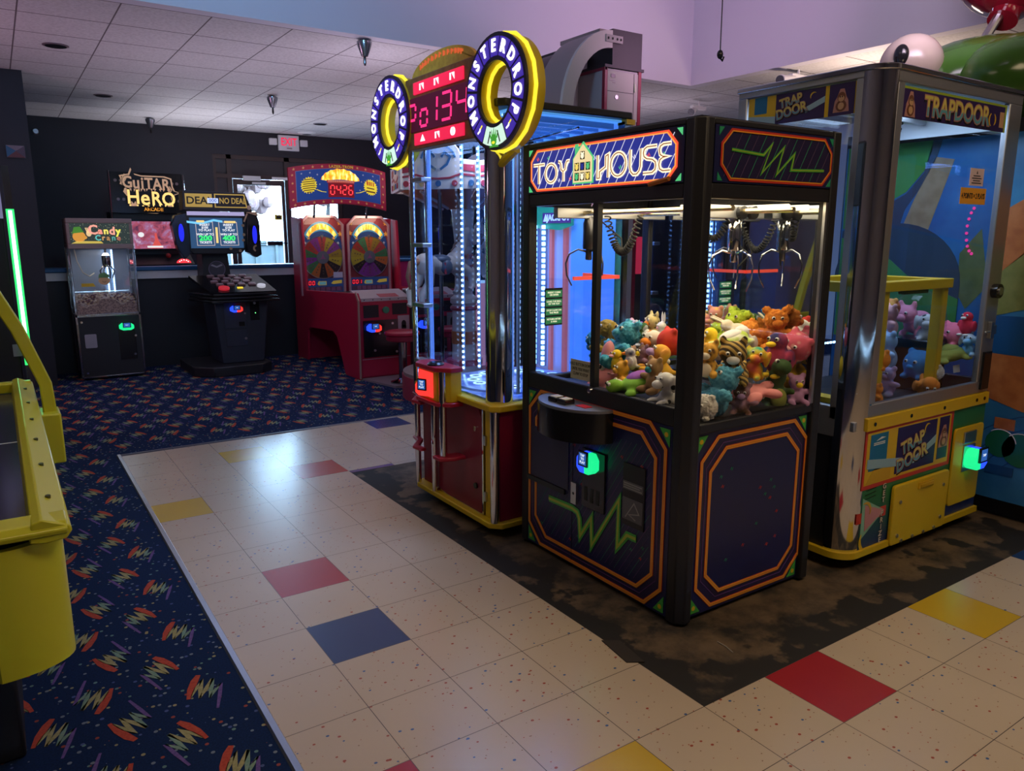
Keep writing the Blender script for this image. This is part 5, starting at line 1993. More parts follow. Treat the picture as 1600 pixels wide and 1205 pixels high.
for ch, u_, cc in (('C', -.865, (.15, .7, .65)), ('r', -.815, (.85, .45, .15)), ('a', -.770, (.6, .3, .1)), ('n', -.720, (.12, .5, .42)), ('e', -.672, (.6, .2, .12))):
    b.use(lit('crane_' + ch, cc, .7))
    add_text(b, ch, fs, u_, 1.485, .075, .001, .005, bold=.002)
b.build('lettering', sg, smooth=0)
b = MB(GLASS)
b.box((cx0 + .022, cy0 + .02, .71), (cx1 - .022, cy0 + .024, 1.375))
b.build('front_glass', CC, smooth=0)
b = MB(GLASS)
for x in (cx0 + .008, cx1 - .012):
    b.box((x, cy0 + .04, .71), (x + .004, cy1 - .03, 1.375))
b.build('side_glass', CC, smooth=0)
b = MB(mat('crane_back', (.33, .38, .46), .25, .3))
b.box((cx0 + .02, cy1 - .02, .70), (cx1 - .02, cy1, 1.40))
b.build('back_panel', CC)
CANDY = noisy('candy_heap', (.06, .035, .05), (.34, .26, .22), 60, .4, kind='voronoi', lo=.05, hi=.7)
b = MB(CANDY)
N_ = 18
g = [[b.bm.verts.new((cx0 + .025 + (cx1 - cx0 - .05) * i / N_, cy0 + .03 + (cy1 - cy0 - .06) * j / 10, .80 + .12 * abs(noise.noise(Vector((i * .35, j * .4, 1)))) + .06 * (j / 10) - .04 * math.sin(i * .5))) for j in range(11)] for i in range(N_ + 1)]
for i in range(N_):
    for j in range(10):
        b.face([g[i][j], g[i + 1][j], g[i + 1][j + 1], g[i][j + 1]])
for i in range(N_):
    pass
bb = [[b.bm.verts.new((v.co.x, v.co.y, .70)) for v in (g[i][0], g[i][10])] for i in range(N_ + 1)]
for i in range(N_):
    b.face([bb[i][0], bb[i + 1][0], g[i + 1][0], g[i][0]])
    b.face([g[i][10], g[i + 1][10], bb[i + 1][1], bb[i][1]])
o = b.build('candy_heap', CC, smooth=0)
o['kind'] = 'stuff'
rr = random.Random(4)
b = MB(mat('sweet_tan', (.45, .33, .22), .5), mat('sweet_plum', (.10, .04, .08), .5), mat('sweet_cream', (.55, .50, .42), .5))
for k in range(240):
    x, y = rr.uniform(cx0 + .04, cx1 - .04), rr.uniform(cy0 + .035, cy0 + .22)
    b.use(b.mats[k % 3]).ball((x, y, .80 + rr.random() * .10), (.012, .008, .008), 6, 4)
o = b.build('candies', CC, smooth=0)
o['kind'] = 'stuff'
b = MB(ACRYL)
b.box((-.84, cy0 + .05, .75), (-.836, cy0 + .25, .98)).box((-.84, cy0 + .05, .95), (-.66, cy0 + .053, 1.05))
b.build('clear_partition', CC, smooth=0)
b = MB(CHROME)
b.lathe((-.79, 7.75, 1.18), [(.03, 0), (.045, .03), (.045, .12), (.02, .15)], 14)
for k in range(4):
    a_ = k * PI / 2 + .3
    b.tube([(-.79 + .03 * math.cos(a_), 7.75 + .03 * math.sin(a_), 1.2), (-.79 + .075 * math.cos(a_), 7.75 + .075 * math.sin(a_), 1.14), (-.79 + .05 * math.cos(a_), 7.75 + .05 * math.sin(a_), 1.06)], .007, 6)
b.tube([(-.79, 7.75, 1.33), (-.79, 7.75, 1.375)], .012, 8)
b.build('claw', CC)
b = MB(mat('cord_cream', (.55, .50, .38), .6))
b.tube([(-1.09, 7.60, 1.37), (-1.075, 7.6, 1.25), (-1.03, 7.62, 1.13), (-.97, 7.66, 1.09), (-.92, 7.70, 1.12)], .006, 6)
b.build('hose', CC)
led_strip(CC, (-.70, cy1 - .04, .90), (-.70, cy1 - .04, 1.36), 20, r=.006)
led_strip(CC, (-.755, cy1 - .04, .90), (-.755, cy1 - .04, 1.36), 20, r=.006)
area('candy_crane_lamp', (-.84, 7.72, 1.36), (0, 0, 0), .3, .9, (.95, .95, 1.0))
b = MB(lit('badge_gold', (.95, .70, .25), .3), mat('badge_green', (.12, .30, .10), .5), mat('badge_skin', (.75, .48, .22), .5))
fb = FY(cy0 + .03)
b.use(b.mats[2]).disc(fb, -.845, 1.045, .055, .045, 0, .003, 16)
b.use(b.mats[1]).prism([(-.90, 1.075), (-.79, 1.075), (-.80, 1.11), (-.845, 1.13), (-.89, 1.11)], fb, .003, .005)
b.use(YEL).prism([(-1.06, .985), (-.93, .985), (-.95, 1.02), (-1.06, 1.02)], fb, 0, .003)
b.use(TXTK).ribbon(arc(-.845, 1.045, .018, 200, 340, 6), .004, fb, .003, .0045)
b.build('window_badge', CC, smooth=0)
b = MB(mat('flap_grey', (.30, .30, .34), .4))
b.prism(rrect(-1.085, .345, -.975, .49, .012), fy, 0, .006)
b.build('prize_flap', CC)
b = MB(BLACKG)
b.fbox(fy, -.765, .20, -.60, .60, 0, .008)
cpn = b.build('coin_plate', CC)
card_reader(cpn, FY(cy0 - .008), -.685, .555, .14, .075, LG_GREEN, LG_GREEN, 'PLAY')
b = MB(CHROME)
for x, z in ((-1.10, .62), (-1.09, .08), (-.60, .45), (-.62, .25)):
    b.disc(fy, x, z, .012, .012, 0, .01, 12)
b.build('lock', CC)

# ---------------------------------------------------------------- guitar game behind the partition
GG = thing('guitar_game', 'guitar game behind the low partition with spiky gold logo board above a pink screen', 'arcade game', (-.14, 9.05, 0))
fy = FY(8.90)
b = MB(BLACK)
b.box((-.58, 8.95, 0), (.30, 9.5, 1.16)).box((-.55, 8.97, 1.16), (.27, 9.5, 1.80))
b.build('cabinet', GG, bevel=.01)
m, n, l = nt('concert_screen')
bs = n['Principled BSDF']
tc = n.new('ShaderNodeTexCoord')
no = n.new('ShaderNodeTexNoise'); no.inputs['Scale'].default_value = 6.5; no.inputs['Detail'].default_value = 9; no.inputs['Roughness'].default_value = .75; no.inputs['Distortion'].default_value = .5
l.new(tc.outputs['Object'], no.inputs['Vector'])
r = n.new('ShaderNodeValToRGB')
r.color_ramp.elements[0].position = .36; r.color_ramp.elements[0].color = (.10, .03, .09, 1)
r.color_ramp.elements[1].position = .70; r.color_ramp.elements[1].color = (1.0, .75, .85, 1)
e = r.color_ramp.elements.new(.50); e.color = (.55, .10, .16, 1)
e = r.color_ramp.elements.new(.57); e.color = (.45, .20, .42, 1)
l.new(no.outputs['Fac'], r.inputs['Fac']); l.new(r.outputs[0], bs.inputs['Emission Color']); bs.inputs['Emission Strength'].default_value = .75
bs.inputs['Base Color'].default_value = (.02, .02, .02, 1)
MATS['concert_screen'] = m
b = MB(m, BLACKG)
b.use(BLACKG).fbox(fy, -.56, 1.33, .20, 1.70, -.06, -.002)
b.use(m).fbox(fy, -.53, 1.35, .13, 1.68, -.002, .002)
sc_ = b.build('screen', GG, smooth=0)
b = MB(lit('guitar_red', (.9, .12, .10), .7), lit('caption_white', (.9, .9, .9), .9))
b.use(b.mats[0]).prism([(-.16, 1.355), (-.02, 1.355), (-.07, 1.45), (-.085, 1.54), (-.105, 1.54), (-.11, 1.45)], fy, .002, .004)
b.use(b.mats[1]).fbox(fy, -.20, 1.362, -.02, 1.385, .004, .006)
b.disc(fy, -.26, 1.52, .035, .03, .002, .004, 12)
b.build('screen_print', sc_, smooth=0)
b = MB(BLACKG)
b.fbox(fy, -.58, 1.78, .30, 1.86, -.04, .01)
b.fbox(fy, -.56, 1.86, .26, 2.26, -.05, -.02)
lg_b = b.build('logo_board', GG)
b = MB(CHROME2)
b.tube([fy.p(-.565, 1.50, .01), fy.p(-.555, 2.27, .01)], .012, 8).tube([fy.p(.275, 1.86, .01), fy.p(.27, 2.25, .01)], .012, 8)
b.build('chrome_tube', GG)
GOLDO = lit('logo_peach', (.95, .58, .36), .40)
GOLDI = lit('logo_gold', (1.0, .66, .20), 1.15)
b = MB(TXTK, GOLDO, GOLDI)
out = [(-.44, 2.22), (-.34, 2.24), (-.31, 2.31), (-.28, 2.245), (-.20, 2.225), (.06, 2.225), (.14, 2.20), (.15, 2.10), (.17, 2.05), (.235, 2.03), (.16, 2.0), (.13, 1.97), (.14, 1.90), (.10, 1.86), (.06, 1.82), (.02, 1.79), (-.06, 1.775), (-.16, 1.78), (-.24, 1.82), (-.30, 1.85), (-.40, 1.845), (-.35, 1.88), (-.36, 1.94), (-.38, 1.99), (-.41, 2.03), (-.38, 2.09), (-.44, 2.12), (-.42, 2.16)]
b.use(GOLDO).prism(out, fy, -.02, 0)
b.use(TXTK).prism([((u - -.13) * .945 - .13, (v - 2.03) * .925 + 2.03) for u, v in out], fy, 0, .002)
for t_, u, v, s_ in (('Guitar', -.14, 2.105, .17), ('Hero', -.115, 1.945, .19)):
    for q, ch in enumerate(t_):
        pass
def gothic(word, u, v, s_, sx, m_, rise):
    # letters of uneven height with pointed feet and spurs, black edged
    x = u - s_ * sx * .33 * len(word)
    for q, (ch, k_, w_) in enumerate(word):
        cx_ = x + w_ * s_ * sx * .33
        for mm_, bo, d_ in ((TXTK, .0125, .002), (m_, .0045, .004)):
            b.use(mm_)
            add_text(b, ch, fy, cx_, v + rise * (q - len(word) / 2), s_ * k_, d_, d_ + .002, bold=bo, sx=sx)
        b.use(m_)
        hh = s_ * k_ * .36
        for q2 in (-1, 1):
            xx = cx_ + q2 * s_ * sx * .17 * w_
            b.prism([(xx - .012, v - hh + .012), (xx + .012, v - hh + .012), (xx + q2 * .008, v - hh - .022)], fy, .004, .006)
        x = cx_ + w_ * s_ * sx * .33


gothic((('G', 1.1, 1.15), ('u', 1.15, .9), ('i', 1.1, .55), ('T', 1.05, .95), ('A', 1.05, 1.05), ('R', 1.05, 1.0)), -.13, 2.125, .175, .82, GOLDO, -.004)
b.use(GOLDI)
gothic((('H', 1.05, 1.15), ('e', 1.15, .9), ('R', 1.0, 1.05), ('O', 1.0, 1.15)), -.125, 1.95, .22, .88, GOLDI, -.006)
b.use(GOLDO)
for u, v in ((-.385, 2.19), (-.375, 2.02), (-.33, 1.87), (.11, 2.06), (.10, 1.87), (-.29, 1.87)):
    b.prism([(u - .03, v), (u, v - .045), (u + .03, v + .005), (u, v + .05)], fy, .002, .004)
b.use(lit('arcade_red', (.55, .10, .02), .5)).prism([(-.235, 1.825), (-.19, 1.85), (.0, 1.85), (.05, 1.825), (.0, 1.795), (-.19, 1.795)], fy, .004, .007)
b.use(lit('arcade_orange', (1.0, .40, .05), 1.0))
add_text(b, 'ARCADE', fy, -.092, 1.823, .055, .007, .010, bold=.002, sx=1.0)
b.build('logo', lg_b, smooth=0)
b = MB(mat('dot_grey', (.32, .24, .22), .5))
for u, v in ((-.485, 2.16), (-.425, 2.16), (.145, 2.14), (.20, 2.14), (-.47, 1.94), (-.41, 1.94), (.155, 1.93), (.21, 1.93)):
    b.disc(fy, u, v, .018, .018, -.02, -.016, 12)
b.build('dot_print', lg_b, smooth=0)
b = MB(BLACK)
b.prism([(8.72, 1.16), (8.97, 1.28), (8.97, 1.16)], Frame((-.58, 0, 0), (0, 1, 0), (0, 0, 1)), 0, .88)
gc = b.build('control_panel', GG)
b = MB(lit('fan_red', (1.0, .05, .07), 1.0))
for u in (-.46, .17):
    b.prism(arc(u, 1.175, .085, 0, 180, 10, .055), FY(8.71), 0, .012)
b.build('red_speaker', gc)
b = MB(lit('fan_dots', (1.0, .75, .7), 2.0))
for u in (-.46, .17):
    for k in range(5):
        a_ = math.radians(25 + k * 32)
        b.disc(FY(8.698), u + .055 * math.cos(a_), 1.18 + .032 * math.sin(a_), .007, .007, 0, .003, 8)
b.build('light_dot', gc)
b = MB(mat('dome_blue', (.02, .10, .22), .3), mat('dome_red', (.35, .02, .02), .3))
b.use(b.mats[0]).ball((-.40, 8.84, 1.265), (.03, .02, .03), 12, 8)
b.use(b.mats[1]).ball((.02, 8.84, 1.265), (.03, .02, .03), 12, 8)
b.build('button', gc)

# ---------------------------------------------------------------- briefcase game with twin ticket offers on its screen
DG = thing('quiz_game', 'black pedestal arcade game with gold banner, two ticket offers on screen and blue side lamps', 'arcade game', (.33, 7.5, 0))
fy = FY(7.35)
b = MB(BLACK)
b.prism([(-.12, 7.88), (-.12, 7.15), (.06, 6.98), (.58, 6.98), (.72, 7.12), (.72, 7.88)], FZ(0), 0, .11)
b.build('base', DG, bevel=.012)
b = MB(mat('cabinet_slate', (.020, .026, .042), .4))
b.prism([(.20, .11), (.66, .11), (.74, .82), (.15, .82)], FY(7.18), -.55, 0)
cab = b.build('pedestal', DG, bevel=.01)
fc = FY(7.18)
b = MB(mat('door_slate', (.028, .036, .058), .35))
b.fbox(fc, .245, .50, .485, .80, 0, .008).fbox(fc, .255, .30, .485, .475, 0, .008)
b.build('coin_door', cab, bevel=.003)
b = MB(BLACKG, STEEL)
b.use(BLACKG).fbox(fc, .53, .58, .63, .80, 0, .012).fbox(fc, .40, .52, .46, .57, .008, .014)
b.use(STEEL).disc(fc, .465, .38, .014, .014, .008, .016, 12).disc(fc, .58, .77, .014, .014, .012, .02, 12).disc(fc, .47, .66, .01, .01, .008, .014, 10)
b.build('lock', cab)
card_reader(cab, FY(7.172), .375, .715, .13, .07, LG_BLUE, LG_RED, 'TAP')
b = MB(lit('led_green_small', (.2, 1.0, .3), 1.5))
b.disc(fc, .585, .66, .006, .006, .012, .016, 8)
b.build('indicator', cab)
# layered control panel
b = MB(BLACKG)
for k in range(3):
    z = .80 + k * .035
    o_ = k * .015
    b.prism([(-.04 + o_ - .03 * (k == 2), 7.52), (.09 + o_, 7.00 + o_), (.45, 6.95 + o_), (.82 - o_, 7.0 + o_), (.74 - o_, 7.52)], FZ(0), z, z + .022)
cp_ = b.build('control_panel', DG, bevel=.003)
fp_ = Frame((0, 7.0, .895), (1, 0, 0), (0, .95, .32))
b = MB(BLACKG)
b.prism([(.10, .04), (.80, .04), (.72, .56), (-.02, .56)], fp_, -.03, .0)
pt = b.build('panel_top', cp_)
b = MB(mat('key_plum', (.22, .12, .13), .3), mat('key_light', (.55, .45, .45), .3))
for r_ in range(4):
    for c_ in range(4):
        u = .20 + c_ * .115 + (r_ % 2) * .04
        v = .50 - r_ * .085
        b.use(b.mats[0]).fbox(fp_, u - .038, v - .026, u + .038, v + .026, 0, .016)
        b.use(b.mats[1]).fbox(fp_, u - .030, v + .004, u + .030, v + .022, .016, .018)
b.build('case_key', pt, bevel=.003)
b = MB(lit('button_red', (.75, .03, .05), .45))
b.disc(fp_, .255, .135, .058, .050, 0, .025, 20)
b.build('red_button', pt, bevel=.006)
b = MB(lit('button_white', (.75, .75, .85), .5))
b.disc(fp_, .665, .165, .046, .042, 0, .03, 20)
b.build('white_button', pt, bevel=.006)
b = MB(lit('button_yellow', (1.0, .75, .05), .8))
b.fbox(fp_, .40, .135, .46, .165, 0, .01)
b.build('yellow_button', pt)
# neck with speaker
b = MB(BLACK)
b.prism([(.13, .98), (.44, .98), (.41, 1.36), (.14, 1.36)], FY(7.52), -.28, 0)
nk = b.build('neck', DG, bevel=.008)
b = MB(mat('speaker_grey', (.05, .05, .07), .4), mat('speaker_line', (.18, .14, .24), .4))
b.use(b.mats[0]).disc(FY(7.52), .285, 1.14, .085, .085, 0, .008, 24)
b.use(b.mats[1]).ribbon(arc(.285, 1.14, .088, 0, 360, 24)[:-1], .006, FY(7.52), .004, .012, True)
b.use(mat('speaker_mark', (.35, .35, .40), .4)).prism([(.22, 1.18), (.285, 1.155), (.35, 1.18), (.335, 1.195), (.285, 1.172), (.235, 1.195)], FY(7.52), .008, .012)
b.build('speaker', nk)
# monitor head
b = MB(BLACK)
b.prism([(-.03, 1.36), (.02, 1.31), (.52, 1.31), (.58, 1.36), (.64, 1.75), (-.06, 1.75)], FY(7.36), -.32, 0)
hd = b.build('monitor_case', DG, bevel=.01)
SCRD = lit('screen_navy', (.03, .09, .20), .8)
b = MB(SCRD, BLACKG)
b.fbox(fy, .0, 1.375, .555, 1.70, -.012, .003)
sc_ = b.build('screen', hd, smooth=0)
b = MB(lit('screen_cyan', (.20, .65, .95), .9), lit('screen_gold', (1.0, .72, .25), .9), lit('screen_frame', (.75, .60, .55), .7))
b.use(b.mats[2]).ribbon([(.065, 1.405), (.245, 1.405), (.235, 1.655), (.06, 1.655)], .006, fy, .003, .005, True)
b.ribbon([(.31, 1.405), (.50, 1.405), (.49, 1.655), (.30, 1.655)], .006, fy, .003, .005, True)
b.use(b.mats[0]).ribbon([(-.12, 1.675), (-.02, 1.655), (.10, 1.640), (.18, 1.655), (.25, 1.675), (.34, 1.66)], .022, fy, .004, .006)
b.use(b.mats[1]).fbox(fy, .07, 1.65, .15, 1.672, .005, .007).fbox(fy, .36, 1.645, .48, 1.668, .005, .007)
b.fbox(fy, .262, 1.43, .285, 1.60, .003, .005)
b.build('screen_print', sc_, smooth=0)
for u, nn in ((.152, '200'), (.40, '400')):
    q = lit('screen_white', (.90, .92, .95), 1.0)
    text('INSERT\n$100\nTO PLAY', fy, u, 1.595, .034, q, sc_, d0=.005, d1=.007, bold=.0006, lines=.85)
    text('WIN UP TO', fy, u, 1.522, .034, q, sc_, d0=.005, d1=.007, bold=.0006)
    text(nn, fy, u, 1.480, .074, lit('screen_green', (.05, .90, .20), 1.0), sc_, d0=.005, d1=.007, bold=.003, sx=1.2)
    text('TICKETS', fy, u, 1.436, .034, q, sc_, d0=.005, d1=.007, bold=.0008)
# banner
b = MB(BLACK)
b.prism([(-.06, 1.78), (.67, 1.77), (.60, 1.97), (-.05, 1.985)], FY(7.33), -.2, 0)
bn = b.build('banner', hd, bevel=.006)
GOLD = lit('banner_gold', (.72, .48, .10), .40)
fb = FY(7.33)
b = MB(GOLD)
b.fbox(fb, -.03, 1.812, .245, 1.952, 0, .003)
b.ribbon([(.275, 1.815), (.61, 1.815), (.585, 1.95), (.275, 1.95)], .012, fb, 0, .003, True)
b.use(TXTK)
add_text(b, 'DEAL', fb, .115, 1.878, .108, .003, .005, bold=.002, sx=1.05)
b.use(GOLD)
add_text(b, 'NO DEAL', fb, .462, 1.880, .088, .0, .004, bold=.0012, sx=.76)
b.build('lettering', bn, smooth=0)
b = MB(lit('counter_blue', (.45, .55, 1.0), 1.3))
b.fbox(fb, .195, 1.857, .305, 1.907, .006, .012)
cb = b.build('counter', bn, smooth=0)
text('000', fb, .25, 1.882, .05, TXTK, cb, d0=.012, d1=.014, sx=1.1)
b = MB(mat('fitting_tan', (.55, .38, .26), .4))
for u, v in ((.632, 1.815),):
    b.disc(fb, u, v, .022, .026, 0, .012, 14)
b.build('fitting', bn)
b = MB(lit('lamp_lilac', (.55, .50, .80), .6))
b.prism([(-.02, 1.725), (.58, 1.725), (.575, 1.765), (-.02, 1.765)], FY(7.35), 0, .02)
b.build('light_bar', hd)
b = MB(BLACKG)
b.prism([(-.04, 1.74), (-.15, 1.72), (-.19, 1.62), (-.15, 1.38), (-.08, 1.26), (-.02, 1.32)], FY(7.30), -.12, 0)
wl = b.build('side_wing', hd, bevel=.006)
b = MB(lit('lamp_blue', (.02, .03, 1.0), .8))
b.disc(FY(7.30), -.100, 1.54, .028, .095, 0, .010, 20)
b.build('blue_lamp', wl, bevel=.004)
b = MB(BLACKG)
b.prism([(.60, 1.78), (.70, 1.76), (.73, 1.66), (.735, 1.30), (.68, 1.27), (.58, 1.33)], FY(7.30), -.12, 0)
wr = b.build('side_wing', hd, bevel=.006)
b = MB(MATS['lamp_blue'])
b.disc(FY(7.30), .668, 1.52, .026, .10, 0, .010, 20)
b.build('blue_lamp', wr, bevel=.004)
b = MB(mat('wing_copper', (.50, .33, .20), .35, .6))
fw = FY(7.30)
b.prism([(.58, 1.765), (.70, 1.77), (.725, 1.72), (.66, 1.74)], fw, 0, .012)
b.ribbon(arc(.68, 1.37, .03, 90, 250, 8), .018, fw, 0, .008)
b.ribbon([(.56, 1.66), (.60, 1.75)], .016, fw, 0, .008)
for u, v in ((.545, 1.62), (.55, 1.52), (.54, 1.46), (.50, 1.345), (.40, 1.37)):
    b.disc(fw, u, v, .016, .016, 0, .008, 10)
b.build('copper_trim', hd)

# ---------------------------------------------------------------- red twin wheel game
SG = thing('wheel_game', 'red twin wheel game with curved starry sign reading 0426', 'arcade game', (1.9, 6.9, 0))
fX = Frame((1.31, 0, 0), (0, -1, 0), (0, 0, 1))
sp2 = [(7.98, 0), (7.62, 0), (7.56, .38), (7.46, .42), (6.72, .45), (6.60, .40), (6.38, 0), (5.97, 0), (5.94, .84), (6.00, .92), (7.55, .86), (7.62, 1.70), (7.98, 1.74)]
b = MB(RED)
b.prism([(-y, z) for y, z in sp2], fX, -.03, 0)
b.build('side_panel', SG, bevel=.004)
b = MB(RED, BLACK)
b.use(RED).box((1.34, 5.98, .0), (2.52, 6.35, .84))
b.box((1.34, 7.70, 0), (2.52, 7.98, 1.72))
b.use(BLACK).box((1.34, 6.35, .45), (2.52, 7.70, .82))
b.build('cabinet', SG)
b = MB(RED)
b.prism([(-y, z) for y, z in sp2], Frame((2.55, 0, 0), (0, -1, 0), (0, 0, 1)), -.03, 0)
b.build('side_panel', SG)
GREYT = mat('desk_grey', (.42, .34, .36), .4)
for k, xs in enumerate((1.33, 1.935)):
    xe = xs + .585
    fy = FY(5.97)
    b = MB(GREYT, BLACKG)
    b.prism([(-6.22, .935), (-5.96, .865), (-5.96, .83), (-6.22, .83)], Frame((xs + .01, 0, 0), (0, -1, 0), (0, 0, 1)), -(xe - xs - .02), 0)
    for q in range(6):
        b.use(BLACKG).disc(FY(5.96), xs + .05 + q * .098, .848, .006, .006, 0, .003, 8)
    dk = b.build('control_desk', SG)
    b = MB(mat('plaque_red', (.40, .03, .05), .4))
    b.prism([(xs + .24, .02), (xs + .46, .02), (xs + .46, .12), (xs + .24, .12)], Frame((0, 5.96, .865), (1, 0, 0), (0, .965, .26)), 0, .003)
    b.build('plaque', dk)
    b = MB(RED, BLACK)
    b.use(RED).box((xs + .01, 5.965, .03), (xe - .01, 5.985, .83))
    b.use(BLACK).fbox(fy, xs + .04, .66, xs + .21, .79, 0.005, .012).fbox(fy, xs + .37, .68, xs + .54, .80, .005, .012)
    fr_ = b.build('front_panel', SG)
    b = MB(mat('green_button', (.02, .22, .12), .3))
    b.disc(fy, xs + .29, .735, .036, .036, 0.005, .03, 18)
    b.build('play_button', fr_)
    b = MB(BLACKG, STEEL)
    b.use(BLACKG).fbox(fy, xs + .03, .24, xs + .42, .63, .005, .02)
    b.use(STEEL)
    for u, v in ((.21, .49), (.36, .59), (.15, .31), (.39, .44), (.40, .28)):
        b.disc(fy, xs + u, v, .013, .013, .02, .03, 12)
    cd_ = b.build('coin_door', fr_)
    card_reader(cd_, FY(5.95), xs + .135, .555, .15, .085, LG_BLUE, LG_RED, 'TAP')
    b = MB(ALU, TXTK)
    b.fbox(fy, xs + .43, .50, xs + .565, .665, .005, .014)
    b.use(TXTK).disc(fy, xs + .498, .575, .028, .04, .014, .016, 14).fbox(fy, xs + .47, .52, xs + .526, .56, .014, .016)
    b.build('ticket_slot', fr_)
    b = MB(mat('panel_line', (.45, .30, .33), .4))
    b.fbox(fy, xs + .01, .215, xe - .01, .221, .005, .009)
    b.build('trim_line', fr_)
    # wheel head, standing at the back
    x0, x1, yb_ = (1.285, 1.87, 7.70) if k == 0 else (1.90, 2.49, 7.70)
    fw = FTILT(0, yb_ - .02, .80, 0)
    c_ = .10
    face = [(x0 + .02, 0), (x1 - .02, 0), (x1 - .02, .94 - c_), (x1 - .02 - c_, .94), (x0 + .02 + c_, .94), (x0 + .02, .94 - c_)]
    b = MB(mat('wheel_red_ground', (.26, .035, .045), .4))
    b.prism(face, fw, -.05, 0)
    wh = b.build('wheel_head', SG)
    b = MB(mat('edge_pink', (.62, .34, .38), .3, .4))
    b.ribbon(face, .028, fw, 0, .02, True)
    b.build('frame', wh)
    DB = lit('wheel_blue', (.015, .05, .20), .25)
    xc, zc = (x0 + x1) / 2, .475
    b = MB(DB)
    b.prism(arc(xc, zc + .10, .255, -8, 188, 24, .30), fw, 0, .004)
    b.fbox(fw, x0 + .035, .02, x1 - .035, .19, 0, .004)
    b.build('blue_ground', wh, smooth=0)
    # fire arc
    m, n, l = nt('flame_print')
    bs = n['Principled BSDF']
    tc = n.new('ShaderNodeTexCoord')
    wv_ = n.new('ShaderNodeTexNoise'); wv_.inputs['Scale'].default_value = 14; wv_.inputs['Detail'].default_value = 4
    mp = n.new('ShaderNodeMapping'); mp.inputs['Scale'].default_value = (2.2, 1, .7)
    l.new(tc.outputs['Object'], mp.inputs[0]); l.new(mp.outputs[0], wv_.inputs['Vector'])
    r = n.new('ShaderNodeValToRGB'); r.color_ramp.elements[0].position = .38; r.color_ramp.elements[0].color = (.95, .20, .01, 1)
    r.color_ramp.elements[1].position = .62; r.color_ramp.elements[1].color = (1.0, .88, .40, 1)
    e = r.color_ramp.elements.new(.5); e.color = (1.0, .58, .03, 1)
    l.new(wv_.outputs['Fac'], r.inputs['Fac']); l.new(r.outputs[0], bs.inputs['Emission Color']); bs.inputs['Emission Strength'].default_value = 1.3
    bs.inputs['Base Color'].default_value = (.4, .2, .02, 1)
    FLAME = MATS.setdefault('flame_print', m)
    b = MB(lit('arc_cyan', (.08, .30, .45), .5), FLAME)
    b.use(b.mats[0]).prism(arc(xc, .58, .245, 152, 28, 16, .30) + arc(xc, .58, .20, 28, 152, 16, .185), fw, .004, .008)
    b.use(FLAME).prism(arc(xc, .58, .222, 150, 30, 16, .275) + arc(xc, .58, .19, 34, 146, 16, .205), fw, .008, .012)
    b.build('flame_arc', wh, smooth=0)
    b = MB(mat('star_orange', (.75, .33, .06), .4, 0, .2, (.8, .35, .05)), TXTW)
    for u, v, s_ in ((-.235, .86, .028), (-.245, .74, .035), (.235, .86, .03), (.24, .73, .036), (-.165, .68, .025), (.155, .68, .025)):
        b.use(b.mats[0]).prism(star(xc + u, v, s_), fw, .004, .008)
    for u, v in ((-.21, .62), (.21, .62)):
        b.use(TXTW).prism(star(xc + u, v, .02), fw, .004, .008)
    b.build('star_print', wh, smooth=0)
    b = MB(RING_K)
    wcs = [(.26, .17, .02), (.34, .035, .03), (.03, .02, .025), (.18, .035, .25), (.04, .17, .07), (.40, .09, .025), (.33, .25, .035), (.20, .03, .28), (.03, .02, .03), (.32, .04, .05), (.05, .18, .08), (.38, .30, .03), (.18, .03, .22), (.42, .12, .03)]
    nW = 14
    for q in range(nW):
        cc = wcs[(q * (5 if k else 3) + k * 4) % nW]
        a0, a1 = 360 / nW * q, 360 / nW * (q + 1)
        ins = arc(xc, zc - .03, .07, a1, a0, 3)
        b.use(mat('wheel_%d' % ((q * (5 if k else 3) + k * 4) % nW), cc, .35))
        b.prism(arc(xc, zc - .03, .252, a0, a1, 5) + ins, fw, .010, .016)
        b.use(mat('wheel_ink', (.12, .08, .05), .4))
        am = math.radians((a0 + a1) / 2)
        for rr_ in (.12, .155, .19):
            b.ribbon([(xc + rr_ * math.cos(am), zc - .03 + rr_ * math.sin(am)), (xc + (rr_ + .018) * math.cos(am), zc - .03 + (rr_ + .018) * math.sin(am))], .016, fw, .016, .0175)
    b.use(mat('wheel_hub', (.16, .18, .24), .3, .4)).disc(fw, xc, zc - .03, .078, .078, .016, .026, 24)
    b.use(mat('hub_mark', (.30, .10, .25), .3)).prism(star(xc, zc - .03, .05, 3, .3), fw, .026, .028)
    wl_ = b.build('wheel', wh, smooth=0)
    b = MB(STEEL)
    b.ribbon(arc(xc, zc - .03, .256, 0, 360, 40)[:-1], .008, fw, .006, .018, True)
    b.prism([(xc - .02, .72), (xc + .02, .72), (xc, .66)], fw, .016, .024)
    b.build('wheel_rim', wh)
    b = MB(lit('win_digits', (1.0, .03, .06), 1.2), lit('win_panel', (.10, .004, .012), .6), lit('win_gold', (.45, .32, .05), .4), lit('win_teal', (.10, .30, .38), .4))
    b.use(b.mats[1]).fbox(fw, x0 + .05, .105, x0 + .19, .165, .004, .008)
    b.use(b.mats[0])
    for q, ch in enumerate('000' if k == 0 else '001'):
        digit(b, ch, fw, x0 + .06 + q * .045, .113, .025, .044, .007, .008, .010)
    b.use(b.mats[2]).prism([(x0 + .215, .12), (x0 + .23, .105), (x0 + .33, .105), (x0 + .33, .155), (x0 + .23, .155)], fw, .004, .008)
    b.use(b.mats[3]).fbox(fw, x0 + .24, .112, x0 + .32, .148, .008, .010)
    b.use(b.mats[2]).prism([(x0 + .39, .125), (x0 + .42, .115), (x0 + .53, .125), (x0 + .53, .165), (x0 + .42, .155)], fw, .004, .008)
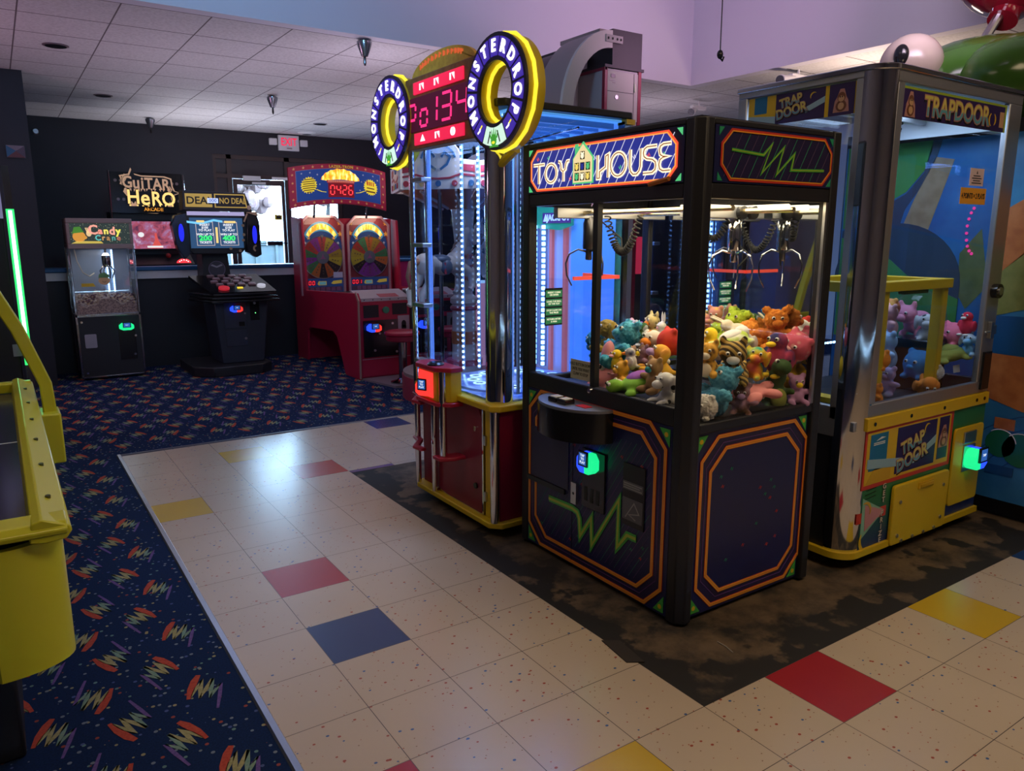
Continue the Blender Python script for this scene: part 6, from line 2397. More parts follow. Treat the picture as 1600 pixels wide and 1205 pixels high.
    b.use(mat('win_plum', (.15, .05, .10), .4)).fbox(fw, x0 + .05, .03, x1 - .05, .085, .004, .006)
    for q in range(6):
        b.use(mat('win_lilac', (.28, .10, .20), .4)).fbox(fw, x0 + .12 + q * .068, .034, x0 + .17 + q * .068, .08, .006, .008)
    b.build('win_display', wh, smooth=0)
    if k == 0:
        b = MB(mat('paper_lilac', (.55, .52, .70), .6))
        b.fbox(fw, x1 - .17, .195, x1 - .05, .265, .03, .032)
        b.build('paper_note', wh)
    b = MB(GLASS)
    b.prism(face, fw, .035, .038)
    b.build('head_glass', wh, smooth=0)
    area('wheel_lamp', (xc, yb_ - .16, 1.72), (math.radians(30), 0, 0), .3, 1.3, (1.0, .82, .6))
b = MB(mat('edge_gold', (.55, .38, .30), .3, .5))
b.ribbon([(-5.945, .02), (-5.93, .84), (-6.0, .925)], .03, Frame((1.31, 0, 0), (0, -1, 0), (0, 0, 1)), 0, .012)
b.build('edge_trim', SG)
b = MB(BLACK)
b.prism(arc(0, 0, .02, 0, 360, 8)[:-1], FZ(0), 0, .001)
b.bm.clear()
b.prism([(-6.12, .93), (-5.93, .885), (-5.925, .10), (-6.12, .10)], Frame((1.905, 0, 0), (0, -1, 0), (0, 0, 1)), -.03, 0)
b.build('divider', SG)
# curved sign on posts: sagging arc in plan, bulging towards the room
def arcpt(t, h_):
    """t 0..1 across, h 0..1 up; the board bows upward in the middle and leans forward"""
    x = 1.14 + 1.22 * t
    bow = .068 * (1 - (2 * t - 1) ** 2)
    z0, z1 = 1.815, 2.28
    return Vector((x, 7.47 - .06 * (1 - (2 * t - 1) ** 2), z0 + (z1 - z0) * h_ + bow))


class Bent(Frame):
    def __init__(s):
        s.o = Vector((0, 0, 0))

    def p(s, u, v, d=0.0):
        q = arcpt(u, v)
        return Vector((q.x, q.y - d, q.z))


bf = Bent()


def brect(b, u0, v0, u1, v1, d0, d1, n_=16):
    for k in range(n_):
        b.prism([(u0 + (u1 - u0) * k / n_, v0), (u0 + (u1 - u0) * (k + 1) / n_, v0), (u0 + (u1 - u0) * (k + 1) / n_, v1), (u0 + (u1 - u0) * k / n_, v1)], bf, d0, d1)


b = MB(RED)
brect(b, 0, 0, 1, 1, -.03, 0)
sg = b.build('sign_board', SG, smooth=0)
b = MB(lit('board_red', (.40, .015, .06), .30), lit('board_blue', (.012, .05, .26), .55), mat('board_line', (.30, .30, .45), .4))
brect(b.use(b.mats[0]), .01, .02, .99, .98, 0, .002)
brect(b.use(b.mats[2]), .065, .12, .935, .88, .002, .003)
brect(b.use(b.mats[1]), .07, .13, .93, .87, .003, .005)
sp3 = b.build('sign_face', sg, smooth=0)
b = MB(mat('sign_star', (.55, .26, .10), .4, 0, .3, (.6, .3, .1)), TXTW)


def bstar(u, v, s_):
    b.prism([(u + (x - 0) / 1.22, v + y / .465) for x, y in star(0, 0, s_)], bf, .003, .006)


for q in range(11):
    bstar(.05 + q * .09, .065, .018)
    if abs(q - 5) > 1:
        bstar(.05 + q * .09, .935, .018)
for q in range(4):
    bstar(.035, .2 + q * .2, .016)
    bstar(.965, .2 + q * .2, .016)
b.use(TXTW)
for u, v in ((.27, .74), (.29, .50), (.72, .60), (.74, .78), (.20, .80), (.85, .80), (.12, .80), (.70, .38), (.90, .72)):
    bstar(u, v, .013)
b.build('star_print', sp3, smooth=0)
b = MB(lit('burst_yellow', (.95, .72, .04), .7), lit('burst_ink', (.25, .12, .02), .3))
for u, v in ((.185, .50), (.82, .50)):
    b.use(b.mats[0]).prism([(u + x / 1.22, v + y / .465) for x, y in star(0, 0, .098, 20, .82)], bf, .005, .009)
    sgn = 1 if u < .5 else -1
    b.ribbon([(u + sgn * .07, v - .12), (u + sgn * .12, v - .18), (u + sgn * .165, v - .20)], .012, bf, .005, .008)
for q, t_ in enumerate((.06, .08, .075, .085, .08, .07, .03)):
    b.use(b.mats[1]).fbox(bf, .185 - t_ * .75, .63 - q * .052, .185 + t_ * .75, .655 - q * .052, .009, .011)
b.use(lit('burst_red', (.65, .08, .02), .5)).fbox(bf, .775, .56, .785, .66, .009, .011)
for u in (.780, .800, .820, .845):
    b.fbox(bf, u, .54, u + .012, .64, .009, .011)
b.use(b.mats[1]).fbox(bf, .775, .46, .86, .49, .009, .011).fbox(bf, .765, .37, .87, .41, .009, .011)
b.build('burst_print', sp3, smooth=0)
b = MB(FLAME, lit('jackpot_red', (.55, .06, .05), .5))
n_ = 16
b.use(FLAME)
up = [(.5 + .2 * math.cos(math.radians(a_)), .56 + .30 * math.sin(math.radians(a_)) + (.02 if q % 2 else 0)) for q, a_ in enumerate([170 - 160 * k / n_ for k in range(n_ + 1)])]
lo = [(.5 + .14 * math.cos(math.radians(a_)), .56 + .05 * math.sin(math.radians(a_))) for a_ in [20 + 140 * k / 8 for k in range(9)]]
b.prism(up + lo, bf, .005, .010)
b.use(b.mats[1]).fbox(bf, .36, .53, .64, .60, .010, .013)
for q in range(13):
    b.use(lit('jackpot_ink', (.9, .35, .25), .5)).fbox(bf, .372 + q * .0205, .545, .384 + q * .0205, .59, .013, .015)
b.build('flame_print', sp3, smooth=0)
b = MB(lit('board_digit_ground', (.16, .004, .012), .8))
brect(b, .37, .17, .635, .52, .005, .010, 8)
dd = b.build('digital_display', sp3, smooth=0)
b = MB(lit('board_digits', (1.0, .05, .06), 1.3))
for q, ch in enumerate('0426'):
    fd = Frame(bf.p(.39 + q * .062, .24, .010), (1, 0, 0), (0, 0, 1))
    digit(b, ch, fd, 0, 0, .048, .105, .013, 0, .003, sl=.05)
b.build('digit', dd, smooth=0)
b = MB(mat('maker_gold', (.60, .42, .06), .4, 0, .3, (.7, .5, .05)))
add_text(b, 'LAZER-TRON', FY(7.402), 1.76, 2.312, .045, 0, .004, bold=.001, space=1.15)
b.build('lettering', sp3, smooth=0)
for x in (1.45, 2.12):
    b = MB(CHROME2)
    b.tube([(x, 7.55, 1.72), (x, 7.50, 1.9)], .014, 8)
    b.build('post', SG)
b = MB(mat('step_taupe', (.24, .18, .19), .5))
b.prism([(1.33, 5.965), (1.44, 5.38), (2.5, 5.38), (2.52, 5.965)], FZ(0), 0, .02)
b.build('floor_plate', SG)


def stool(x, y, lab):
    t = thing('stool', lab, 'stool', (x, y, .02), 'red stools at the wheel game')
    b = MB(CHROME2)
    b.lathe((x, y, .02), [(.13, 0), (.13, .012), (.07, .03), (.045, .05)], 24)
    b.lathe((x, y, .05), [(.045, 0), (.045, .40)], 20)
    b.build('pedestal', t)
    b = MB(REDD)
    b.lathe((x, y, .455), [(.15, 0), (.165, .012), (.165, .055), (.155, .065)], 28)
    b.build('seat', t)
    b = MB(RED)
    b.lathe((x, y, .52), [(.178, 0), (.182, .01), (.178, .028), (.15, .04), (.05, .045)], 28)
    b.build('seat_pad', t)
    return t


stool(1.60, 5.53, 'red round stool on a chrome post in front of the first wheel')
stool(2.22, 5.53, 'red round stool beyond the chrome pipe rack, in front of the second wheel')
# pink cabinet just right of the wheels
b = MB(mat('cabinet_magenta', (.42, .015, .13), .4), MATS['cap_blue'])
PB = thing('ticket_box', 'magenta box with blue lid just behind the red wheel game', 'cabinet', (2.85, 8.2, 0))
b.use(b.mats[0]).box((2.63, 7.95, 0), (3.05, 8.4, 1.17))
b.build('body', PB, bevel=.005)
b = MB(MATS['cap_blue'])
b.box((2.61, 7.93, 1.17), (3.07, 8.42, 1.20))
b.build('lid', PB, bevel=.004)
# ---------------------------------------------------------------- air hockey table at the left edge
CHART = mat('chartreuse', (.62, .61, .025), .30)
AH = thing('air_hockey_table', 'chartreuse air hockey table with curved corner leg beside the carpet aisle', 'game table', (-2.4, 1.8, 0))
ax0, ax1, ay0, ay1 = -3.10, -1.69, .645, 2.97
b = MB(BLACK)
b.box((ax0 + .22, ay0 + .30, 0), (ax1 - .16, ay1 - .2, .40))
b.box((ax0 + .1, ay0 + .10, .40), (ax1 - .05, ay1 - .1, .745))
b.build('base', AH, bevel=.01)
m, n, l = nt('rink_surface')
bs = n['Principled BSDF']
bs.inputs['Base Color'].default_value = (.035, .030, .085, 1)
bs.inputs['Roughness'].default_value = .16
MATS['rink_surface'] = m
b = MB(m, TXTW)
b.use(m).box((ax0 + .09, ay0 + .09, .745), (ax1 - .085, ay1 - .09, .755))
b.use(TXTW).box((ax0 + .09, 1.80, .7552), (ax1 - .085, 1.812, .7556))
rk = b.build('playing_surface', AH)
b = MB(CHART)
# side rails with a sloping inner lip
pr = [(-.004, .755), (.010, .775), (.006, .79), (-.055, .815), (-.078, .806), (-.086, .756), (-.05, .75)]
b.prism([(x, z) for x, z in pr], Frame((ax1, ay0 + .0, 0), (1, 0, 0), (0, 0, 1)), -(ay1 - ay0), 0)
b.build('rail', AH, smooth=.5, bevel=.004)
b = MB(CHART)
b.prism([(-x, z) for x, z in pr], Frame((ax0, ay0 + .06, 0), (1, 0, 0), (0, 0, 1)), -(ay1 - ay0 - .12), 0)
b.build('rail', AH, smooth=.5, bevel=.004)
for yy, s_ in ((ay0, 1), (ay1, -1)):
    b = MB(CHART)
    p2 = [(yy + s_ * (0 - q), z) for q, z in ((0.004, .770), (.008, .784), (-.012, .802), (-.080, .808), (-.09, .80), (-.09, .756), (-.02, .765))]
    b.prism([(u, z) for u, z in p2], Frame((ax0, 0, 0), (0, 1, 0), (0, 0, 1)), 0 - 0, ax1 - ax0 - .0)
    b.build('end_rail', AH, smooth=.5, bevel=.004)


def corner_leg(x, y, sx, sy):
    b = MB(CHART)
    r_ = .17
    N_ = 10
    o, i = [], []
    for k in range(N_ + 1):
        a_ = math.radians(90 * k / N_)
        o.append((x - sx * r_ + sx * r_ * math.sin(a_), y + sy * (.10 - .10 * math.cos(a_) if False else r_ * .6 * (1 - math.cos(a_)))))
    i = [(px - sx * .02, py + sy * .02) for px, py in o]
    b.prism(o + i[::-1], FZ(0), .40, .745)
    return b.build('leg', AH, smooth=.5)


corner_leg(ax1 - .01, ay0 + .01, 1, 1)
corner_leg(ax0 + .01, ay0 + .01, -1, 1)
corner_leg(ax1 - .01, ay1 - .01, 1, -1)
corner_leg(ax0 + .01, ay1 - .01, -1, -1)
b = MB(mat('screw_dark', (.10, .10, .04), .4, .5))
for k in range(6):
    b.disc(FZ(.803), ax1 - .03, ay0 + .22 + k * .36, .007, .010, 0, .008, 8)
b.build('screw', AH)
# overhead scoring arm with its foot block
b = MB(CHART)
b.box((-1.70, 2.38, .50), (-1.60, 2.56, .73))
b.build('arm_block', AH, bevel=.008)
b = MB(CHART)
A_ = FY(2.44)
b.prism([(-1.665, .70), (-1.610, .70), (-1.618, .86), (-1.70, 1.12), (-2.02, 1.86), (-2.40, 1.86), (-2.40, 1.80), (-2.07, 1.80), (-1.75, 1.10), (-1.668, .85)], A_, -.05, .0)
b.build('scoring_arm', AH, bevel=.006)

# ---------------------------------------------------------------- dark machine with a green light strip at far left
LM = thing('light_strip_game', 'dark game cabinet with a vertical green light strip behind the air hockey table', 'arcade game', (-2.1, 4.7, 0))
b = MB(BLACK)
b.box((-2.60, 4.50, 0), (-1.70, 5.2, 1.95))
b.build('cabinet', LM, bevel=.01)
b = MB(CHROME2)
b.box((-1.68, 4.47, .02), (-1.64, 4.51, 1.95))
b.build('corner_post', LM)
b = MB(lit('strip_green', (.25, 1.0, .40), 9.0), lit('strip_green_edge', (.03, .65, .15), 1.2))
b.use(b.mats[1]).box((-1.683, 4.462, .66), (-1.637, 4.47, 1.68))
b.use(b.mats[0]).box((-1.670, 4.455, .67), (-1.650, 4.462, 1.67))
b.build('green_light_strip', LM)
b = MB(lit('panel_lilac', (.30, .28, .50), .5))
b.box((-1.90, 4.49, 1.62), (-1.70, 4.50, 1.95))
b.build('side_screen', LM)
b = MB(mat('socket_grey', (.25, .25, .28), .5))
b.box((-1.74, 4.49, .72), (-1.69, 4.50, .80))
b.build('wall_plate', LM)

# ---------------------------------------------------------------- carousel ride behind the ticket game
CR = thing('carousel', 'white kiddie carousel with horses and a scalloped canopy behind the tall ticket game', 'carousel', (1.88, 4.75, 0))
kx, ky = 1.88, 4.75
CRW = mat('carousel_white', (.66, .62, .60), .35)
CRR = mat('carousel_red', (.42, .05, .08), .35)
CRB = mat('carousel_blue', (.05, .16, .34), .35)
CRO = mat('carousel_orange', (.55, .19, .07), .4)
b = MB(mat('platform_taupe', (.30, .22, .20), .5), CRR)
b.use(b.mats[1]).lathe((kx, ky, 0), [(.60, 0), (.60, .22), (.56, .22)], 40)
b.use(b.mats[0]).lathe((kx, ky, .22), [(.59, 0), (.59, .03)], 40)
b.build('platform', CR)
b = MB(CRW, CRR, CRO)
b.use(CRW).lathe((kx, ky, .25), [(.17, 0), (.17, .06), (.12, .08), (.11, .62), (.13, .64), (.13, .68), (.085, .72), (.08, 1.10), (.10, 1.13), (.08, 1.16), (.11, 1.50)], 16)
b.use(CRR).lathe((kx, ky, .82), [(.125, 0), (.135, .02), (.125, .04)], 16)
b.lathe((kx, ky, .30), [(.175, 0), (.175, .05)], 16)
b.use(CRO).lathe((kx, ky, .50), [(.122, 0), (.122, .12)], 16)
for k in range(5):
    a_ = -PI / 2 - .9 + k * .45
    for z in (1.12, 1.22, 1.32):
        b.use(CRR if k % 2 else MATS['carousel_orange']).ball((kx + .082 * math.cos(a_), ky + .082 * math.sin(a_), z), (.018, .018, .026), 8, 6)
b.build('column', CR)
b = MB(CRO, CRW)
N_ = 10
for k in range(N_):
    a0, a1 = 2 * PI * k / N_ + .02, 2 * PI * (k + 1) / N_ - .02
    p = lambda r_, z, a_: b.bm.verts.new((kx + r_ * math.cos(a_), ky + r_ * math.sin(a_), z))
    b.use(CRO)
    for (r0, z0, r1, z1) in ((.13, 1.75, .58, 1.91),):
        b.face([p(r0, z0, a0), p(r0, z0, a1), p(r1, z1, a1), p(r1, z1, a0)])
        b.face([p(r1, z1 + .02, a0), p(r1, z1 + .02, a1), p(r0, z0 + .02, a1), p(r0, z0 + .02, a0)])
    am = (a0 + a1) / 2
    b.use(CRW).tube([(kx + .2 * math.cos(am), ky + .2 * math.sin(am), 1.752), (kx + .55 * math.cos(am), ky + .55 * math.sin(am), 1.89)], .012, 6)
b.build('canopy_underside', CR, smooth=0)
b = MB(CRW, CRR, CRB, mat('carousel_gold', (.55, .36, .12), .35))
NS = 6
for k in range(NS):
    ac = 2 * PI * k / NS - PI / 2 + .18
    ca, sa = math.cos(ac), math.sin(ac)
    w = .64 * math.tan(PI / NS)
    fr = Frame((kx + .59 * ca, ky + .59 * sa, 0), (-sa, ca, 0), (0, 0, 1))
    b.use(CRW).prism([(-w, 1.90), (w, 1.90), (w, 2.12), (.24, 2.14)] + arc(0, 2.14, .20, 0, 180, 12, .17) + [(-.24, 2.14), (-w, 2.12)], fr, -.02, .02)
    b.use(CRR).prism([(-w + .02, 2.03), (-.22, 2.05), (-.22, 2.10), (-w + .02, 2.09)], fr, .02, .026)
    b.prism([(w - .03, 2.03), (.22, 2.05), (.22, 2.10), (w - .03, 2.09)], fr, .02, .026)
    b.ribbon([(-w + .02, 2.0), (-.2, 2.02), (-.1, 1.99), (0, 1.985), (.1, 1.99), (.2, 2.02), (w - .02, 2.0)], .016, fr, .02, .026)
    b.use(CRB).ribbon(arc(0, 2.13, .155, 10, 170, 12, .13), .018, fr, .02, .028)
    for q in (-1, 1):
        b.ribbon([(q * x, z) for x, z in ((.02, 2.06), (.08, 2.10), (.11, 2.16), (.06, 2.20), (.03, 2.16))], .020, fr, .02, .027)
    for q in range(5):
        b.use((CRR, MATS['carousel_gold'], CRB, CRR, CRB)[q]).disc(fr, -w * .8 + q * w * .4, 1.945, .026, .026, .02, .03, 10)
b.build('canopy_crest', CR, smooth=0)
area('carousel_lamp', (kx - .2, ky - .75, 2.25), aim((kx - .2, ky - .75, 2.25), (kx, ky, 1.2)), .3, 9, (1.0, .90, .90))


def horse(x, y, z, rz, s_, nm):
    """prancing carousel horse along local +x"""
    t = bpy.data.objects.new(nm, None)
    ca, sa = math.cos(rz), math.sin(rz)

    def P(a, c, h_):
        return (x + s_ * (a * ca - c * sa), y + s_ * (a * sa + c * ca), z + s_ * h_)
    bpy.data.objects.remove(t)
    b = MB(CRW)
    b.tube([P(-.36, 0, .02), P(-.25, 0, .05), P(-.05, 0, .0), P(.15, 0, .03), P(.30, 0, .10)], .11 * s_, 14)
    for c_, r_ in ((P(-.30, 0, .03), .145), (P(.24, 0, .05), .14), (P(0, 0, .0), .125)):
        b.ball(c_, r_ * s_, 14, 10)
    b.tube([P(.25, 0, .08), P(.36, 0, .26), P(.42, 0, .42)], .10 * s_, 12, .065 * s_)
    b.ball(P(.45, 0, .45), .085 * s_, 12, 8)
    b.tube([P(.44, 0, .46), P(.58, 0, .36), P(.64, 0, .30)], .075 * s_, 12, .045 * s_)
    for c_, pts in ((1, ((.28, .08, -.02), (.42, .08, -.16), (.36, .08, -.34), (.30, .08, -.38))), (-1, ((.28, -.08, -.02), (.46, -.08, -.10), (.50, -.08, -.28), (.44, -.08, -.33))),
                    (1, ((-.30, .08, -.02), (-.36, .08, -.20), (-.50, .08, -.32), (-.48, .08, -.46), (-.52, .08, -.50))), (-1, ((-.30, -.08, -.02), (-.30, -.08, -.22), (-.44, -.08, -.36), (-.44, -.08, -.50)))):
        b.tube([P(*q) for q in pts], .075 * s_, 10, .035 * s_)
    b.tube([P(.40, .03, .52), P(.41, .04, .60)], .025 * s_, 6, .006 * s_).tube([P(.40, -.03, .52), P(.41, -.04, .60)], .025 * s_, 6, .006 * s_)
    h_ = b.build(nm, CR, smooth=1.0)
    b = MB(mat('mane_brown', (.26, .14, .10), .5))
    for k in range(5):
        b.tube([P(.24 + .05 * k, .0, .16 + .08 * k), P(.20 + .045 * k, .05, .12 + .07 * k), P(.15 + .045 * k, .04, .02 + .08 * k)], .045 * s_, 8, .012 * s_)
    b.build('mane', h_, smooth=1.0)
    b = MB(MATS['mane_brown'])
    b.tube([P(-.42, 0, .06), P(-.54, 0, .05), P(-.60, 0, -.12), P(-.56, 0, -.28)], .05 * s_, 10, .015 * s_)
    b.build('tail', h_, smooth=1.0)
    b = MB(mat('saddle_grey', (.10, .14, .22), .4), CRR)
    b.use(b.mats[0]).ball(P(-.04, 0, .085), (.16 * s_, .13 * s_, .07 * s_), 14, 8)
    b.ball(P(-.02, -.115, -.01), (.09 * s_, .05 * s_, .10 * s_), 10, 8)
    b.use(CRR).tube([P(-.06, -.128, .05), P(-.06, -.13, -.10)], .02 * s_, 6)
    b.build('saddle', h_, smooth=1.0)
    b = MB(CHROME)
    b.tube([P(-.02, 0, -1.50), P(-.02, 0, 1.0)], .018, 10)
    b.build('pole', h_)
    return h_


horse(1.47, 4.42, 1.25, .25, .66, 'horse')
horse(kx + .22, ky - .12, 1.32, 1.4, .60, 'horse')
b = MB(lit('carousel_pink_board', (.75, .33, .45), .45), lit('carousel_pink_edge', (.5, .75, 1.0), .8))
b.use(b.mats[0]).box((2.06, 4.80, .25), (2.36, 4.83, 1.06))
b.use(b.mats[1]).box((2.06, 4.79, 1.06), (2.36, 4.84, 1.085))
b.build('fence_panel', CR)

# ---------------------------------------------------------------- tall arched ball game behind
def arch_game(x0, y, col, lab, full=True):
    t = thing('arch_game', lab, 'arcade game', (x0 + .5, y + .35, 0), 'arched games behind the ticket game')
    fr = FY(y, x0, 0)
    AR = mat('arch_' + col[0], col[1], .45)
    AS = mat('arch_side_' + col[0], col[2], .5)
    # quarter arch: band of 0.5 depth
    outer = [(0, 1.1)] + [(0, 2.36)] + arc(.46, 2.36, .46, 180, 90, 12, .62)[1:]
    inner = arc(.46, 2.36, .36, 90, 180, 12, .50) + [(.10, 1.1)]
    b = MB(AS)
    b.prism(outer + inner, fr, -.03, .0)
    sd = b.build('arch_side', t, smooth=0)
    b = MB(AR)
    b.prism(outer + [(p[0] + (.006 if k else .006), p[1] - .006) for k, p in enumerate(outer)][::-1], fr, -.33, -.03)
    b.fbox(fr, .36, 2.955, .76, 2.985, -.5, -.03)
    b.build('arch_band', t, smooth=.5)
    if full:
        b = MB(STEEL, BLACKG)
        b.use(mat('bracket_grey', (.30, .28, .27), .5)).fbox(fr, .39, 2.895, .55, 2.945, 0, .01)
        b.use(BLACKG)
        for u in (.41, .45, .495, .53):
            b.disc(fr, u, 2.92, .007, .009, .01, .014, 10)
        b.build('bracket', sd)
    b = MB(BLACK)
    b.box((x0 + .47, y + .01, 2.70), (x0 + .76, y + .52, 2.975 + .02))
    b.build('top_box', t)
    return t


WHT = mat('arch_cabinet_white', (.42, .38, .40), .5)
ag = arch_game(1.68, 3.0, ('bronze', (.24, .18, .18), (.50, .46, .44)), 'tall white cabinet with red trim and a curved arch top behind the ticket game')
b = MB(WHT)
b.box((2.07, 3.0, 0), (2.42, 3.55, 2.715))
cb = b.build('cabinet', ag)
fr = FY(3.0)
b = MB(mat('arch_cabinet_cream', (.46, .43, .40), .5), BLACKG, STEEL, mat('seam_dark', (.08, .07, .07), .5))
b.fbox(fr, 2.095, 2.36, 2.395, 2.70, 0, .006)
b.use(b.mats[3]).fbox(fr, 2.095, 2.557, 2.355, 2.561, .006, .008).fbox(fr, 2.352, 2.30, 2.356, 2.70, .006, .008)
b.use(BLACKG).fbox(fr, 2.125, 2.655, 2.165, 2.68, .006, .01)
for q in range(2):
    b.fbox(fr, 2.11 + q * .03, 2.632 - q * .014, 2.17, 2.636 - q * .014, .006, .008)
b.use(STEEL).disc(fr, 2.18, 2.52, .015, .015, .006, .014, 12)
b.tube([(2.36, 2.99, 2.63), (2.36, 2.985, 2.57)], .006, 6)
b.build('door', cb)
b = MB(REDD)
b.box((2.065, 2.99, 0), (2.09, 3.02, 2.72)).box((2.395, 2.99, 0), (2.425, 3.02, 2.72)).box((2.062, 2.99, 2.70), (2.085, 3.55, 2.725))
b.build('red_trim', cb)
b = MB(BLACK)
b.box((2.06, 2.985, 2.72), (2.445, 3.55, 2.74))
b.build('top_shelf', cb)
ag2 = arch_game(1.84, 3.57, ('black', (.006, .006, .008), (.005, .005, .007)), 'black arched game further back, half hidden by the bronze arch', False)
b = MB(BLACK)
b.box((2.33, 3.58, 0), (2.62, 4.06, 2.70)).box((1.86, 3.60, 0), (1.98, 4.05, 1.1))
b.build('cabinet', ag2)
b = MB(BLACK)
b.box((1.68, 3.02, 0), (1.80, 3.5, 1.1))
b.build('arch_foot', ag)
b = MB(mat('arch_panel_lilac', (.40, .36, .44), .5))
b.prism([(1.79, 2.2), (1.79, 2.45), (1.85, 2.66), (1.95, 2.79), (2.07, 2.86), (2.15, 2.88), (2.15, 2.72), (2.065, 2.72), (2.065, 2.2)], FY(3.32), 0, .02)
b.build('inner_panel', ag)

# ---------------------------------------------------------------- ceiling fittings
b = MB(mat('exit_white', (.62, .62, .64), .45))
EX = thing('exit_sign', 'white exit sign with red letters and two lamp heads above the door', 'sign', (2.19, 10.60, 2.80))
b.box((2.035, 10.60, 2.80), (2.355, 10.65, 3.03))
bd = b.build('housing', EX, bevel=.006)
text('EXIT', FY(10.60), 2.195, 2.925, .165, lit('exit_red', (.95, .01, .07), .95), bd, d1=.004, bold=.0012, sx=.74)
b = MB(mat('exit_mark', (.30, .22, .24), .4))
b.fbox(FY(10.60), 2.16, 2.825, 2.24, 2.845, 0, .003)
b.build('test_plate', bd)
for x in (1.955, 2.435):
    b = MB(MATS['exit_white'])
    b.box((x - .06, 10.595, 2.875), (x + .06, 10.65, 2.975))
    b.build('lamp_head', EX, bevel=.012)
SILV = mat('fitting_silver', (.35, .36, .40), .25, .9)
for x, y, lab in ((.86, 4.53, 'silver cone spotlight on the low ceiling nearest the raised bay edge'), (.995, 7.43, 'silver cone spotlight on the ceiling halfway from the aisle to the exit sign'), (.135, 9.98, 'small silver cone spotlight on the ceiling close to the black back wall')):
    t = thing('spotlight', lab, 'ceiling light', (x, y, H), 'cone spotlights on the low ceiling')
    b = MB(SILV)
    b.lathe((x, y, H - .13), [(.026, 0), (.058, .085), (.060, .11), (.02, .13)], 16)
    b.build('shade', t)
    b = MB(BLACKG)
    b.lathe((x, y, H - .20), [(.006, 0), (.012, .02), (.010, .07)], 10)
    b.build('stem', t)
for x, y, lab in ((-1.17, 6.14, 'dark recessed ceiling light nearest the air hockey table'), (-.575, 8.49, 'dark recessed ceiling light over the candy crane'), (2.22, 9.27, 'dark recessed ceiling light just in front of the exit sign')):
    t = thing('recessed_light', lab, 'ceiling light', (x, y, H), 'recessed lights in the low ceiling')
    b = MB(mat('recess_ring', (.14, .11, .13), .4))
    b.lathe((x, y, H - .008), [(.085, 0), (.098, .003), (.098, .008)], 24)
    b.build('trim_ring', t)
    b = MB(BLACKG)
    b.lathe((x, y, H - .010), [(.08, 0), (.08, .003)], 24)
    b.build('dark_lens', t)
t = thing('ceiling_diffuser', 'white round air diffuser on the ceiling next to the exit sign', 'vent', (2.38, 10.30, H))
b = MB(WHITE)
b.lathe((2.38, 10.30, H - .03), [(.05, 0), (.13, .02), (.14, .03)], 24)
b.build('rim', t)
b = MB(mat('vent_dark', (.06, .06, .07), .5))
b.lathe((2.38, 10.30, H - .034), [(.03, 0), (.07, .006)], 20)
b.build('core', t)
t = thing('security_camera', 'small grey security camera on the back wall above the candy crane', 'camera', (-1.183, 10.64, 2.84))
b = MB(ALU)
b.lathe((-1.16, 10.50, 2.84), [(.03, 0), (.035, .10)], 12, (0, 1, 0))
b.build('body', t)
b = MB(ALU)
b.tube([(-1.16, 10.60, 2.84), (-1.18, 10.65, 2.85)], .012, 8)
b.build('bracket', t)
t = thing('prism_lamp', 'faceted glass prism lamp on the black wall end above the green light strip', 'light', (-1.50, 7.43, 2.30))
b = MB(BLACK)
b.box((-1.58, 7.42, 2.24), (-1.42, 7.44, 2.36))
b.build('back_plate', t)
b = MB(mat('facet_blue', (.10, .30, .50), .15, .4), mat('facet_grey', (.40, .36, .42), .15, .4), mat('facet_rose', (.34, .20, .22), .15, .4), mat('facet_dark', (.12, .10, .14), .15, .4))
c0, cs4 = (-1.50, 7.36, 2.30), ((-1.575, 7.42, 2.245), (-1.425, 7.42, 2.245), (-1.425, 7.42, 2.355), (-1.575, 7.42, 2.355))
for k in range(4):
    b.use(b.mats[(2, 3, 1, 0)[k]])
    b.face([b.bm.verts.new(cs4[k]), b.bm.verts.new(cs4[(k + 1) % 4]), b.bm.verts.new(c0)])
b.build('facets', t, smooth=0)
# cord with a black hook hanging in the raised bay
t = thing('hanging_hook', 'black hook hanging on a thin cord from the raised ceiling', 'hook', (2.18, 2.0, H + 1.3))
b = MB(BLACKG)
b.tube([(2.15, 2.0, H + 1.3), (2.165, 2.0, 2.66)], .004, 6)
b.build('cord', t)
b = MB(BLACKG)
b.ball((2.165, 2.0, 2.635), (.020, .020, .028), 10, 8)
b.tube([(2.16, 2.0, 2.62), (2.19, 2.0, 2.60), (2.20, 2.0, 2.625)], .006, 6)
b.build('hook', t)
for x, y, z, dx, lab in ((4.72, 3.3, 2.965, -.20, 'white track spotlight under the side ceiling, nearer the chrome machine'), (5.22, 5.0, 2.95, -.05, 'white track spotlight farther off, behind the white arched cabinet')):
    t = thing('track_spotlight', lab, 'ceiling light', (x, y, H), 'white track spotlights beyond the claw machine')
    b = MB(WHITE)
    b.tube([(x, y, H), (x, y, z + .04)], .012, 8)
    b.box((x - .12, y - .025, z), (x + .10, y + .025, z + .04))
    b.build('mount', t, bevel=.006)
    b = MB(WHITE, SILV)
    b.use(WHITE).tube([(x - .06, y, z), (x + dx - .10, y - .03, z - .04)], .03, 14, .045)
    b.use(SILV).tube([(x + dx - .10, y - .03, z - .04), (x + dx - .115, y - .033, z - .043)], .04, 14)
    b.build('lamp_head', t)
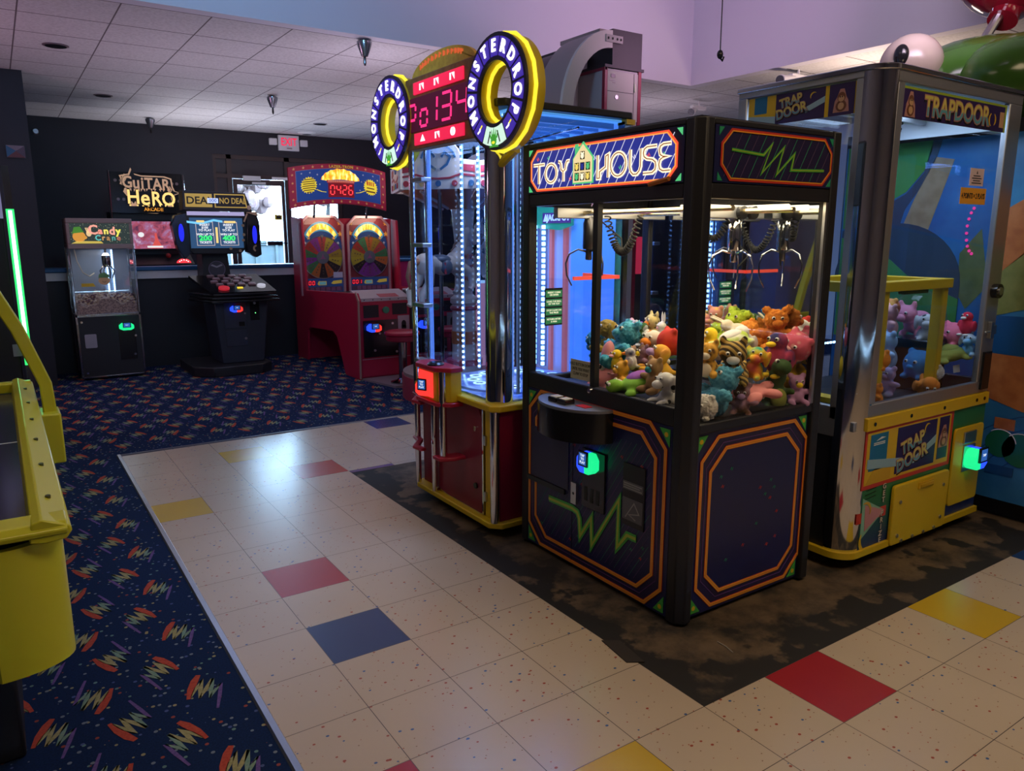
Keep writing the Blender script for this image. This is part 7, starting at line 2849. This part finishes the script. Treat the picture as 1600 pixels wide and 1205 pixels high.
# dark arched cabinet tops seen between the white cabinet and the chrome machine
t = thing('hooded_game', 'dark rounded game cabinet behind the black claw machine', 'arcade game', (3.6, 4.9, 0))
b = MB(BLACK)
b.box((3.2, 4.7, 0), (4.3, 5.4, 2.12))
b.build('cabinet', t)
b = MB(mat('hood_taupe', (.12, .10, .10), .5))
b.prism(arc(3.75, 2.10, .55, 0, 180, 16, .22), FY(4.69), -.6, 0)
b.build('hood', t)
b = MB(lit('back_game_blue', (.05, .12, .6), .6), lit('back_game_red', (.7, .03, .08), .5))
b.use(b.mats[0]).box((3.3, 4.69, 1.0), (3.8, 4.70, 1.6))
b.use(b.mats[1]).box((3.85, 4.69, 1.1), (4.2, 4.70, 1.5))
b.build('screen', t)
b = MB(mat('scrap_white', (.40, .37, .33), .6))
b.tube([(.350, .251, .001), (.348, .208, .002), (.338, .167, .001)], .0018, 6)
tag(b.build('wire_scrap'), 'thin pale scrap of wire lying on the bare concrete', 'scrap')
# rusted plate at the edge of the concrete
b = MB(mat('plate_rust', (.03, .022, .018), .7))
b.prism([(-.012, .50), (.045, .46), (.02, .30), (-.035, .335)], FZ(0), 0, .004)
tag(b.build('floor_plate'), 'small rusted metal plate at the edge of the concrete below the claw machine front', 'plate')
# ---------------------------------------------------------------- plush toys
def plush_mat(name, c0, c1=None, kind='noise', scale=9, bump=.25, lo=.4, hi=.6):
    return noisy('plush_' + name, c0, c1 or tuple(min(1, x * 1.25) for x in c0), scale, .9, 0, bump, 6, lo, hi, kind)


for nm, c0, c1, kd, sc_ in (
        ('yel_floral', (.75, .55, .10), (.70, .30, .25), 'voronoi', 24), ('orange', (.72, .22, .02), None, 'noise', 9), ('cream', (.72, .64, .48), None, 'noise', 9),
        ('pinklight', (.75, .38, .40), None, 'noise', 9), ('lime', (.36, .50, .02), (.50, .66, .06), 'noise', 40), ('orangefur', (.66, .20, .02), (.85, .34, .04), 'noise', 45),
        ('orangefur2', (.52, .14, .01), (.72, .24, .02), 'noise', 45), ('pinkfloral', (.80, .62, .50), (.62, .10, .16), 'voronoi', 26), ('white', (.74, .72, .68), None, 'noise', 9),
        ('limewhite', (.74, .74, .60), (.45, .60, .08), 'noise', 12), ('yellow', (.78, .54, .02), None, 'noise', 9), ('leopard', (.10, .04, .02), (.70, .36, .04), 'voronoi', 30),
        ('tiger', (.05, .03, .01), (.50, .33, .08), 'wave', 16), ('bluefur', (.05, .27, .42), (.12, .42, .58), 'noise', 50), ('pinkplain', (.72, .27, .27), None, 'noise', 6),
        ('dkgreen', (.030, .070, .018), (.05, .11, .03), 'noise', 9), ('olive', (.24, .27, .05), None, 'noise', 9), ('plum', (.22, .04, .20), None, 'noise', 9),
        ('whitefur', (.55, .52, .46), (.76, .74, .68), 'noise', 55), ('lilac', (.40, .26, .50), None, 'noise', 9), ('brownlilac', (.13, .06, .03), (.36, .20, .30), 'noise', 14),
        ('lilacpink', (.50, .26, .48), None, 'noise', 9), ('mustard', (.56, .33, .03), (.68, .42, .06), 'noise', 40), ('turq', (.02, .25, .38), (.12, .48, .62), 'noise', 55),
        ('patch', (.30, .52, .60), (.66, .40, .42), 'voronoi', 13), ('violet', (.26, .08, .36), None, 'noise', 9), ('bee', (.04, .03, .02), (.74, .58, .22), 'voronoi', 34),
        ('redplush', (.52, .03, .02), None, 'noise', 9), ('navywhite', (.05, .07, .16), (.60, .58, .55), 'voronoi', 15), ('green', (.16, .38, .02), (.24, .50, .05), 'noise', 9),
        ('yelloworange', (.72, .42, .03), (.66, .25, .05), 'noise', 8), ('brownpatch', (.20, .10, .05), (.42, .24, .10), 'voronoi', 16), ('teal', (.03, .26, .28), None, 'noise', 9),
        ('amber', (.68, .34, .03), None, 'noise', 9), ('creamfur', (.56, .50, .34), (.76, .70, .52), 'noise', 55), ('peach', (.76, .46, .28), None, 'noise', 9),
        ('tealfur', (.01, .12, .14), (.10, .42, .44), 'noise', 60), ('pig', (.75, .26, .36), None, 'noise', 8), ('pinkface', (.76, .40, .42), None, 'noise', 8),
        ('redorange', (.72, .20, .12), (.74, .45, .08), 'noise', 7), ('crimson', (.52, .04, .12), None, 'noise', 9), ('rosepink', (.70, .16, .26), None, 'noise', 9),
        ('redbird', (.62, .02, .05), None, 'noise', 9), ('paleblue', (.28, .44, .68), None, 'noise', 9), ('midblue', (.02, .22, .50), None, 'noise', 9),
        ('orangefish', (.78, .24, .03), None, 'noise', 9), ('lilacblue', (.30, .32, .58), (.45, .28, .50), 'noise', 9), ('bluewhite', (.70, .74, .78), (.15, .42, .70), 'noise', 5),
        ('parrot', (.02, .02, .10), (.45, .04, .10), 'noise', 11)):
    plush_mat(nm, c0, c1, kd, sc_, lo=.10 if kd == 'voronoi' else .4, hi=.45 if kd == 'voronoi' else .6)
for nm, bg, sp_c, lo, hi in (('dalmatian', (.74, .72, .68), (.02, .02, .02), .20, .26), ('giraffe', (.76, .70, .60), (.62, .22, .04), .22, .30), ('panda', (.04, .12, .03), (.5, .5, .45), .3, .4)):
    plush_mat(nm, sp_c, bg, 'voronoi', 17, lo=lo, hi=hi)
# rainbow tie-dye
m, n, l = nt('plush_rainbow')
bs = n['Principled BSDF']
tc = n.new('ShaderNodeTexCoord')
no = n.new('ShaderNodeTexNoise'); no.inputs['Scale'].default_value = 7; no.inputs['Detail'].default_value = 3
l.new(tc.outputs['Object'], no.inputs['Vector'])
r = n.new('ShaderNodeValToRGB')
r.color_ramp.elements[0].position = .30; r.color_ramp.elements[0].color = (.02, .06, .30, 1)
r.color_ramp.elements[1].position = .70; r.color_ramp.elements[1].color = (.60, .03, .10, 1)
for p, c in ((.40, (.03, .35, .22)), (.48, (.70, .60, .04)), (.56, (.72, .26, .02))):
    e = r.color_ramp.elements.new(p); e.color = (*c, 1)
l.new(no.outputs['Fac'], r.inputs['Fac']); l.new(r.outputs[0], bs.inputs['Base Color']); bs.inputs['Roughness'].default_value = .9
MATS['plush_rainbow'] = m


def mirror(ls):
    return ls + [((-c[0], c[1], c[2]), r) for c, r in ls]


# soft shapes facing -Y, about 0.2 m tall, origin at the middle: body blobs, then muzzle blobs, eyes
SH = {}
SH['bear'] = ([((0, .0, -.035), (.056, .048, .060)), ((0, -.005, .055), (.052, .047, .047))] + mirror([((.042, .0, .098), (.020, .013, .020)), ((.064, -.022, -.005), (.045, .020, .020)), ((.045, -.050, -.075), (.024, .046, .023))]),
              [((0, -.050, .042), (.024, .016, .018))], ((.019, -.047, .066), .0065))
SH['dog'] = ([((0, .015, -.035), (.050, .062, .048)), ((0, -.015, .050), (.046, .050, .043)), ((0, .085, -.02), (.012, .035, .012))] + mirror([((.055, -.004, .040), (.014, .024, .046)), ((.040, -.060, -.055), (.020, .040, .020)), ((.042, .050, -.065), (.022, .040, .022))]),
             [((0, -.062, .036), (.028, .030, .022))], ((.020, -.055, .066), .0065))
SH['bunny'] = ([((0, 0, -.035), (.046, .042, .055)), ((0, -.004, .045), (.042, .040, .040))] + mirror([((.022, .008, .115), (.013, .009, .052)), ((.055, -.018, -.01), (.036, .016, .016)), ((.036, -.045, -.075), (.020, .042, .020))]),
               [((0, -.040, .034), (.016, .010, .012))], ((.016, -.038, .054), .006))
SH['cat'] = ([((0, .015, -.030), (.050, .060, .052)), ((0, -.012, .052), (.056, .048, .048)), ((.05, .08, -.03), (.014, .05, .014))] + mirror([((.040, .0, .098), (.017, .010, .024)), ((.046, -.058, -.050), (.020, .040, .020)), ((.050, .040, -.065), (.024, .034, .022))]),
             [((0, -.056, .038), (.026, .014, .018)), ((0, -.035, -.035), (.032, .016, .036))], ((.022, -.054, .066), .0065))
SH['bird'] = ([((0, 0, -.02), (.058, .052, .070)), ((0, -.006, .060), (.046, .044, .042)), ((0, .065, -.05), (.026, .04, .014))] + mirror([((.062, .004, -.015), (.014, .034, .048))]),
              [((0, -.056, .052), (.022, .024, .012))] + mirror([((.026, -.045, -.088), (.020, .030, .010))]), ((.020, -.042, .074), .0075))
SH['ball'] = ([((0, 0, 0), (.082, .074, .076))] + mirror([((.050, 0, .062), (.022, .016, .022)), ((.045, -.045, -.062), (.022, .026, .016))]),
              [((0, -.068, -.008), (.022, .014, .014))], ((.026, -.066, .020), .0075))
SH['dino'] = ([((0, .02, -.04), (.052, .060, .060)), ((0, -.005, .04), (.036, .036, .045)), ((0, -.035, .085), (.036, .054, .034)), ((0, .09, -.06), (.026, .056, .024)), ((0, .145, -.05), (.012, .035, .012))] + [((0, .032 + k * .024, .075 - k * .034), (.008, .014, .018)) for k in range(4)] + mirror([((.045, -.035, -.015), (.014, .030, .014)), ((.044, -.025, -.090), (.022, .036, .020))]),
              [((0, -.030, -.045), (.034, .020, .042))], ((.024, -.045, .110), .0075))
SH['star'] = ([((0, 0, 0), (.056, .034, .056)), ((0, 0, .085), (.028, .022, .050))] + mirror([((.080, 0, .018), (.048, .022, .026)), ((.050, 0, -.070), (.030, .024, .046))]),
              [((0, -.032, -.012), (.020, .008, .008))], ((.016, -.030, .030), .010))
SH['turtle'] = ([((0, .01, .0), (.085, .090, .042)), ((0, -.105, .008), (.034, .036, .030))] + mirror([((.078, -.055, -.018), (.036, .026, .014)), ((.074, .072, -.018), (.030, .026, .013))]),
                [((0, .01, .026), (.058, .062, .026))], ((.016, -.128, .022), .007))
SH['pig'] = ([((0, .03, -.02), (.064, .085, .060)), ((0, -.065, .045), (.052, .050, .048))] + mirror([((.036, -.055, .094), (.016, .012, .024)), ((.040, -.045, -.080), (.019, .019, .034)), ((.042, .085, -.075), (.020, .020, .034))]),
             [((0, -.118, .036), (.024, .020, .020))], ((.022, -.108, .062), .0065))
SHAGGY = ('turq', 'lime', 'orangefur', 'orangefur2', 'bluefur', 'whitefur', 'creamfur', 'tealfur', 'mustard')
PM_ = {}


def soft(kind, shag):
    key = (kind, shag)
    if key in PM_:
        return PM_[key]
    blobs, muz, eye = SH[kind]
    b = MB()
    for c, r_ in blobs:
        b.ball(c, r_, 14, 10)
    bmesh.ops.recalc_face_normals(b.bm, faces=b.bm.faces)
    me = bpy.data.meshes.new(kind)
    b.bm.to_mesh(me)
    b.bm.free()
    o = bpy.data.objects.new(kind, me)
    COL.objects.link(o)
    md = o.modifiers.new('r', 'REMESH')
    md.mode = 'VOXEL'
    md.voxel_size = .0060 if shag else .0075
    md2 = o.modifiers.new('s', 'SMOOTH')
    md2.factor = .6
    md2.iterations = 3
    bpy.context.view_layer.update()
    ev = o.evaluated_get(bpy.context.evaluated_depsgraph_get())
    me2 = bpy.data.meshes.new_from_object(ev)
    bpy.data.objects.remove(o)
    if shag:
        rr = random.Random(11)
        nv = [v.normal.copy() for v in me2.vertices]
        for v, nn in zip(me2.vertices, nv):
            q = noise.noise(v.co * 130) * .006 + rr.uniform(-.0022, .0045)
            v.co += nn * q
    me2.shade_smooth()
    me2.materials.clear()
    me2.materials.append(WHITE)
    mz = MB(WHITE)
    for c, r_ in muz:
        mz.ball(c, r_, 14, 8)
    me3 = mz.build('muzzle', smooth=2)
    mm = me3.data
    bpy.data.objects.remove(me3)
    ec, er = eye
    ems = []
    for s_ in (-1, 1):
        e_ = MB(mat('eye_white', (.75, .75, .72), .3), BLACKG)
        e_.use(e_.mats[0]).ball((s_ * ec[0], ec[1], ec[2]), er * 1.25, 10, 8)
        e_.use(BLACKG).ball((s_ * ec[0], ec[1] - er * .75, ec[2]), er * .85, 10, 8)
        eo = e_.build('eye', smooth=2)
        ems.append(eo.data)
        bpy.data.objects.remove(eo)
    tg = MB(mat('tag_white', (.72, .72, .70), .6))
    tg.box((.03, .02, -.10), (.031, .055, -.06))
    to = tg.build('tag', smooth=0)
    tm = to.data
    bpy.data.objects.remove(to)
    PM_[key] = (me2, mm, ems, tm)
    return PM_[key]


def put(name, me, m_, parent=None):
    o = bpy.data.objects.new(name, me)
    COL.objects.link(o)
    o.parent = parent
    if m_:
        o.material_slots[0].link = 'OBJECT'
        o.material_slots[0].material = m_
    return o


PN = {'bear': 'plush_bear', 'dog': 'plush_dog', 'bunny': 'plush_bunny', 'cat': 'plush_cat', 'bird': 'plush_bird', 'ball': 'plush_ball', 'dino': 'plush_dinosaur', 'star': 'plush_starfish', 'turtle': 'plush_turtle', 'pig': 'plush_pig'}
TOYS = (
    ('bird', 'yel_floral', 'orange', (1.039, 1.004, 1.087), 0.62, (10, 0, 200), 'small yellow flowered chick at the very back of the black claw machine', 0),
    ('bear', 'yel_floral', 'cream', (1.029, 0.928, 1.123), 0.66, (20, 0, 250), 'yellow flowered doll bear beside the flowered chick in the black claw machine', 0),
    ('bunny', 'cream', 'pinklight', (0.933, 0.743, 1.11), 0.72, (70, 0, 120), 'cream bunny lying on its back on top of the claw machine pile', 0),
    ('bear', 'lime', 'lime', (1.025, 0.83, 1.08), 0.95, (-20, 10, 230), "lime green shaggy bear on top of the black claw machine's pile", 0),
    ('dog', 'orangefur', 'orangefur', (1.024, 0.706, 1.057), 0.95, (10, 20, 160), 'orange fuzzy dog below the lime green shaggy bear', 0),
    ('bear', 'orangefur2', 'orangefur2', (1.021, 0.589, 1.103), 0.95, (0, 0, 250), 'dark orange fuzzy bear high up against the mirror of the claw machine', 0),
    ('ball', 'pinkfloral', 'pinklight', (1.027, 0.482, 1.051), 0.85, (0, 30, 200), "pink flowered round plush with ears behind the claw machine's side glass", 0),
    ('bird', 'white', 'orange', (0.881, 0.64, 1.072), 0.72, (30, 0, 230), 'white snowman-like bird with orange beak among the claw machine toys', 0),
    ('turtle', 'limewhite', 'white', (0.769, 0.622, 1.078), 0.8, (20, 0, 200), 'white and lime turtle next to the white snowman-like bird', 0),
    ('bird', 'yellow', 'white', (0.76, 0.718, 1.055), 0.7, (0, 0, 190), 'plain yellow duck with white beak high in the claw machine pile', 0),
    ('cat', 'leopard', 'cream', (0.531, 0.531, 1.021), 0.8, (0, 0, 235), 'orange leopard-spotted cub against the black corner post', 0),
    ('cat', 'tiger', 'white', (0.647, 0.504, 1.009), 1.0, (15, 0, 255), 'large striped tiger with white belly behind the side glass', 0),
    ('dog', 'rainbow', 'rainbow', (0.802, 0.515, 0.993), 0.8, (0, 15, 240), 'rainbow tie-dye dog beside the striped tiger', 0),
    ('bird', 'parrot', 'yellow', (0.911, 0.488, 1.023), 0.95, (0, 0, 225), 'dark parrot with yellow beak beside the rainbow tie-dye dog', 0),
    ('bear', 'bluefur', 'bluefur', (0.553, 0.487, 0.899), 1.1, (-30, 0, 215), 'large sky blue bear below the striped tiger', 0),
    ('star', 'pinkplain', 'pinkplain', (0.764, 0.48, 0.883), 0.95, (80, 0, 10), "pink starfish creature pressed against the claw machine's side glass", 0),
    ('dino', 'dkgreen', 'olive', (0.904, 0.48, 0.891), 1.05, (0, 0, 280), 'dark green dinosaur beside the pink starfish creature at the side glass', 0),
    ('ball', 'yellow', 'yellow', (1.029, 0.549, 0.908), 0.85, (0, 0, 240), 'bright yellow round plush next to the dark green dinosaur', 0),
    ('ball', 'whitefur', 'plum', (0.448, 0.458, 0.864), 0.62, (0, 0, 230), 'white fluffy plush with plum snout at the foot of the corner post', 0),
    ('bear', 'brownlilac', 'lilac', (0.661, 0.46, 0.865), 0.66, (10, 0, 240), 'brown and lilac bear squeezed between the sky blue bear and the pink starfish creature', 0),
    ('bear', 'lilacpink', 'yellow', (1.013, 0.46, 0.865), 0.66, (0, 0, 250), 'lilac pink bear with yellow muzzle at the bottom of the side glass', 0),
    ('dog', 'mustard', 'mustard', (0.678, 1.281, 1.025), 0.95, (0, 0, 200), 'mustard shaggy dog near the clear chute in the claw machine', 0),
    ('bear', 'turq', 'turq', (0.522, 1.019, 1.02), 1.15, (-25, 0, 170), 'turquoise shaggy bear sprawled behind the front sliding glass', 0),
    ('ball', 'patch', 'pinklight', (0.726, 1.167, 1.051), 0.9, (0, 0, 160), 'pale patchwork ball plush behind the turquoise shaggy bear', 0),
    ('ball', 'violet', 'violet', (0.812, 1.219, 1.068), 0.45, (0, 0, 0), 'small violet ball plush on top of the claw machine pile', 0),
    ('cat', 'bee', 'orange', (0.889, 1.199, 1.062), 0.75, (0, 0, 200), 'black spotted yellow cat at the top of the claw machine pile', 0),
    ('dog', 'giraffe', 'orange', (0.622, 0.926, 1.022), 0.9, (0, 10, 200), 'white dog with orange patches behind the front sliding glass', 0),
    ('ball', 'redplush', 'redplush', (0.618, 0.821, 1.061), 0.8, (0, 0, 0), 'red round plush near the black corner post', 0),
    ('bird', 'panda', 'white', (0.68, 1.05, 1.065), 0.55, (0, 0, 190), 'green and white patched bird beside the white dog with orange patches', 0),
    ('star', 'pinkplain', 'pinkplain', (0.422, 1.032, 0.9), 1.2, (-15, 0, -150), 'pink five-armed starfish plush lying behind the front sliding glass', 0),
    ('bird', 'yellow', 'pinklight', (0.44, 0.959, 0.971), 0.55, (0, 0, 200), 'small yellow duck with pink beak above the bright green turtle', 0),
    ('bird', 'navywhite', 'orange', (0.457, 0.892, 0.988), 0.52, (0, 0, 180), 'small navy and white penguin beside the small yellow duck', 0),
    ('turtle', 'green', 'violet', (0.407, 0.783, 0.908), 1.0, (10, 0, 200), 'bright green turtle with violet shell at the bottom of the front glass', 0),
    ('dog', 'yelloworange', 'lilac', (0.527, 0.785, 0.982), 0.85, (-20, 0, 170), 'yellow orange upside-down dog in the front of the pile', 0),
    ('bear', 'brownlilac', 'yellow', (0.531, 0.888, 0.986), 0.6, (0, 0, 190), 'brown purple bear with yellow muzzle in the middle of the pile', 0),
    ('bear', 'brownpatch', 'teal', (0.394, 0.679, 0.955), 0.72, (0, 0, 200), 'brown patchwork bear with teal muzzle beside the bright green turtle', 0),
    ('dog', 'dalmatian', 'white', (0.377, 0.589, 0.914), 0.8, (0, 0, 210), 'spotted dalmatian dog in the corner of the front sliding glass', 0),
    ('bear', 'amber', 'amber', (0.422, 0.901, 0.915), 0.7, (0, 0, 180), 'amber bear just behind the pink five-armed starfish plush', 0),
    ('ball', 'creamfur', 'cream', (0.361, 0.866, 0.878), 0.5, (0, 0, 180), 'cream fluffy tuft under the amber bear at the front glass', 0),
    ('ball', 'peach', 'white', (0.655, 1.135, 0.986), 0.62, (0, 0, 190), 'peach round face beside the turquoise shaggy bear', 0),
    ('bunny', 'white', 'pinklight', (0.859, 1.113, 1.057), 0.6, (0, 0, 190), 'white bunny standing up at the back of the claw machine pile', 0),
    ('ball', 'tealfur', 'tealfur', (0.68, 1.394, 1.001), 0.62, (0, 0, 180), 'dark teal sparkly ball beside the clear prize chute', 0),
    ('pig', 'pig', 'pig', (2.375, 0.711, 1.062), 1.05, (10, 0, 200), 'large pink pig behind the yellow stand in the chrome machine', 1),
    ('bear', 'pinkface', 'cream', (1.871, 0.56, 1.096), 0.8, (0, 0, 200), 'pink big-eyed bear between the chrome corner and the pink pig', 1),
    ('ball', 'redorange', 'redorange', (1.929, 0.6, 1.159), 0.62, (0, 0, 200), 'red and orange ball on top of the pink big-eyed bear', 1),
    ('dog', 'dalmatian', 'white', (2.256, 0.58, 1.029), 0.9, (0, 0, 250), 'spotted white dog below the pink pig in the chrome machine', 1),
    ('bear', 'crimson', 'crimson', (2.39, 0.604, 1.02), 0.7, (0, 0, 200), 'crimson bear behind a yellow post in the chrome machine', 1),
    ('ball', 'rosepink', 'rosepink', (2.383, 0.503, 1.003), 0.85, (0, 0, 200), 'rose pink round plush under the red bird', 1),
    ('bird', 'redbird', 'white', (2.366, 0.431, 1.066), 0.62, (0, 0, 200), 'red bird with white beak by the clear dome', 1),
    ('bear', 'paleblue', 'paleblue', (1.804, 0.52, 0.956), 0.95, (0, 0, 200), 'pale blue bear beside the yellow post in the chrome machine', 1),
    ('ball', 'midblue', 'midblue', (2.125, 0.528, 0.862), 1.0, (0, 0, 200), 'mid blue round plush under the spotted white dog', 1),
    ('turtle', 'olive', 'olive', (2.311, 0.497, 0.904), 1.0, (10, 0, 190), 'olive flat turtle next to the mid blue round plush', 1),
    ('bird', 'orangefish', 'peach', (2.01, 0.42, 0.781), 0.8, (60, 0, 230), 'orange fish-like bird at the bottom of the chrome machine', 1),
    ('bear', 'lilacblue', 'lilacblue', (1.67, 0.43, 0.835), 0.7, (0, 0, 200), 'lilac blue bear at the foot of the yellow post', 1),
    ('ball', 'orange', 'orange', (1.598, 0.44, 0.947), 0.62, (0, 0, 200), 'orange round plush above the lilac blue bear', 1),
    ('ball', 'whitefur', 'cream', (2.098, 0.432, 0.84), 0.55, (0, 0, 200), 'white fluffy tuft above the orange fish-like bird', 1),
    ('dog', 'bluewhite', 'bluewhite', (2.37, 0.414, 0.954), 0.7, (0, 0, 200), 'white and blue dog under the red bird', 1),
    ('bear', 'orange', 'teal', (1.547, 0.404, 0.79), 0.55, (0, 0, 200), "small orange bear with teal muzzle in the chrome machine's bottom corner", 1),
)
for k, (kd, ca, cb, xyz, s_, rot, lab, where) in enumerate(TOYS):
    shag = ca in SHAGGY
    me, mz, ems, tm = soft(kd, shag)
    o = put(PN[kd], me, MATS['plush_' + ca])
    o.location = xyz
    q = random.Random(k)
    o.rotation_euler = tuple(math.radians(a) for a in (rot[0], rot[1], rot[2] + 60 + q.uniform(-25, 25)))
    o.scale = (s_, s_, s_)
    tag(o, lab, 'plush toy', 'plush toys in the chrome prize machine' if where else 'plush toys in the black claw machine')
    put('muzzle', mz, MATS['plush_' + cb], o)
    for em in ems:
        put('eye', em, None, o)
    if k % 3 == 0:
        put('tag', tm, None, o)
